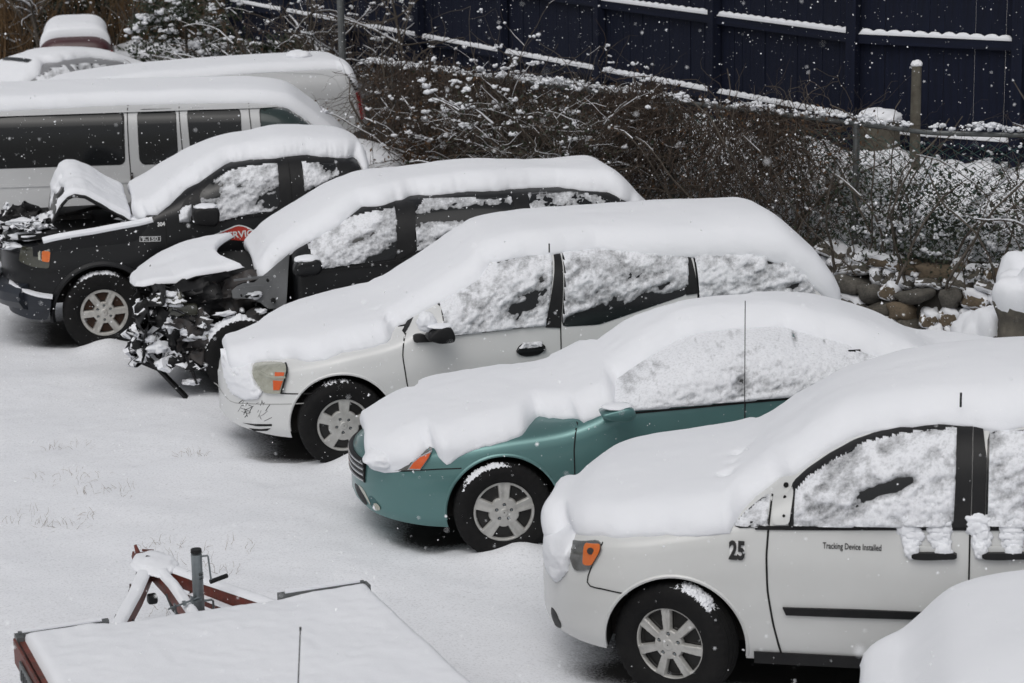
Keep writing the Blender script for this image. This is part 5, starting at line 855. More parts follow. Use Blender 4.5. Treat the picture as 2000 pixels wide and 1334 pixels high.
# engine bay void and the tented bonnet
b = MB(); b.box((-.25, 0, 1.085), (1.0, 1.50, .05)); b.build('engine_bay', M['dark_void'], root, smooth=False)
b = MB(); b.box((-.25, .2, 1.10), (.4, .5, .12), bev=.02); b.tube([(-.3, -.3, 1.2), (-.05, -.1, 1.22), (.2, .2, 1.18)], .02, 6); b.box((.05, .3, 1.24), (.02, .35, .04)); b.box((.02, .3, 1.3), (.02, .3, .025)); b.build('engine_parts', M['steel_dark'], root)
blob('bay_snow', (-.38, -.40, 1.05), (.5, .5, .10), M['snow'], root, seed=5, sub=3, amp=.15)
H = V['E']['hood']; near, far = np.array(H[0]), np.array(H[1])
Ge = loft(near, far, 70, 40, .015, seed=3, lump=.012); he = sheet('bonnet', Ge, M['black_paint'], root)
def tent_mask(G, N):
    sl = N[..., 2] - .55 + .35 * fbm(G[..., 0] * 5, G[..., 1] * 4, G[..., 2] * 5, 3) * 1.0; back = np.linspace(0, 1, G.shape[0])[:, None]
    return np.where(back > .42, 1, np.clip(sl * .25 + (G[..., 1] + .2) * .03 + .01, -.02, .06))
sheet('bonnet_snow', Ge + [0, 0, .006], M['snow'], he, snow=.045, lipr=.035, mask=tent_mask)
b = MB(); ed = rs(near, 24); b.tube([(p[0], p[1] - .005, p[2] - .02) for p in ed], .016, 6); b.build('bonnet_edge', M['black_trim'], he)
er = random.Random(5)
for q in range(15):
    c_ = (er.uniform(-1.0, -.52), er.uniform(-.75, .45), er.uniform(.95, 1.22)); crumple('crushed_grille', c_, ((er.uniform(-.5, 1), er.uniform(-1, 1), er.uniform(-.3, .4)), (er.uniform(-1, 1), er.uniform(.2, 1), er.uniform(-.2, .5))), (er.uniform(.18, .40), er.uniform(.12, .26)), q + 30, M['black_trim'], root, snow=.035 if q % 3 else 0)
for q, (c_, d_) in enumerate([((-.66, -.66, 1.08), (.34, .2, .07)), ((-.84, -.6, 1.0), (.2, .36, .07)), ((-.72, -.25, 1.15), (.2, .26, .07)), ((.42, -.55, 1.17), (.35, .5, .09)), ((-1.02, -.35, .70), (.16, .9, .10))]):
    blob('snow_clump', c_, d_, M['snow'], root, seed=q + 80, sub=3, amp=.4, k=2, rot=q * .7)

# ================================================================= white passenger van
root, sh, f, v = veh('F', 'white passenger van facing right with dark tinted side windows, behind the black pickup', 'van')
body_mesh(sh, M['van_paint'], [(2.55, .36, .42), (-1.2, .36, .42)], root)
for xx in (2.55, -1.2):
    wheel(root, xx, -.86, .365, 'steel', .37, .205, .225, rimmat='steel_dark'); wheel(root, xx, .86, .365, 'steel', .37, .205, .225, rimmat='steel_dark').rotation_euler = (0, 0, math.pi)
snow_cover(sh, [(p[0], p[1]) for p in f['snow']] + [(-2.7, 1.84), (3.6, .95)], v['T'], root, seed=71, lipr=.06, side_min=.2, rough=.5, cap=.94)
for k_ in ('w1', 'w2', 'w3', 'w4'):
    patch('window_seal', sh, [(p[0], p[1]) for p in f[k_]], M['black_trim'], root, .002, step=.03); c_ = np.mean(f[k_], 0)
    patch('side_window', sh, [(c_[0] + (p[0]-c_[0])*.97, c_[1] + (p[1]-c_[1])*.95) for p in f[k_]], M['glass'] if k_ != 'w4' else M['green_glass'], root, .006, step=.03)
for k_ in ('seam1', 'seam2', 'seam3'): ribbon('door_seam', sh, f[k_], .010, M['dark_void'], root)
pc_ = M['van_paint']; ribbon('body_crease', sh, [(-2.5, f['crease'][0][1])] + f['crease'][1:] + [(1.9, f['crease'][-1][1])], .028, pc_, root, .004, th=.006); ribbon('body_crease', sh, [(-2.5, .58), (0, .58), (2.1, .58)], .022, pc_, root, .004, th=.006)
ribbon('drip_rail', sh, [(-2.5, 1.862), (-.5, 1.866), (1.2, 1.87), (2.0, 1.865)], .014, pc_, root, .006, th=.02)
b = MB(); hg = f['hinge']; b.box((hg[0][0] + .01, -1.0, hg[2][1] + .03), (.03, .03, .09)); b.build('hinge', M['steel_dark'], root)
b = MB(); b.tube([(3.0, -.55, 1.12), (2.99, -.55, 1.52)], .003, 5); b.build('aerial', M['black_trim'], root)
b = MB(); b.tube([(1.95, -.6, 1.28 + .16*math.sin(t)) if False else (1.85 + .05*math.cos(t), -.62 + .15*math.cos(t), 1.36 + .15*math.sin(t)) for t in np.linspace(0, 2*math.pi, 17)], .012, 5); b.build('steering_wheel', M['black_trim'], root)

# ================================================================= white cargo van
root, sh, f, v = veh('G', 'white windowless cargo van with a red tail light, behind the passenger van', 'van')
root.name = 'cargo_van'
body_mesh(sh, M['van_paint'], [(1.1, .36, .42), (-1.9, .36, .40)], root)
for xx in (1.1,): wheel(root, xx, -.86, .365, 'steel', .37, .205, .225, rimmat='steel_dark'); wheel(root, -1.9, -.80, .365, 'steel', .37, .205, .225, rimmat='steel_dark')
snow_cover(sh, [(p[0], p[1]) for p in f['snow']] + [(-2.4, 1.0), (-1.9, 1.45)], v['T'], root, seed=73, lipr=.06, side_min=.25, rough=.6)
pn = [(p[0], p[1]) for p in f['panel']]; ribbon('panel_crease', sh, pn + [pn[0]], .018, M['van_paint'], root, .003, th=.006)
def rear_col(name, z0, z1, m, n, parent, xw=.10):
    """pieces stacked up the rear near corner"""
    out = []
    for i in range(n):
        a, b_ = z0 + (z1 - z0) * (i + (.0 if n == 1 else .18)) / n, z0 + (z1 - z0) * (i + (1 if n == 1 else .82)) / n
        x_ = np.linspace(sh.xr - .26, sh.xr - .055, 7); Vv = []
        for zz in (a, b_):
            for xx in x_: Vv.append((xx + .01, -float(sh.half(min(xx, sh.xr - .02), zz)) - .012, zz))
        Fv = [(k, k + 1, k + 8, k + 7) for k in range(6)]; out.append(mesh_obj(name, Vv, Fv, m, parent))
    return out
t_ = f['tail']; z_lo, z_hi = 1.26, 1.58
tl = patch('tail_light', sh, [(sh.xr - .17, z_lo), (sh.xr - .04, z_lo), (sh.xr - .03, z_hi), (sh.xr - .15, z_hi)], M['red_lens'], root, .008, .006, step=.02, soft=0)
for i in range(6): zz = z_hi + .03 + .036 * i; patch('louvre', sh, [(sh.xr - .15 - .012*i, zz), (sh.xr - .035 - .012*i, zz), (sh.xr - .04 - .012*i, zz + .017), (sh.xr - .155 - .012*i, zz + .017)], M['black_trim'], root, .008, .004, step=.02, soft=0)
ribbon('rear_door_seam', sh, [(sh.xr - .17, 1.24), (sh.xr - .16, .5)], .01, M['dark_void'], root)
blob('roof_vent', (1.45, -.1, 1.99), (.40, .34, .12), M['snow'], root, seed=9, sub=4, amp=.12)
for o_ in [q for q in bpy.data.objects if q.parent == root and q.type == 'MESH' and q.name.split('.')[0] not in ('tyre', 'rim')]:
    me = o_.data; co = np.zeros(len(me.vertices) * 3, np.float32); me.vertices.foreach_get('co', co); co = co.reshape(-1, 3); ox = o_.location.x; co[:, 0] -= .20 * np.clip((co[:, 2] + o_.location.z - .9) / 1.0, 0, 1.1) ** 1.3 * np.clip((co[:, 0] + ox - 1.0) / 1.1, 0, 1); me.vertices.foreach_set('co', co.ravel()); me.update()

# ================================================================= silver sedan, far left
root, sh, f, v = veh('H', 'silver-grey sedan with snow on its windscreen, far left at the back', 'sedan')
body_mesh(sh, M['grey_paint'], [(0, .33, .38), (2.75, .33, .38)], root)
for xx in (0, 2.75): wheel(root, xx, -.80, .335, 'steel', .33, .205, .21, rimmat='steel_dark')
snow_cover(sh, [(-.9, .6), (-.3, .75), (.5, .93), (.75, 1.08), (1.05, 1.26), (1.4, 1.36), (2.2, 1.37), (2.7, 1.25), (3.2, 1.05), (3.9, .8)], .09, root, seed=77, lipr=.08, side_min=.3)
patch('side_window', sh, [(.78, .98), (1.6, 1.0), (1.6, 1.31), (1.36, 1.29), (1.05, 1.18)], M['glass'], root, .005); patch('side_window', sh, [(1.68, 1.0), (2.45, 1.02), (2.35, 1.24), (2.0, 1.31), (1.68, 1.31)], M['glass'], root, .005); patch('quarter_window', sh, [(2.5, 1.02), (2.75, 1.03), (2.62, 1.14), (2.45, 1.2)], M['glass'], root, .005)
crust(sh, [(.78, .98), (1.6, 1.0), (1.6, 1.31), (1.36, 1.29), (1.05, 1.18)], root, amp=.02, bias=.7, seed=78, res=.025); crust(sh, [(1.68, 1.0), (2.45, 1.02), (2.35, 1.24), (2.0, 1.31), (1.68, 1.31)], root, amp=.02, bias=.0, seed=79, res=.025)
def top_patch(sh, x0, x1, u0, u1, m, name, parent, off, n=14, y_full=True):
    xs_ = np.linspace(x0, x1, n); U = np.linspace(u0, 1, n); P = sh.points(xs_, U[None]); Q = P[:, ::-1][:, 1:].copy(); Q[..., 1] *= -1; A = np.concatenate([P, Q], 1); A[..., 2] += off; A[..., 0] -= off * .6
    k = A.shape[1]; i, j = np.meshgrid(np.arange(n-1), np.arange(k-1), indexing='ij'); F = np.stack([i*k + j, i*k + j + 1, (i+1)*k + j + 1, (i+1)*k + j], -1).reshape(-1, 4)[:, ::-1]
    return mesh_obj(name, A.reshape(-1, 3), F, m, parent)
top_patch(sh, 1.20, 1.28, .80, .95, M['glass'], 'windscreen_edge', root, .085)

# ================================================================= dark red vehicle seen end-on at the very back
r0 = empty('hatchback', (-7.3, 38.5, 0), R(-80)); tag(r0, 'dark maroon hatchback seen end-on at the edge of the woods, snow on its roof', 'car')
shi = Shell(dict(W=1.34, x=(-.9, 2.6), front=(.5, 3), rear=(.4, 3), zt=[(-.9, .8), (-.5, 1.0), (-.1, 1.3), (.2, 1.52), (1, 1.58), (2, 1.55), (2.45, 1.4), (2.6, 1.0)], zb=[(-.9, .7), (2.6, 1.0)], z0=[(-.9, .3), (2.6, .3)], n=[(-.9, 3), (2.6, 5)], k=[(-.9, .05), (2.6, .14)], m=4))
body_mesh(shi, M['maroon_paint'], [(0, .33, .36), (1.9, .33, .36)], r0, nx=60)
snow_cover(shi, [(-.9, .75), (-.3, 1.2), (.2, 1.42), (1, 1.46), (2, 1.45), (2.6, 1.2)], .13, r0, x0=-.1, x1=2.3, nx=60, seed=81, lipr=.1)
for xx in (0, 1.9):
    wheel(r0, xx, -.58, .335, 'steel', .33, .205, .21, rimmat='steel_dark')
patch('tail_light', shi, [(2.3, .95), (2.5, .95), (2.45, 1.25), (2.3, 1.25)], M['red_lens'], r0, .006, side=1); patch('side_window', shi, [(.3, 1.05), (1.8, 1.06), (1.7, 1.36), (.45, 1.34)], M['glass'], r0, .005, side=1)

# ================================================================= car buried in snow, lower right
root, sh, f, v = veh('J', 'car buried completely under smooth snow at the lower right corner', 'car', GRP)
body_mesh(sh, M['black_trim'], [(0, .33, .38), (2.8, .33, .38)], root)
snow_cover(sh, [(-.9, .42), (-.3, .55), (.5, .6), (1.5, .7), (4.2, .8)], .13, root, x0=sh.xf + .02, seed=91, lipr=.12, side_min=.5, rough=.6)
for xx in (0, 2.8): wheel(root, xx, -.80, .335, 'steel', .33, .205, .21, rimmat='steel_dark')
# ---------------------------------------------------------------- ground and terrain
FENCE = [(-9.5, 37.5), (-4.2, 29.6), (-1.2, 25.3), (2.2, 20.75), (3.6, 19.05), (4.6, 18.7), (9.0, 17.2)]
def seg_dist(X, Y, P):
    """distance to the fence polyline, positive beyond it"""
    best = np.full(X.shape, 1e9); sg = np.ones(X.shape); pz = np.zeros(X.shape)
    for a, b_ in zip(P[:-1], P[1:]):
        a = np.array(a); b_ = np.array(b_); e = b_ - a; t = np.clip(((X - a[0]) * e[0] + (Y - a[1]) * e[1]) / (e @ e), 0, 1)
        d = np.hypot(X - a[0] - t*e[0], Y - a[1] - t*e[1]); s_ = np.sign(e[0] * (Y - a[1]) - e[1] * (X - a[0])); m_ = d < best; best = np.where(m_, d, best); sg = np.where(m_, s_, sg)
    return best * sg
def foot(X, Y, v, grow=0.0):
    a = R(v['a']); dx, dy = X - v['O'][0], Y - v['O'][1]; lx = dx * math.cos(a) + dy * math.sin(a); ly = -dx * math.sin(a) + dy * math.cos(a)
    cx = (v['x'][0] + v['x'][1]) / 2; hx = (v['x'][1] - v['x'][0]) / 2 + grow; hy = v['W'] / 2 + grow
    qx, qy = np.abs(lx - cx) - hx + .5, np.abs(ly) - hy + .5
    return .5 - np.hypot(np.maximum(qx, 0), np.maximum(qy, 0)) - np.minimum(np.maximum(qx, qy), 0), lx, ly
def height(X, Y):
    h = .035 + .028 * fbm(X * .6, Y * .6, 0, 4) + .010 * fbm(X * 1.7 + 3, Y * 1.7, 4, 3) + .006 * fbm(X * 3, Y * 3, 2, 3) + .0035 * fbm(X * 14, Y * 14, 5, 3)
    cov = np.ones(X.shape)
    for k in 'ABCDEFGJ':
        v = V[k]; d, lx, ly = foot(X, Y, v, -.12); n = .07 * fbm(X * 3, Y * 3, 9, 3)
        w = np.clip((d + n + .12) / .38, 0, 1); w = w * w * (3 - 2*w); h = h - .055 * w; cov = np.minimum(cov, 1.5 - 1.75 * np.clip((d + n + .12) / .5, 0, 1))  # bare ground under vehicles, spread and darkened to stand in for their shadow
        if k in 'ABCDE':
            for (mx_, my_, r_, a_) in (({'A': .05, 'B': .10, 'C': .12, 'D': .0, 'E': -.02}.get(k, 0), -v['W']/2 - .10, .20, .085 if k != 'D' else .02), (.35, -v['W']/2 - .12, .3, .035)): h = h + a_ * np.exp(-((lx - mx_) / r_) ** 2 - ((ly - my_) / (.13 if r_ < .2 else .25)) ** 2)
    return h, cov
def grid_obj(name, xs, ys, fn, m, **k):
    X, Y = np.meshgrid(xs, ys, indexing='ij'); Z, C = fn(X, Y); a, b_ = X.shape; i, j = np.meshgrid(np.arange(a-1), np.arange(b_-1), indexing='ij')
    F = np.stack([i*b_ + j, (i+1)*b_ + j, (i+1)*b_ + j + 1, i*b_ + j + 1], -1).reshape(-1, 4)
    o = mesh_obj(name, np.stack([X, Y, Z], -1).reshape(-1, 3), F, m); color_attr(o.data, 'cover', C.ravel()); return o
def lot(X, Y):
    h, c = height(X, Y); d = seg_dist(X, Y, FENCE); w = np.clip((d - .05) / .25, 0, 1); h = h * (1 - w) - .3 * w
    edge = np.clip((np.maximum(np.abs(X) - 8, np.maximum(5.5 - Y, Y - 26)) ) / 1, 0, 1); return h, c
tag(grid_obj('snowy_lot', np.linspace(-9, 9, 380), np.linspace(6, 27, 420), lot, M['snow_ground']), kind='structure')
def coarse(X, Y):
    r_ = (np.abs(X) < 8.9) & (Y > 6.1) & (Y < 26.9); h = .02 + .12 * fbm(X * .1, Y * .1, 3, 3) * np.clip(np.hypot(X, Y - 16) / 20 - .6, 0, 1); d = seg_dist(X, Y, FENCE)
    wood = np.clip((Y - 41 + X * .1) / 3, 0, 1) * np.clip((2 - X) / 4, 0, 1); h = np.where(r_, h - .6, h) + wood * np.clip(Y - 42, 0, 60) * .05
    w = np.clip((d - .05) / .3, 0, 1) * (X > -12); return h - .35 * w, np.clip(1.2 - wood * (1.1 + .6 * fbm(X * 1.2, Y * 1.2, 0, 3)), 0, 1.2)
tag(grid_obj('snow_ground', np.concatenate([np.linspace(-160, -14, 24), np.linspace(-13, 13, 79), np.linspace(14, 160, 24)]), np.concatenate([np.linspace(-40, 4, 12), np.linspace(4.33, 62, 174), np.linspace(64, 260, 30)]), coarse, M['snow_ground']), kind='structure')
# the raised ground behind the stone wall
def fence_pt(s):
    acc = 0
    for a, b_ in zip(FENCE[:-1], FENCE[1:]):
        L_ = math.hypot(b_[0]-a[0], b_[1]-a[1])
        if s <= acc + L_ or b_ is FENCE[-1]: t = (s - acc) / L_; return Vector((a[0] + (b_[0]-a[0])*t, a[1] + (b_[1]-a[1])*t)), Vector((b_[0]-a[0], b_[1]-a[1])).normalized()
        acc += L_
FLEN = sum(math.hypot(b_[0]-a[0], b_[1]-a[1]) for a, b_ in zip(FENCE[:-1], FENCE[1:]))
def base_z(x): return float(np.interp(x, [-9.5, -4, -1.2, 2.2, 3.6, 9], [.5, .8, 1.0, 1.05, 1.05, 1.05]))
def terr_z(p, d): return base_z(p.x) - .05 + float(np.interp(p.x, [-1, 1.5], [.45, .80])) * min(1, max(0, d - .1) / 1.9) ** .7
nS, nD = 420, 70; TX = np.zeros((nS, nD, 3)); TC = np.ones((nS, nD)); dd = np.concatenate([np.linspace(.02, 4, 52), np.linspace(4.4, 40, 18)])
for i in range(nS):
    s_ = FLEN * i / (nS - 1); p, t = fence_pt(s_); nrm = Vector((-t.y, t.x))
    # smooth normal so that rows do not cross
    nrm = (nrm * .35 + Vector((.62, .78)) * .65).normalized()
    for j, d in enumerate(dd): TX[i, j] = (p.x + nrm.x * d, p.y + nrm.y * d, terr_z(p, d))
lump = .10 * fbm(TX[..., 0] * 1.1, TX[..., 1] * 1.1, 0, 4) + .03 * fbm(TX[..., 0] * 5, TX[..., 1] * 5, 1, 3); lump[:, 0] = 0; TX[..., 2] += lump * np.clip(dd / .5, 0, 1)[None]
TC = 1.25 - 1.5 * np.clip(.55 * fbm(TX[..., 0] * .9 + 4, TX[..., 1] * .9, 6, 4) + .75 * np.clip((2.3 - TX[..., 0]) / 2.0, 0, 1) * np.clip((1.7 - dd[None]) / .8, 0, 1) + .9 * np.clip((.3 - TX[..., 0]) / 1.5, 0, 1), 0, 1)
i, j = np.meshgrid(np.arange(nS-1), np.arange(nD-1), indexing='ij'); Ft = np.stack([i*nD + j, (i+1)*nD + j, (i+1)*nD + j + 1, i*nD + j + 1], -1).reshape(-1, 4)
to = mesh_obj('snowy_bank', TX.reshape(-1, 3), Ft, M['snow_ground']); color_attr(to.data, 'cover', TC.ravel()); tag(to, kind='structure')

# ---------------------------------------------------------------- retaining wall of single stones
wall = empty('stone_wall', (3.0, 19.0, 0)); tag(wall, 'rough retaining wall of brown fieldstones dusted with snow, under the chain-link fence', 'stone wall')
wv = []; nW = 200
for i in range(nW):
    s_ = FLEN * (.45 + .55 * i / (nW - 1)); p, t = fence_pt(s_); nr = Vector((t.y, -t.x))
    for k in range(12):
        z = -.3 + (base_z(p.x) + .3) * k / 11; q = p + nr * (.30 * (1 - k / 11) ** 1.0 - .02); wv.append((q.x + .03 * float(vnoise(s_*3, z*3, 0)), q.y + .03 * float(vnoise(s_*3, z*3, 4)), z))
i, j = np.meshgrid(np.arange(nW-1), np.arange(11), indexing='ij'); Fw = np.stack([i*12 + j, (i+1)*12 + j, (i+1)*12 + j + 1, i*12 + j + 1], -1).reshape(-1, 4)
mo = mesh_obj('mortar', np.array(wv) - np.array([3.0, 19.0, 0]), Fw, M['mortar'], wall)
def snowify(bm, scale, thick, seed, bias=.0):
    co = np.array([v.co[:] for v in bm.verts]); nn = np.array([v.normal[:] for v in bm.verts]); c_ = co / scale
    nc_ = c_ - c_.mean(0); nc_ /= np.linalg.norm(nc_, axis=1, keepdims=True); up = .75 * nc_[:, 2] + .25 * nn[:, 2] - .36 + bias + -.10 + .22 * fbm(c_[:, 0]*1.6 + seed, c_[:, 1]*1.6, c_[:, 2]*1.6, 3) + .03 * fbm(c_[:, 0]*9, c_[:, 1]*9 + seed, c_[:, 2]*9, 2)
    u_ = np.clip(up / .55, -.35, 1); off = thick * np.where(u_ > 0, 1 - (1 - u_) ** 2, u_ * .8) - .01 * scale; co2 = co + nn * (off * .35)[:, None] + np.array([0, 0, 1]) * (off * .65)[:, None]
    for v, p in zip(bm.verts, co2): v.co = p
def snow_on(o, scale, thick, seed, bias=0):
    bm = bmesh.new(); bm.from_mesh(o.data); bm.normal_update(); snowify(bm, scale, thick, seed, bias); me = bpy.data.meshes.new('snow_cap'); bm.to_mesh(me); bm.free(); me.materials.append(M['snow'])
    for p in me.polygons: p.use_smooth = True
    c_ = bpy.data.objects.new('snow_cap', me); COL.objects.link(c_); c_.parent = o; return c_
sr = random.Random(3); protos = []
for k in range(9):
    bm = bmesh.new(); bmesh.ops.create_icosphere(bm, subdivisions=3, radius=1); co = np.array([v.co[:] for v in bm.verts])
    co = np.sign(co) * np.abs(co) ** .72; co *= (1 + .22 * fbm(co[:, 0]*1.3 + k*9, co[:, 1]*1.3, co[:, 2]*1.3, 3))[:, None] * (1 + .05 * fbm(co[:, 0]*5 + k, co[:, 1]*5, co[:, 2]*5, 2))[:, None]
    for v, q in zip(bm.verts, co): v.co = q
    me = bpy.data.meshes.new('stone'); bm.to_mesh(me); bm.free(); me.materials.append(M[('stone', 'stone_b', 'stone_c')[k % 3]])
    for p in me.polygons: p.use_smooth = True
    sc = co.copy(); keep = co[:, 2] > -.1
    bm = bmesh.new(); bm.from_mesh(me); top = []
    bmesh.ops.subdivide_edges(bm, edges=bm.edges[:], cuts=1, use_grid_fill=True, smooth=.5); bm.normal_update(); snowify(bm, .9, .16, k)
    ms = bpy.data.meshes.new('stone_snow'); bm.to_mesh(ms); bm.free(); ms.materials.append(M['snow'])
    for p in ms.polygons: p.use_smooth = True
    protos.append((me, ms))
cnt = 0
s_ = FLEN * .60
rows = 8
for row in range(rows):
    s_ = FLEN * .58 + sr.uniform(0, .3)
    while s_ < FLEN * .93:
        big = sr.random() < .35; w_ = sr.uniform(.24, .36) if big else sr.uniform(.12, .22); p, t = fence_pt(s_ + w_ / 2); bz = base_z(p.x)
        zc = bz * (row + .5) / rows + sr.uniform(-.03, .03); lean = .30 * (1 - zc / bz); nr = Vector((t.y, -t.x)); q = p + nr * (lean + .0 + sr.uniform(-.02, .05))
        me, ms = sr.choice(protos); o = bpy.data.objects.new('stone', me); COL.objects.link(o); o.parent = wall; o.location = (q.x - 3.0, q.y - 19.0, zc)
        rot = (sr.uniform(-.2, .2), sr.uniform(-.35, .35), math.atan2(t.y, t.x) + sr.uniform(-.2, .2)); o.rotation_euler = rot; hgt = bz / rows * sr.uniform(.9, 1.25); sc_ = (w_ * .55, sr.uniform(.10, .17), hgt * .56); o.scale = sc_
        if sr.random() < .6: c_ = bpy.data.objects.new('snow_cap', ms); COL.objects.link(c_); c_.parent = o
        s_ += w_ * .98; cnt += 1
# fallen boulder with deep snow at the right edge
bl = blob('boulder', (4.28, 17.35, .74), (1.0, .9, 1.25), M['stone'], None, seed=14, sub=5, amp=.35, k=1.3); tag(bl, 'large brown boulder with a deep cap of snow, right edge in front of the wall', 'boulder')
snow_on(bl, .5, .07, 3, .20)
bl2 = blob('boulder', (3.78, 17.55, .52), (.5, .5, .7), M['stone_b'], None, seed=18, sub=4, amp=.35, k=1.3); tag(bl2, 'smaller grey boulder leaning on the left of the snow-capped boulder', 'boulder')
snow_on(bl2, .3, .06, 5)

# ---------------------------------------------------------------- tall blue-black board fence on the bank
bf = empty('board_fence', (3.28, 21.33, 1.5)); tag(bf, 'tall dark navy board fence with snow lying along its rails, on the bank behind', 'fence')
O_ = Vector((3.28, 21.33, 1.5)); PW = [Vector((3.28 - .4472 * 2.44 * k * 1.01, 21.33 + .8944 * 2.44 * k * 1.0)) for k in range(0, 8)]
lastp = Vector((4.62, 20.35)); path = [lastp] + PW; path = [Vector((6.6, 19.3))] + path
bme = {}
def unit_box(name, mname):
    if (name, mname) not in bme: b = MB(); b.box((0, 0, 0), (1, 1, 1)); o = b.build(name, M[mname], None, smooth=False); bme[(name, mname)] = o.data; bpy.data.objects.remove(o)
    return bme[(name, mname)]
def ubox(name, c, d, rz, parent, mname='fence_paint'):
    o = bpy.data.objects.new(name, unit_box(name, mname)); COL.objects.link(o); o.parent = parent; o.location = c; o.scale = d; o.rotation_euler = (0, 0, rz); return o
fr_ = random.Random(8)
for k in range(len(path) - 1):
    a, b_ = path[k], path[k+1]; e = b_ - a; L_ = e.length; rz = math.atan2(e.y, e.x); u = e.normalized(); nn = Vector((u.y, -u.x))
    if nn.y > 0: nn = -nn                # towards the lot
    g = lambda z: z - 1.5
    zo = 0
    po = b_ if k else b_
    ubox('post', (b_.x - O_.x + nn.x * .02, b_.y - O_.y + nn.y * .02, g(2.45)), (.10, .10, 2.5), rz, bf)
    nb_ = max(3, round(L_ / .145)); 
    for q in range(nb_):
        c_ = a + e * ((q + .5) / nb_) - nn * (.05 + .012 * fr_.random()); gap = .003 + .004 * fr_.random(); ubox('board', (c_.x - O_.x, c_.y - O_.y, g(2.55 + fr_.uniform(-.01, .01))), (L_ / nb_ - gap, .018, 2.3), rz, bf)
    for zr in (1.98, 2.78, 3.55) if k != 1 else (2.0, 2.78, 3.55):
        if k == 1 and zr < 2.5: zr = 1.86
        mc = (a + b_) / 2; ubox('rail', (mc.x - O_.x, mc.y - O_.y, g(zr - .045)), (L_ - .10, .045, .09), rz, bf)
        n = int((L_ - .12) / .035); V_ = []; F_ = []; prof = [(.028, 0), (.030, .018), (.018, .034), (-.004, .038), (-.020, .034), (-.026, 0)]
        for q in range(n + 1):
            c_ = a + u * (.06 + (L_ - .12) * q / n); ph = ((L_ * q / n) / (L_ / nb_)) % 1; hm = .62 + .42 * math.sin(math.pi * ph) ** .6 + .08 * float(vnoise(q * .4, k, zr))
            if q in (0, n): hm = .05
            for pn_, pz_ in prof: V_.append((c_.x + nn.x * pn_ - O_.x, c_.y + nn.y * pn_ - O_.y, g(zr) + pz_ * 1.35 * hm - .002))
        for q in range(n):
            for w_ in range(5): F_.append((q*6 + w_, q*6 + w_ + 1, q*6 + w_ + 7, q*6 + w_ + 6))
        mesh_obj('rail_snow', V_, F_, M['snow'], bf, True)
# ---------------------------------------------------------------- stump and short post between the fences
def cyl_thing(name, p, r, h, m, label, cat, cap, seed=0, wob=.05):
    o = empty(name, (p[0], p[1], p[2])); tag(o, label, cat); bm = MB(); N = 26; V_ = []; F_ = []
    for k in range(9):
        for q in range(N): t = 2*math.pi*q/N; rr = r * (1 + wob * float(vnoise(math.cos(t)*2 + seed, math.sin(t)*2, k*.4))) * (1.08 - .08*k/8); V_.append((rr*math.cos(t), rr*math.sin(t), h*k/8))
    for k in range(8):
        for q in range(N): F_.append((k*N + q, k*N + (q+1) % N, (k+1)*N + (q+1) % N, (k+1)*N + q))
    F_.append(tuple(8*N + q for q in range(N))); bm.add(V_, F_); bm.build('trunk', m, o); blob('snow_cap', (0, 0, h), (r*2.25, r*2.25, cap), M['snow'], o, seed=seed, sub=4, amp=.12, flat=-.25); return o
cyl_thing('tree_stump', (3.42, 20.6, 1.46), .18, .62, M['old_wood'], 'cut tree stump with a round pillow of snow, left of the short post', 'tree stump', .17, 3)
st_ = bpy.data.objects['tree_stump']; blob('snow_drift', (-.02, -.06, .06), (.95, .55, .62), M['snow'], st_, seed=6, sub=4, amp=.12)
cyl_thing('wooden_post', (3.71, 20.4, 1.42), .045, 1.16, M['old_wood'], 'short weathered round post with a snow cap in front of the dark fence', 'post', .09, 5)

# ---------------------------------------------------------------- chain-link fence
cf = empty('chain_link_fence', (0, 0, 0)); cf.location = (2.2, 20.75, 1.0); CO = np.array([2.2, 20.75, 1.0]); tag(cf, 'chain-link fence overgrown with dead vines, running along the top of the stone wall', 'fence')
def fencetop(p): return base_z(p.x) + 1.10
b = MB(); n = 90; pts = []
RS = next(FLEN * q / 400 for q in range(401) if fence_pt(FLEN * q / 400)[0].x > -1.3)
for i in range(n + 1): p, t = fence_pt(RS + (FLEN - RS) * i / n); pts.append((p.x - CO[0], p.y - CO[1], fencetop(p) - CO[2]))
b.tube(pts, .022, 8); b.build('top_rail', M['galv'], cf)
s_ = RS
while s_ < FLEN:
    p, t = fence_pt(s_); bb = MB(); bb.tube([(p.x - CO[0], p.y - CO[1], base_z(p.x) - .2 - CO[2]), (p.x - CO[0], p.y - CO[1], fencetop(p) + .03 - CO[2])], .03, 10); bb.build('post', M['galv'], cf); s_ += 2.4
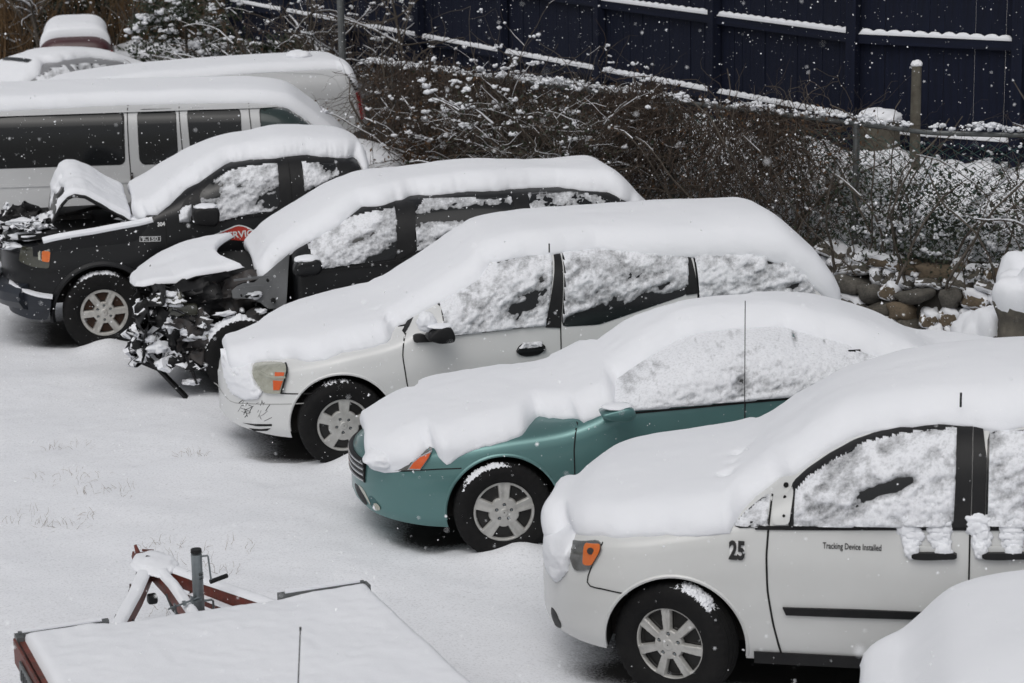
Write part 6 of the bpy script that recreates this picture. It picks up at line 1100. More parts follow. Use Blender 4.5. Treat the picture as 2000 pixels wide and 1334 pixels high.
def wires(s0, s1, name, m, seed):
    V_, F_ = [], []; pitch = .066; n = int((s1 - s0) / pitch); r_ = .0024
    for i in range(n):
        base = s0 + i * pitch; zs_ = []; p, t = fence_pt(base); H_ = fencetop(p) - base_z(p.x) + .02; m_ = int(H_ / (pitch * .62))
        sag = lambda z: .07 * math.sin(z * 3 + base * 1.7) * float(vnoise(base * .5, z, seed))
        prev = None
        for k in range(m_ + 1):
            z = base_z(p.x) - .10 + H_ * k / m_ ; ss = base + (pitch / 2 if k % 2 else -pitch / 2) * (1 if i % 2 else -1) + pitch * (0 if i % 2 else 0); q = (p.x + t.x * (ss - base) + t.y * sag(z), p.y + t.y * (ss - base) - t.x * sag(z), z)
            if prev:
                a_ = np.array(prev) - CO; c_ = np.array(q) - CO; bse = len(V_)
                for o_ in ((t.x*r_, t.y*r_, 0), (-t.x*r_*.5 - t.y*r_, -t.y*r_*.5 + t.x*r_, r_), (-t.x*r_*.5 + t.y*r_, -t.y*r_*.5 - t.x*r_, -r_)): V_.append(a_ + o_); V_.append(c_ + o_)
                F_ += [(bse, bse+2, bse+3, bse+1), (bse+2, bse+4, bse+5, bse+3), (bse+4, bse, bse+1, bse+5)]
            prev = q
    o = mesh_obj(name, np.array(V_), np.array(F_), m, cf, False); tag(o, kind='stuff'); return o
wires(RS, FLEN * .58, 'wire_mesh', M['galv'], 1); wires(FLEN * .58, FLEN * .97, 'wire_mesh', M['green_wire'], 2)

# ---------------------------------------------------------------- tangles of stems (numpy tubes)
def tubes(name, paths, radii, m, parent=None, kind=None, label=None, cat=None, origin=(0, 0, 0)):
    V_, F_ = [], []; base = 0
    for P, r_ in zip(paths, radii):
        P = np.asarray(P, float); n = len(P); T = np.gradient(P, axis=0); T /= np.maximum(np.linalg.norm(T, axis=1, keepdims=True), 1e-9); A = np.cross(T, [.31, .52, .79]); A /= np.maximum(np.linalg.norm(A, axis=1, keepdims=True), 1e-6); B_ = np.cross(T, A)
        tp = np.linspace(1, .45, n)[:, None] * r_; ring = np.stack([P + A*tp, P + (-.5*A + .866*B_)*tp, P + (-.5*A - .866*B_)*tp], 1).reshape(-1, 3); V_.append(ring - np.array(origin))
        k = np.arange(n - 1)[:, None] * 3; F_.append((base + k[:, None] + np.array([[0, 1, 4, 3], [1, 2, 5, 4], [2, 0, 3, 5]])[None]).reshape(-1, 4)); base += 3*n
    o = mesh_obj(name, np.concatenate(V_), np.concatenate(F_), m, parent, True)
    if parent is None: o.location = origin
    if kind or label: tag(o, label, cat, kind=kind)
    if parent is not None and len(paths) > 1: o['kind'] = 'stuff'
    return o
def walk(p, d, n, step, wander, droop=0, rng=RNG):
    P = [np.array(p, float)]; d = np.array(d, float)
    for _ in range(n):
        d = d + rng.normal(0, wander, 3) + [0, 0, -droop]; d /= np.linalg.norm(d); P.append(P[-1] + d * step)
    return np.array(P)
def twig_snow(name, paths, radii, parent, origin=(0, 0, 0), kind=None, grow=1.0, rng=RNG, part=.6):
    P_, r_ = [], []
    for P, r in zip(paths, radii):
        P = np.asarray(P, float); T = np.gradient(P, axis=0); T /= np.maximum(np.linalg.norm(T, axis=1, keepdims=True), 1e-9); okk = np.abs(T[:, 2]) < .72; i = 0
        while i < len(P):
            j = i
            while j < len(P) and okk[j]: j += 1
            if j - i >= 3 and rng.random() < part: w_ = max(r * 1.15, .003) * grow * rng.uniform(.6, 1.4); P_.append(P[i:j] + [0, 0, r + w_ * .6]); r_.append(w_)
            i = j + 1
    if P_: return tubes(name, P_, r_, M['snow'], parent, kind=kind, origin=origin)
def quads(name, C, size, m, parent=None, flat=0, kind=None, origin=(0, 0, 0), rng=RNG):
    """small leaves: bent quads scattered at the points C"""
    C = np.asarray(C); n = len(C); a = rng.normal(0, 1, (n, 3)); a[:, 2] *= (1 - flat); a /= np.linalg.norm(a, axis=1, keepdims=True); b_ = np.cross(a, rng.normal(0, 1, (n, 3))); b_ /= np.linalg.norm(b_, axis=1, keepdims=True)
    s_ = (size * rng.uniform(.5, 1.3, n))[:, None]; V_ = np.stack([C - a*s_, C - b_*s_*.45, C + a*s_, C + b_*s_*.45], 1).reshape(-1, 3) - np.array(origin); F_ = np.arange(4*n).reshape(-1, 4)
    o = mesh_obj(name, V_, F_, m, parent, False)
    if parent is None: o.location = origin
    if kind or parent is not None: tag(o, kind='stuff')
    return o
def snow_bits(name, C, size, parent=None, kind=None, origin=(0, 0, 0), rng=RNG, seed=0, flat=.55):
    """many little pads of snow as one mesh"""
    bm = bmesh.new(); bmesh.ops.create_icosphere(bm, subdivisions=1, radius=1); U_ = np.array([v.co[:] for v in bm.verts]); Fc = np.array([[v.index for v in f_.verts] for f_ in bm.faces]); bm.free(); V_, F_ = [], []; k = 0
    for c0_, s0_ in zip(C, size):
        m_ = int(rng.integers(2, 7))
        for w_ in range(m_):
            s_ = s0_ * rng.uniform(.3, .75); c_ = c0_ + rng.normal(0, .6, 3) * s0_ * [1.1, 1.1, .45]
            q = U_ * rng.uniform(.75, 1.25, (len(U_), 1)); q = q * [s_ * rng.uniform(.7, 1.6), s_ * rng.uniform(.7, 1.4), s_ * (flat + .25)]; V_.append(q + c_ - np.array(origin)); F_.append(Fc + k); k += len(U_)
    o = mesh_obj(name, np.concatenate(V_), np.concatenate(F_), M['snow'], parent, True)
    if parent is None: o.location = origin
    if kind or parent is not None: tag(o, kind='stuff')
    return o
def along(s_, d=0, z=0): p, t = fence_pt(s_); return np.array([p.x + t.y * d, p.y - t.x * d, z])
S0, S1, SR = FLEN * .33, FLEN * .625, FLEN * .97       # dense vines left, thinner tangle right
rg = np.random.default_rng(11)
def s_at_x(x): 
    for k in range(400):
        s_ = FLEN * k / 399
        if fence_pt(s_)[0].x >= x: return s_
sA, sB, sC_, sD = s_at_x(-1.55), s_at_x(2.35), s_at_x(3.0), s_at_x(5.2)
paths, rad = [], []
for k in range(3800):
    s_ = rg.uniform(s_at_x(-1.4), sC_) if k % 6 else rg.uniform(sA, sC_); p, t = fence_pt(s_); top = fencetop(p); cl = float(vnoise(s_ * 1.3, 0, 5)) + .5 * float(vnoise(s_ * 4.1, 0, 8))
    if rg.random() > .62 + .6 * cl or rg.random() > np.clip((p.x + 1.6) / 1.0, .35, 1): continue
    p0 = along(s_, rg.uniform(-.12, .30), top + rg.uniform(-.10, .10) + .14 * cl - (rg.uniform(0, .6) if k % 3 == 0 else 0))
    P = walk(p0, (rg.normal(0, .35), rg.normal(0, .35), -.8), rg.integers(5, 15), .085, .26, .06, rg); P[:, 2] = np.maximum(P[:, 2], base_z(p.x) - .35); paths.append(P); rad.append(rg.uniform(.0022, .0055))
vm1 = tubes('hanging_vines', paths, rad, M['vine'], kind='stuff', label='mass of dead brown vines hanging thickly over the chain-link fence', cat='vines', origin=tuple(CO))
paths, rad = [], []
for k in range(2200):
    s_ = rg.uniform(sA, sC_); p, t = fence_pt(s_); p0 = along(s_, rg.uniform(-.25, .35), base_z(p.x) + rg.uniform(-.2, 1.1)); paths.append(walk(p0, rg.normal(0, 1, 3), rg.integers(5, 12), .08, .35, .03, rg)); rad.append(rg.uniform(.002, .006))
for k in range(760):
    s_ = rg.uniform(sB, sD); p, t = fence_pt(s_); p0 = along(s_, rg.uniform(-.04, .10), base_z(p.x) + rg.uniform(-.15, 1.12)); paths.append(walk(p0, (rg.normal(0, 1), rg.normal(0, 1), rg.normal(0, 1.0)), rg.integers(5, 13), .06, .42, .0, rg)); rad.append(rg.uniform(.0014, .0038))
tubes('tangled_stems', paths, rad, M['vine_b'], kind='stuff', label='thin leafless stems woven through the wire of the fence', cat='vines', origin=tuple(CO))
paths, rad = [], []
for k in range(105):
    s_ = rg.uniform(sA, sD); p, t = fence_pt(s_); p0 = along(s_, rg.uniform(.0, .25), base_z(p.x) - .2); paths.append(walk(p0, (rg.normal(0, .3), rg.normal(0, .2), 1), rg.integers(10, 17), .11, .16, 0, rg)); rad.append(rg.uniform(.006, .018))
tubes('woody_stems', paths, rad, M['bark'], kind='stuff', label='thicker grey woody stems climbing among the vines', cat='vines', origin=tuple(CO))
o_ = twig_snow('snow_on_vines', paths, rad, None, tuple(CO), grow=.3); tag(o_, 'lines of snow lying along the woody stems', 'snow', kind='stuff')
lc = []
for k in range(9000):
    s_ = rg.uniform(sA, sC_); p, t = fence_pt(s_); lc.append(along(s_, rg.uniform(-.5, .30), base_z(p.x) + rg.uniform(-.25, 1.15)))
lv = quads('dead_leaves', lc, .022, M['leaf_brown'], origin=tuple(CO), rng=rg); tag(lv, 'dry brown leaves caught in the vines', 'leaves', kind='stuff')
lc = []
for k in range(13000):
    s_ = rg.normal(s_at_x(-.1), 1.3) if k % 2 else rg.normal(s_at_x(3.55), .75); s_ = min(max(s_, sA), sD); p, t = fence_pt(s_); lc.append(along(s_, rg.uniform(-.45, .24), base_z(p.x) + rg.beta(1.2, 1.8) * 1.0 - .15))
lv = quads('ivy_leaves', lc, .024, M['leaf_green'], origin=tuple(CO), rng=rg); tag(lv, 'dark green ivy leaves low on the fence', 'ivy', kind='stuff')
# snow caught on the top rail and in the tangle
C_, s_l = [], []
for k in range(1000):
    s_ = rg.uniform(s_at_x(-1.6), SR); p, t = fence_pt(s_); w_ = .5 + .5 * float(vnoise(s_ * 1.6, 3, 3))
    if rg.random() < .25 + .75 * w_: C_.append(along(s_, rg.normal(.02, .05), fencetop(p) + .035 + rg.uniform(-.02, .03) + .03 * w_)); s_l.append(rg.uniform(.010, .036))
for k in range(520):
    s_ = rg.uniform(sA, sD); p, t = fence_pt(s_); q = rg.random() ** .6; C_.append(along(s_, rg.uniform(-.2, .22), base_z(p.x) + q * 1.05)); s_l.append(rg.uniform(.008, .026))
for k in range(240):
    s_ = rg.uniform(sC_, sD); p, t = fence_pt(s_); C_.append(along(s_, rg.uniform(-.1, .12), base_z(p.x) + rg.uniform(-.15, .45))); s_l.append(rg.uniform(.012, .045))
o = snow_bits('vine_snow', C_, s_l, origin=tuple(CO), rng=rg); tag(o, 'clumps of snow caught on the fence top and in the vines', 'snow', kind='stuff')

# ---------------------------------------------------------------- bushes: each a thing with stems, leaves and snow
def bush(name, loc, r, h, label, cat, n=160, leaves=0, leafm='leaf_brown', snow=0, seed=0, stemm='vine_b', upright=.5, lsize=.025, ssize=.05, group=None, rad0=.008, leafbias=.6):
    g = np.random.default_rng(seed); o = empty(name, loc); tag(o, label, cat, group); P_, r_ = [], []
    tips = []
    for k in range(n):
        a = g.uniform(0, 2*np.pi); q = g.uniform(0, .25) * r; d = (math.cos(a) * (1 - upright), math.sin(a) * (1 - upright), upright + g.uniform(0, .4)); m_ = int(h / .10 * g.uniform(.6, 1.25)) + 3
        w_ = walk((q*math.cos(a), q*math.sin(a), 0), d, m_, .10 * (r + h) / (2*h) if h > r else .10, .14, .01, g); P_.append(w_); r_.append(rad0 * g.uniform(.5, 1.2))
        for t in range(5):
            i_ = g.integers(2, len(w_)); P_.append(walk(w_[i_], g.normal(0, 1, 3) + np.array([0, 0, .4]), 5, .06, .2, 0, g)); r_.append(rad0 * .35); tips.append(P_[-1])
    tubes('branches', P_, r_, M[stemm], o)
    if snow: twig_snow('twig_snow', P_, r_, o, rng=g, grow=1.0, part=.4)
    A = np.concatenate(tips + [p[len(p)//2:] for p in P_[::6]])
    if leaves: quads('leaves', A[g.integers(0, len(A), leaves)] + g.normal(0, .035, (leaves, 3)), lsize, M[leafm], o, rng=g)
    if snow:
        B_ = A[np.argsort(A[:, 2] + g.normal(0, h*.3, len(A)))[-max(snow*2, 10):]]; c_ = B_[g.integers(0, len(B_), snow)] + [0, 0, .02]; snow_bits('snow', c_, g.uniform(.2, 1.0, snow) ** 1.5 * ssize * .6 + .004, o, rng=g, seed=seed)
    return o
bush('leafy_bush', (-.80, 24.6, .85), .55, 1.5, 'bush with dry brown leaves and snow clumps, just right of the cargo van tail', 'bush', 80, 1500, snow=170, seed=1, ssize=.06)
bush('leafy_bush', (-.25, 24.0, .9), .6, 1.1, 'low tangled bush under thick snow, between the first bush and the fence vines', 'bush', 80, 900, snow=200, seed=2, ssize=.075)
bush('leafy_bush', (.15, 23.0, 1.15), .7, 1.35, 'snow-loaded bush rising above the fence in front of the second board panel', 'bush', 70, 600, leafm='leaf_green', snow=120, seed=3, ssize=.07)
bush('leafy_bush', (.75, 22.1, 1.2), .55, 1.45, 'upright greenish bush poking above the vines at the middle of the fence', 'bush', 60, 900, leafm='leaf_green', snow=60, seed=4, ssize=.05)
bush('leafy_bush', (1.35, 21.9, 1.4), .45, 1.05, 'round snowy bush right behind the vines, left of the dark post', 'bush', 50, 300, snow=80, seed=5, ssize=.06)
bush('dry_weed', (2.45, 20.9, 1.5), .35, .85, 'fine reddish dry weed standing before the board fence', 'dry weed', 50, 0, seed=6, stemm='vine', rad0=.003)
bush('dry_bush', (4.75, 18.3, 1.1), .5, 1.2, 'dark twiggy bush over the fence at the right edge', 'bush', 60, 500, leafm='leaf_green', snow=40, seed=7, ssize=.04)
bush('ivy_clump', (4.62, 16.9, .30), .32, .75, 'dark ivy clump dotted with snow at the right edge beside the boulder', 'ivy', 60, 1500, leafm='leaf_brown', snow=90, seed=8, ssize=.018, upright=.7)
P_ = [np.array([(4.55, 18.4, 1.9), (4.42, 18.5, 2.2), (4.28, 18.6, 2.48), (4.2, 18.65, 2.62)])]; tw = tubes('bare_branch', P_, [.012], M['bark'], label='single bare twig slanting up before the fence at far right', cat='branch')
# bare saplings by the vans
def sapling(loc, h, label, seed, lean=(0, 0), n=16, rad0=.02, m='bark', name='bare_tree'):
    g = np.random.default_rng(seed); o = empty(name, loc); tag(o, label, 'tree'); tr = walk((0, 0, 0), (lean[0], lean[1], 1), int(h / .18), .18, .05, 0, g); tubes('trunk', [tr], [rad0], M[m], o); P_, r_ = [], []
    for k in range(n):
        i_ = g.integers(len(tr)//4, len(tr)); w_ = walk(tr[i_], g.normal(0, .7, 3) + np.array([0, 0, .55]), g.integers(5, 11), .13, .13, 0, g); P_.append(w_); r_.append(rad0 * .4)
        for t in range(4): j_ = g.integers(1, len(w_)); P_.append(walk(w_[j_], g.normal(0, .8, 3) + np.array([0, 0, .3]), 6, .08, .18, 0, g)); r_.append(rad0 * .18)
    tubes('branches', P_, r_, M[m], o); twig_snow('twig_snow', P_, r_, o, rng=g, part=.22, grow=.8); A = np.concatenate(P_); snow_bits('snow', A[g.integers(0, len(A), 50)] + [0, 0, .015], g.uniform(.012, .035, 50), o, rng=g); return o
sapling((-1.35, 29.4, .5), 2.4, 'thin grey bare tree standing just behind the cargo van tail', 31, (.1, 0), 22, .035)
sapling((-2.5, 30.6, .3), 2.6, 'bare tree with spreading twigs above the cargo van roof vent', 32, (-.2, 0), 26, .03)
sapling((-.1, 23.6, 1.0), 1.5, 'forked bare sapling in the snowy bushes before the board fence', 33, (.05, 0), 8, .018)
sapling((.9, 22.4, 1.1), 1.3, 'slender bent sapling in front of the fourth board panel', 34, (-.2, 0), 7, .013)
bush('tall_brush', (-2.2, 31.6, .6), 1.0, 2.6, 'tall tangled bare brush in front of the far left end of the board fence', 'bush', 150, 500, snow=120, seed=61, ssize=.06, rad0=.012)
bush('tall_brush', (-3.4, 32.2, .4), 1.0, 2.6, 'tall bare brush between the evergreens and the board fence', 'bush', 130, 600, snow=70, seed=62, ssize=.05, rad0=.012)
pb = MB(); pb.tube([(-2.05, 28.2, 0), (-2.05, 28.2, 2.9)], .045, 10); po = pb.build('metal_post', M['galv'], None); tag(po, 'grey metal fence post rising behind the cargo van', 'post')

# ---------------------------------------------------------------- the woods at the back left
wg = np.random.default_rng(21)
P_, r_ = [], []
for k in range(5200):
    y = 40.5 + 12 * wg.random() ** 1.5; x = wg.uniform(-.30, .02) * y * 1.0; P_.append(walk((x, y, -.1 + max(0, y - 42)*.05), (wg.normal(0, .16), wg.normal(0, .1), 1), wg.integers(8, 16), .19, .07, .0, wg)); r_.append(wg.uniform(.006, .022))
tubes('thicket_stems', P_, r_, M['straw'], kind='stuff', label='dense thicket of tall dry brown stems along the back of the lot', cat='thicket', origin=(-6, 42, 0))
P_, r_ = [], []
for k in range(2600):
    y = 40 + 12 * wg.random(); x = wg.uniform(-.30, .02) * y; P_.append(walk((x, y, wg.uniform(.1, 2.4)), wg.normal(0, 1, 3), 9, .16, .25, 0, wg)); r_.append(wg.uniform(.005, .014))
tubes('thicket_brush', P_, r_, M['bark'], kind='stuff', label='dark leafless brush filling the thicket', cat='thicket', origin=(-6, 42, 0))
C_ = np.stack([wg.uniform(-.29, -.04, 16000), 40.6 + 13 * wg.random(16000), wg.uniform(0, 3.2, 16000)], 1); C_[:, 0] *= C_[:, 1]
o = quads('thicket_leaves', C_, .06, M['litter'], origin=(-6, 42, 0), rng=wg); tag(o, 'dark dead foliage deep in the thicket', 'thicket', kind='stuff')
for k, (fx_, y_, h_, r0) in enumerate([(-.205, 39.8, 3.6, .05), (-.165, 40.4, 3.6, .035), (-.128, 39.6, 3.4, .07), (-.105, 39.2, 3.4, .04), (-.218, 41, 3.4, .045), (-.085, 37.5, 3.2, .05), (-.118, 41.3, 3.4, .045)]):
    lb = ['leaning grey trunk at the left of the thicket behind the silver sedan', 'slim brown trunk rising behind the maroon hatchback', 'stout grey trunk just left of the snowy evergreen', 'thin trunk right of the snowy evergreen', 'leaning trunk at the far left edge of the thicket', 'grey trunk above the cargo van roof', 'brown trunk hidden behind the snowy evergreen'][k]
    sapling((fx_ * y_, y_, 0), h_, lb, 40 + k, (wg.normal(0, .12), 0), 20, r0, name='woodland_tree')
def evergreen(loc, r, h, label, seed, snow):
    g = np.random.default_rng(seed); o = empty('evergreen_shrub', loc); tag(o, label, 'evergreen'); P_, r_ = [], []; A = []
    for k in range(70):
        z0_ = g.uniform(.1, .8) * h; a = g.uniform(0, 2*np.pi); w_ = walk((0, 0, z0_), (math.cos(a), math.sin(a), .45), 8, r/8 * (1.15 - z0_/h*.5), .10, .05, g); P_.append(w_); r_.append(.012); A.append(w_[2:])
    P_.append(np.array([(0, 0, 0), (.02, 0, h*.5), (0, 0, h)])); r_.append(.04); tubes('branches', P_, r_, M['bark'], o); A = np.concatenate(A); quads('leaves', A[g.integers(0, len(A), 5200)] + g.normal(0, .08, (5200, 3)), .045, M['leaf_green'], o, rng=g)
    c_ = A[g.integers(0, len(A), snow)] + g.normal(0, .05, (snow, 3)) + [0, 0, .04]; snow_bits('snow', c_, g.uniform(.03, .10, snow), o, rng=g, flat=.4); return o
evergreen((-5.05, 35.6, 0), 1.05, 2.45, 'broad dark evergreen shrub holding patches of snow, behind the cargo van roof', 51, 260)
evergreen((-3.1, 33.5, 0), .8, 1.9, 'smaller dark evergreen with less snow, near the cargo van roof vent', 52, 60)
evergreen((-7.9, 41.5, 0), .9, 2.2, 'dark evergreen in the thicket above the silver sedan', 53, 14)

# ---------------------------------------------------------------- flatbed trailer in the foreground
tr = empty('flatbed_trailer', (-1.78, 11.86, -.045), R(21.9)); tr.scale = (.985, 1, 1); tag(tr, 'small flatbed trailer with a rusty red A-frame tongue and snow-covered deck', 'trailer')
def hump(X, Y): return .635 + .05 * np.clip(1 - np.abs(X) / 1.0, 0, 1) ** .4 + .012 * fbm(X*2, Y*2, 0, 3)
nx_, ny_ = 90, 130; xs_ = np.linspace(-.985, 1.015, nx_); ys_ = np.linspace(-3.2, .015, ny_); X, Y = np.meshgrid(xs_, ys_, indexing='ij')
ed = np.minimum(np.minimum(1.0 - np.abs(X - .015), .02 - Y), Y + 3.22); k_ = 1 - np.clip(ed / .07, 0, 1); Z = .60 + (.075 + .012 * fbm(X*1.5, Y*1.5, 0, 3) + .003 * fbm(X*16, Y*16, 0, 2)) * np.sqrt(np.maximum(1 - k_*k_, 0)); sagf = np.exp(-((Y) / .22) ** 2) * (np.abs(X + .02) < .55) ; Z -= .030 * np.exp(-(Y / .2) ** 2) * np.clip(1 - (np.abs(X) / .62) ** 4, 0, 1)
i, j = np.meshgrid(np.arange(nx_-1), np.arange(ny_-1), indexing='ij'); F_ = np.stack([i*ny_ + j, (i+1)*ny_ + j, (i+1)*ny_ + j + 1, i*ny_ + j + 1], -1).reshape(-1, 4)
b = MB(); b.box((0, -1.6, .57), (1.96, 3.2, .05)); b.box((-.985, -1.6, .575), (.04, 3.24, .10)); b.box((.985, -1.6, .575), (.04, 3.24, .10)); dk = b.build('deck', M['red_steel'], tr, smooth=False)
mesh_obj('deck_snow', np.stack([X, Y, Z], -1).reshape(-1, 3), F_, M['snow'], dk, True)
b = MB(); b.bar((-1.0, .02, .632), (-.50, .02, .632), .035, .055); b.box((-1.0, .0, .60), (.04, .08, .10)); b.build('front_rail', M['galv'], tr, smooth=False); b = MB(); b.bar((.48, .02, .632), (1.0, .02, .632), .035, .055); b.box((1.0, 0, .61), (.04, .08, .08)); b.build('front_rail', M['galv'], tr, smooth=False)
b = MB(); b.bar((-.98, .02, .662), (-.54, .02, .662), .035, .012); b.build('rail_snow', M['snow'], tr, smooth=False); b = MB(); b.bar((.52, .02, .664), (.97, .02, .664), .035, .014); b.build('rail_snow', M['snow'], tr, smooth=False)
b = MB(); b.bar((-1.035, -.05, .585), (-1.035, -3.1, .585), .012, .14); b.build('side_board', M['red_steel'], tr, smooth=False)
b = MB(); b.box((-1.05, -.5, .56), (.014, .42, .11), bev=.005); pl2 = b.build('registration_plate', M['galv'], tr)
b = MB(); [b.tube([(-1.058, -.36 - .05*q, .53), (-1.058, -.37 - .05*q, .59)], .004, 5) for q in range(6)]; b.build('plate_marks', M['black_vinyl'], pl2)
for sx in (-1, 1):
    V_, F0 = tyre_mesh(.16, .26, .15); w_ = mesh_obj('wheel', V_, F0, M['rubber'], tr, True); w_.location = (sx * .93, -1.9, .26) if False else (sx * .86, -1.9, .26); w_.rotation_euler = (0, 0, math.pi/2)
TZ = .525
def channel(name, pts, w_=.075, h_=.075, t_=.008, snow=.03, flip=1):
    """steel angle/channel with snow on its top face"""
    b = MB(); P_ = [Vector(p) for p in pts]
    for a, c_ in zip(P_[:-1], P_[1:]):
        u = (c_ - a).normalized(); sd_ = u.cross(Vector((0, 0, 1))).normalized(); up = sd_.cross(u)
        b.bar(a + up * (h_/2), c_ + up * (h_/2), w_, t_); b.bar(a + sd_ * (w_/2) , c_ + sd_ * (w_/2), t_, h_); b.bar(a - sd_ * (w_/2 - .004), c_ - sd_ * (w_/2 - .004), t_, h_ * .9); b.bar(a - up*(h_/2), c_ - up*(h_/2), w_*.8, t_)
    o = b.build(name, M['red_steel'], tr, smooth=False)
    n = 40; V_ = []; F_ = []; tot = rs(np.array([p[:] for p in P_]), n); k = 9
    for i_ in range(n):
        u = Vector(tot[min(i_+1, n-1)] - tot[max(i_-1, 0)]).normalized(); sd_ = u.cross(Vector((0, 0, 1))).normalized(); up = sd_.cross(u); e_ = math.sqrt(max(0, 1 - abs(2*i_/(n-1) - 1) ** 8))
        for q in range(k): t = -1 + 2*q/(k-1); p = Vector(tot[i_]) + sd_ * (t * (w_/2 + .006)) + up * (h_/2 + .003 + snow * e_ * math.sqrt(max(0, 1 - abs(t) ** 3)) * (1 + .2 * float(vnoise(i_*.4, q*.3, w_*50)))); V_.append(p)
    for i_ in range(n-1):
        for q in range(k-1): F_.append((i_*k + q, i_*k + q + 1, (i_+1)*k + q + 1, (i_+1)*k + q))
    mesh_obj('beam_snow', V_, F_, M['snow'], o, True); return o
channel('tongue_beam', [(-.05, 1.02, TZ + .02), (-.22, .60, TZ + .01), (-.50, -.02, TZ)], snow=.02)
channel('tongue_beam', [(.0, .98, TZ + .02), (.02, .62, TZ + .01), (.02, -.02, TZ - .02)], w_=.06, snow=.03)
channel('tongue_beam', [(.03, 1.02, TZ + .02), (.22, .62, TZ + .01), (.54, -.02, TZ)], snow=.02)
channel('tongue_beam', [(.13, .66, TZ - .035), (.42, -.02, TZ - .045)], w_=.05, h_=.03, snow=.008)
b = MB(); b.box((-.0, 1.08, TZ + .03), (.17, .30, .05), bev=.01); b.bar((-.05, 1.18, TZ + .03), (-.03, 1.28, TZ + .05), .06, .04); b.bar((-.075, 1.2, TZ + .03), (-.08, 1.26, TZ + .07), .010, .05); b.bar((-.02, 1.26, TZ + .085), (.05, 1.25, TZ + .075), .022, .009); b.tube([(-.04, 1.27, TZ + .05), (-.055, 1.29, TZ + .115)], [.018, .009], 7); cp = b.build('coupler', M['red_steel'], tr, smooth=False)
blob('coupler_snow', (.0, 1.04, TZ + .065), (.26, .44, .07), M['snow'], cp, seed=4, sub=4, amp=.15, flat=-.4)
def torus_pts(c, r, ax, n=14, a0=0, a1=2*math.pi): 
    ax = Vector(ax).normalized(); u = ax.cross(Vector((0, .1, 1))).normalized(); w_ = ax.cross(u); return [Vector(c) + u * r * math.cos(a0 + (a1-a0)*k/n) + w_ * r * math.sin(a0 + (a1-a0)*k/n) for k in range(n + 1)]
# jack
jk = MB(); jx, jy = .085, .30; jk.tube([(jx, jy, .40), (jx, jy, .865)], .032, 20); jk.tube([(jx, jy, .36), (jx, jy, .5)], .026, 16)
jo = jk.build('jack_tube', M['zinc'], tr); b = MB(); b.tube([(jx, jy, .875), (jx, jy, .895)], [.0335, .031], 20); b.build('cap', M['black_trim'], jo)
b = MB(); b.tube([(jx + .03, jy - .01, .85), (jx + .06, jy - .01, .85), (jx + .066, jy - .01, .845), (jx + .075, jy - .02, .695)], .0055, 8); b.build('crank', M['zinc'], jo); b = MB(); b.tube([(jx + .07, jy - .02, .695), (jx + .18, jy + .02, .703)], .0135, 12); b.build('crank_grip', M['black_trim'], jo)
flat = bpy.data.curves.new('marking', 'FONT'); flat.body = 'LE'; flat.size = .045; of = bpy.data.objects.new('marking', flat); COL.objects.link(of); me = bpy.data.meshes.new_from_object(of.evaluated_get(bpy.context.evaluated_depsgraph_get())); bpy.data.objects.remove(of); me.materials.clear(); me.materials.append(M['black_vinyl']); om = bpy.data.objects.new('marking', me); COL.objects.link(om); om.parent = jo; om.location = (jx + .028, jy - .028, .72); om.rotation_euler = (R(90), R(-90), R(25))
b = MB()
for dz in (.0, .11):
    b.tube([(jx - .20, jy - .09, TZ + .07 - dz), (jx + .02, jy - .02, TZ + .09 - dz)], .006, 8)
b.bar((jx - .16, jy - .08, TZ + .09), (jx - .15, jy - .08, TZ - .09), .03, .010); b.bar((jx - .05, jy - .03, TZ + .10), (jx - .04, jy - .03, TZ - .08), .04, .012); b.box((jx - .02, jy - .02, TZ + .0), (.05, .09, .16)); b.box((jx - .10, jy - .06, TZ + .08), (.02, .03, .02)); b.box((jx - .17, jy - .09, TZ + .07), (.02, .02, .02))
b.tube([(jx - .19, jy - .10, TZ - .11), (jx - .1, jy - .06, TZ - .10)], .006, 8); b.build('clamp', M['zinc'], tr)
b = MB(); b.tube([(jx + .025, jy, .58), (jx + .075, jy, .58), (jx + .085, jy, .57), (jx + .085, jy, .49), (jx + .075, jy, .48), (jx + .03, jy, .48)], .0065, 8); b.build('handle', M['zinc'], jo)
def chain(c, n, name='safety_chain'):
    b = MB()
    for k in range(n): b.tube([Vector(c) + Vector((0.011 * math.cos(t) * (1 if k % 2 else 0), .011 * math.cos(t) * (0 if k % 2 else 1), -.028*k + .021 * math.sin(t))) for t in np.linspace(0, 2*math.pi, 13)], .0042, 5, caps=False)
    return b.build(name, M['rust'], tr)
chain((-.32, .34, TZ - .03), 6); chain((.13, .68, TZ - .03), 5); chain((-.19, .86, TZ + .0), 2)
b = MB(); b.tube([(-.06, 1.06, TZ + .07), (-.03, 1.09, TZ + .10), (.01, 1.08, TZ + .085)], .008, 6); b.tube([(-.10, .98, TZ + .07), (-.11, 1.0, TZ + .03), (-.09, .96, TZ - .02)], .015, 6)
b.tube([(-.02, .66, TZ), (.0, .6, TZ - .08), (.02, .5, TZ - .10), (.03, .42, TZ - .2)], .009, 6); b.tube([(-.31, .33, TZ), (-.22, .28, TZ - .09), (-.14, .16, TZ - .12), (-.08, .0, TZ - .13)], .007, 6); b.tube([(-.40, .30, TZ + .05), (-.49, .05, TZ + .045)], .004, 5); b.box((-.08, .78, TZ - .06), (.06, .06, .06), bev=.015); b.build('brake_cable', M['cable'], tr)

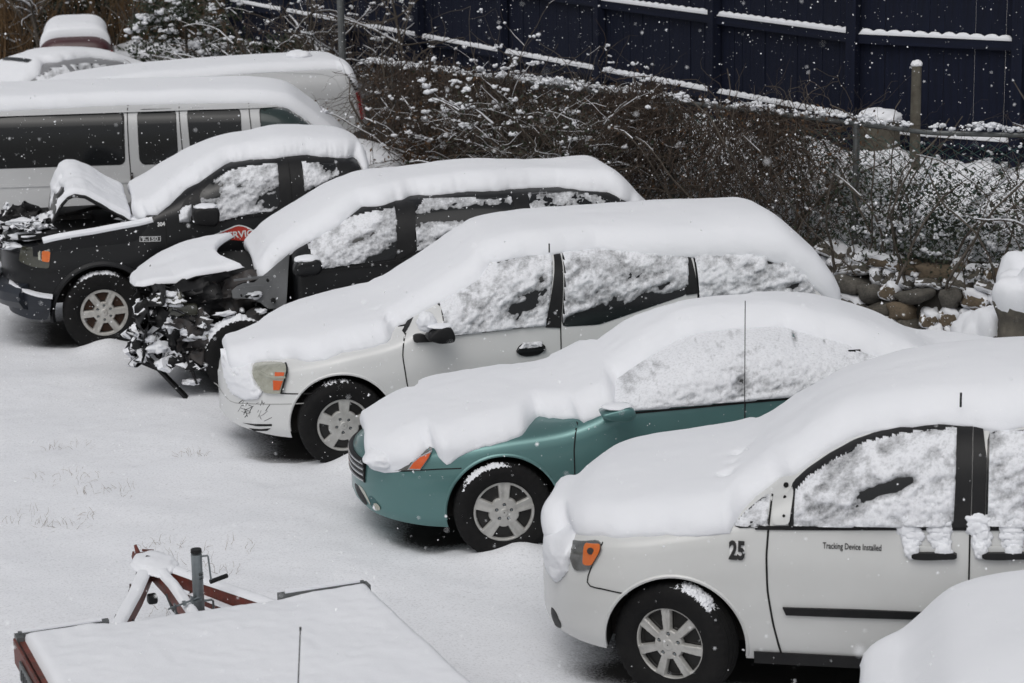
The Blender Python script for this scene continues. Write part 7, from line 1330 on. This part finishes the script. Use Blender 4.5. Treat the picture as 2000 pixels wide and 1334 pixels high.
# ---------------------------------------------------------------- car below the frame carrying the thin antenna
c0 = empty('snowy_car_roof', (-.85, 8.2, 0), R(10)); tag(c0, 'thin whip antenna on a snow-buried car just below the picture, before the trailer', 'car')
shk = Shell(dict(W=1.6, x=(-2.0, 2.0), front=(.6, 2.4), rear=(.6, 2.4), zt=[(-2, .6), (-1.2, .9), (-.8, 1.05), (.6, 1.08), (1.3, .9), (2, .6)], zb=[(-2, .5), (2, .5)], z0=[(-2, .3), (2, .3)], n=[(-2, 2.4), (0, 3.5), (2, 2.4)], k=[(-2, .05), (0, .15), (2, .05)]))
body_mesh(shk, M['black_trim'], [], c0, nx=50); snow_cover(shk, [(-2, .5), (2, .5)], .10, c0, nx=60, seed=95, lipr=.1)
b = MB(); b.tube([(.0, .55, .95), (.055, .58, 1.62)], [.0035, .0028], 6); b.tube([(.055, .58, 1.615), (.056, .58, 1.63)], .005, 6); b.build('antenna', M['black_trim'], c0)

# ---------------------------------------------------------------- dead grass sprigs poking out of the snow
gg = np.random.default_rng(5)
spots = [(-3.35, 16.3, .13), (-3.55, 17.2, .08), (-3.3, 15.3, .16), (-3.15, 15.2, .10), (-2.2, 14.55, .18), (-2.05, 14.15, .10), (-2.15, 13.3, .08), (-1.9, 13.1, .05), (-3.75, 12.6, .16), (-3.65, 12.9, .12), (-3.55, 12.1, .06), (-1.75, 12.75, .05), (-2.5, 16.9, .06), (.08, 10.55, .10), (-3.0, 15.9, .10), (-3.9, 12.35, .08)]
for k, (x, y, r_) in enumerate(spots):
    z0_ = float(height(np.array([x]), np.array([y]))[0][0]); P_, rr_ = [], []
    for q in range(int(14 + 130 * r_)):
        a = gg.uniform(0, 6.28); d = r_ * 1.6 * math.sqrt(gg.random()); P_.append(walk((d*math.cos(a) * 1.5, d*math.sin(a), -.01), gg.normal(0, .55, 3) + [0, 0, .7], 5, .016, .3, 0, gg)); rr_.append(gg.uniform(.0008, .0016))
    o = tubes('grass_sprig', P_, rr_, M['straw']); o.location = (x, y, z0_); tag(o, 'sparse dead grass poking through the open snow of the lot', 'dead grass', 'dead grass sprigs in the snow')

# ---------------------------------------------------------------- falling snow
fg_ = np.random.default_rng(77); N = 38000
y = (fg_.random(N) ** (1/2.6)) * 27 + 1.0; x = (fg_.random(N) - .5) * 2 * (.27 * y + .6); z = 4.9 - y * np.tan(R(13.3)) + (fg_.random(N) - .5) * 2 * (.185 * y + .5)
ok = z > .1; x, y, z = x[ok], y[ok], z[ok]; n = len(x); s_ = np.minimum(fg_.gamma(2.5, 1/2.5, n) * .0022, .0062); C_ = np.stack([x, y, z], -1)
oc = np.array([(1, 0, 0), (-1, 0, 0), (0, 1, 0), (0, -1, 0), (0, 0, 1), (0, 0, -1)], float); rt = fg_.normal(0, .35, (n, 6, 3)); Vf = C_[:, None] + (oc[None] + rt) * s_[:, None, None]
Fq = np.array([(0, 2, 4), (2, 1, 4), (1, 3, 4), (3, 0, 4), (2, 0, 5), (1, 2, 5), (3, 1, 5), (0, 3, 5)]); Ff = (np.arange(n)[:, None, None] * 6 + Fq[None]).reshape(-1, 3)
M['flake'] = mat('flake', (.92, .93, .95), .8)
o = mesh_obj('falling_snow', Vf.reshape(-1, 3), Ff, M['flake'], None, False); tag(o, 'snowflakes falling through the air', 'snowflakes', kind='stuff')
for me in [m_ for m_ in bpy.data.meshes if m_.users == 0]: bpy.data.meshes.remove(me)
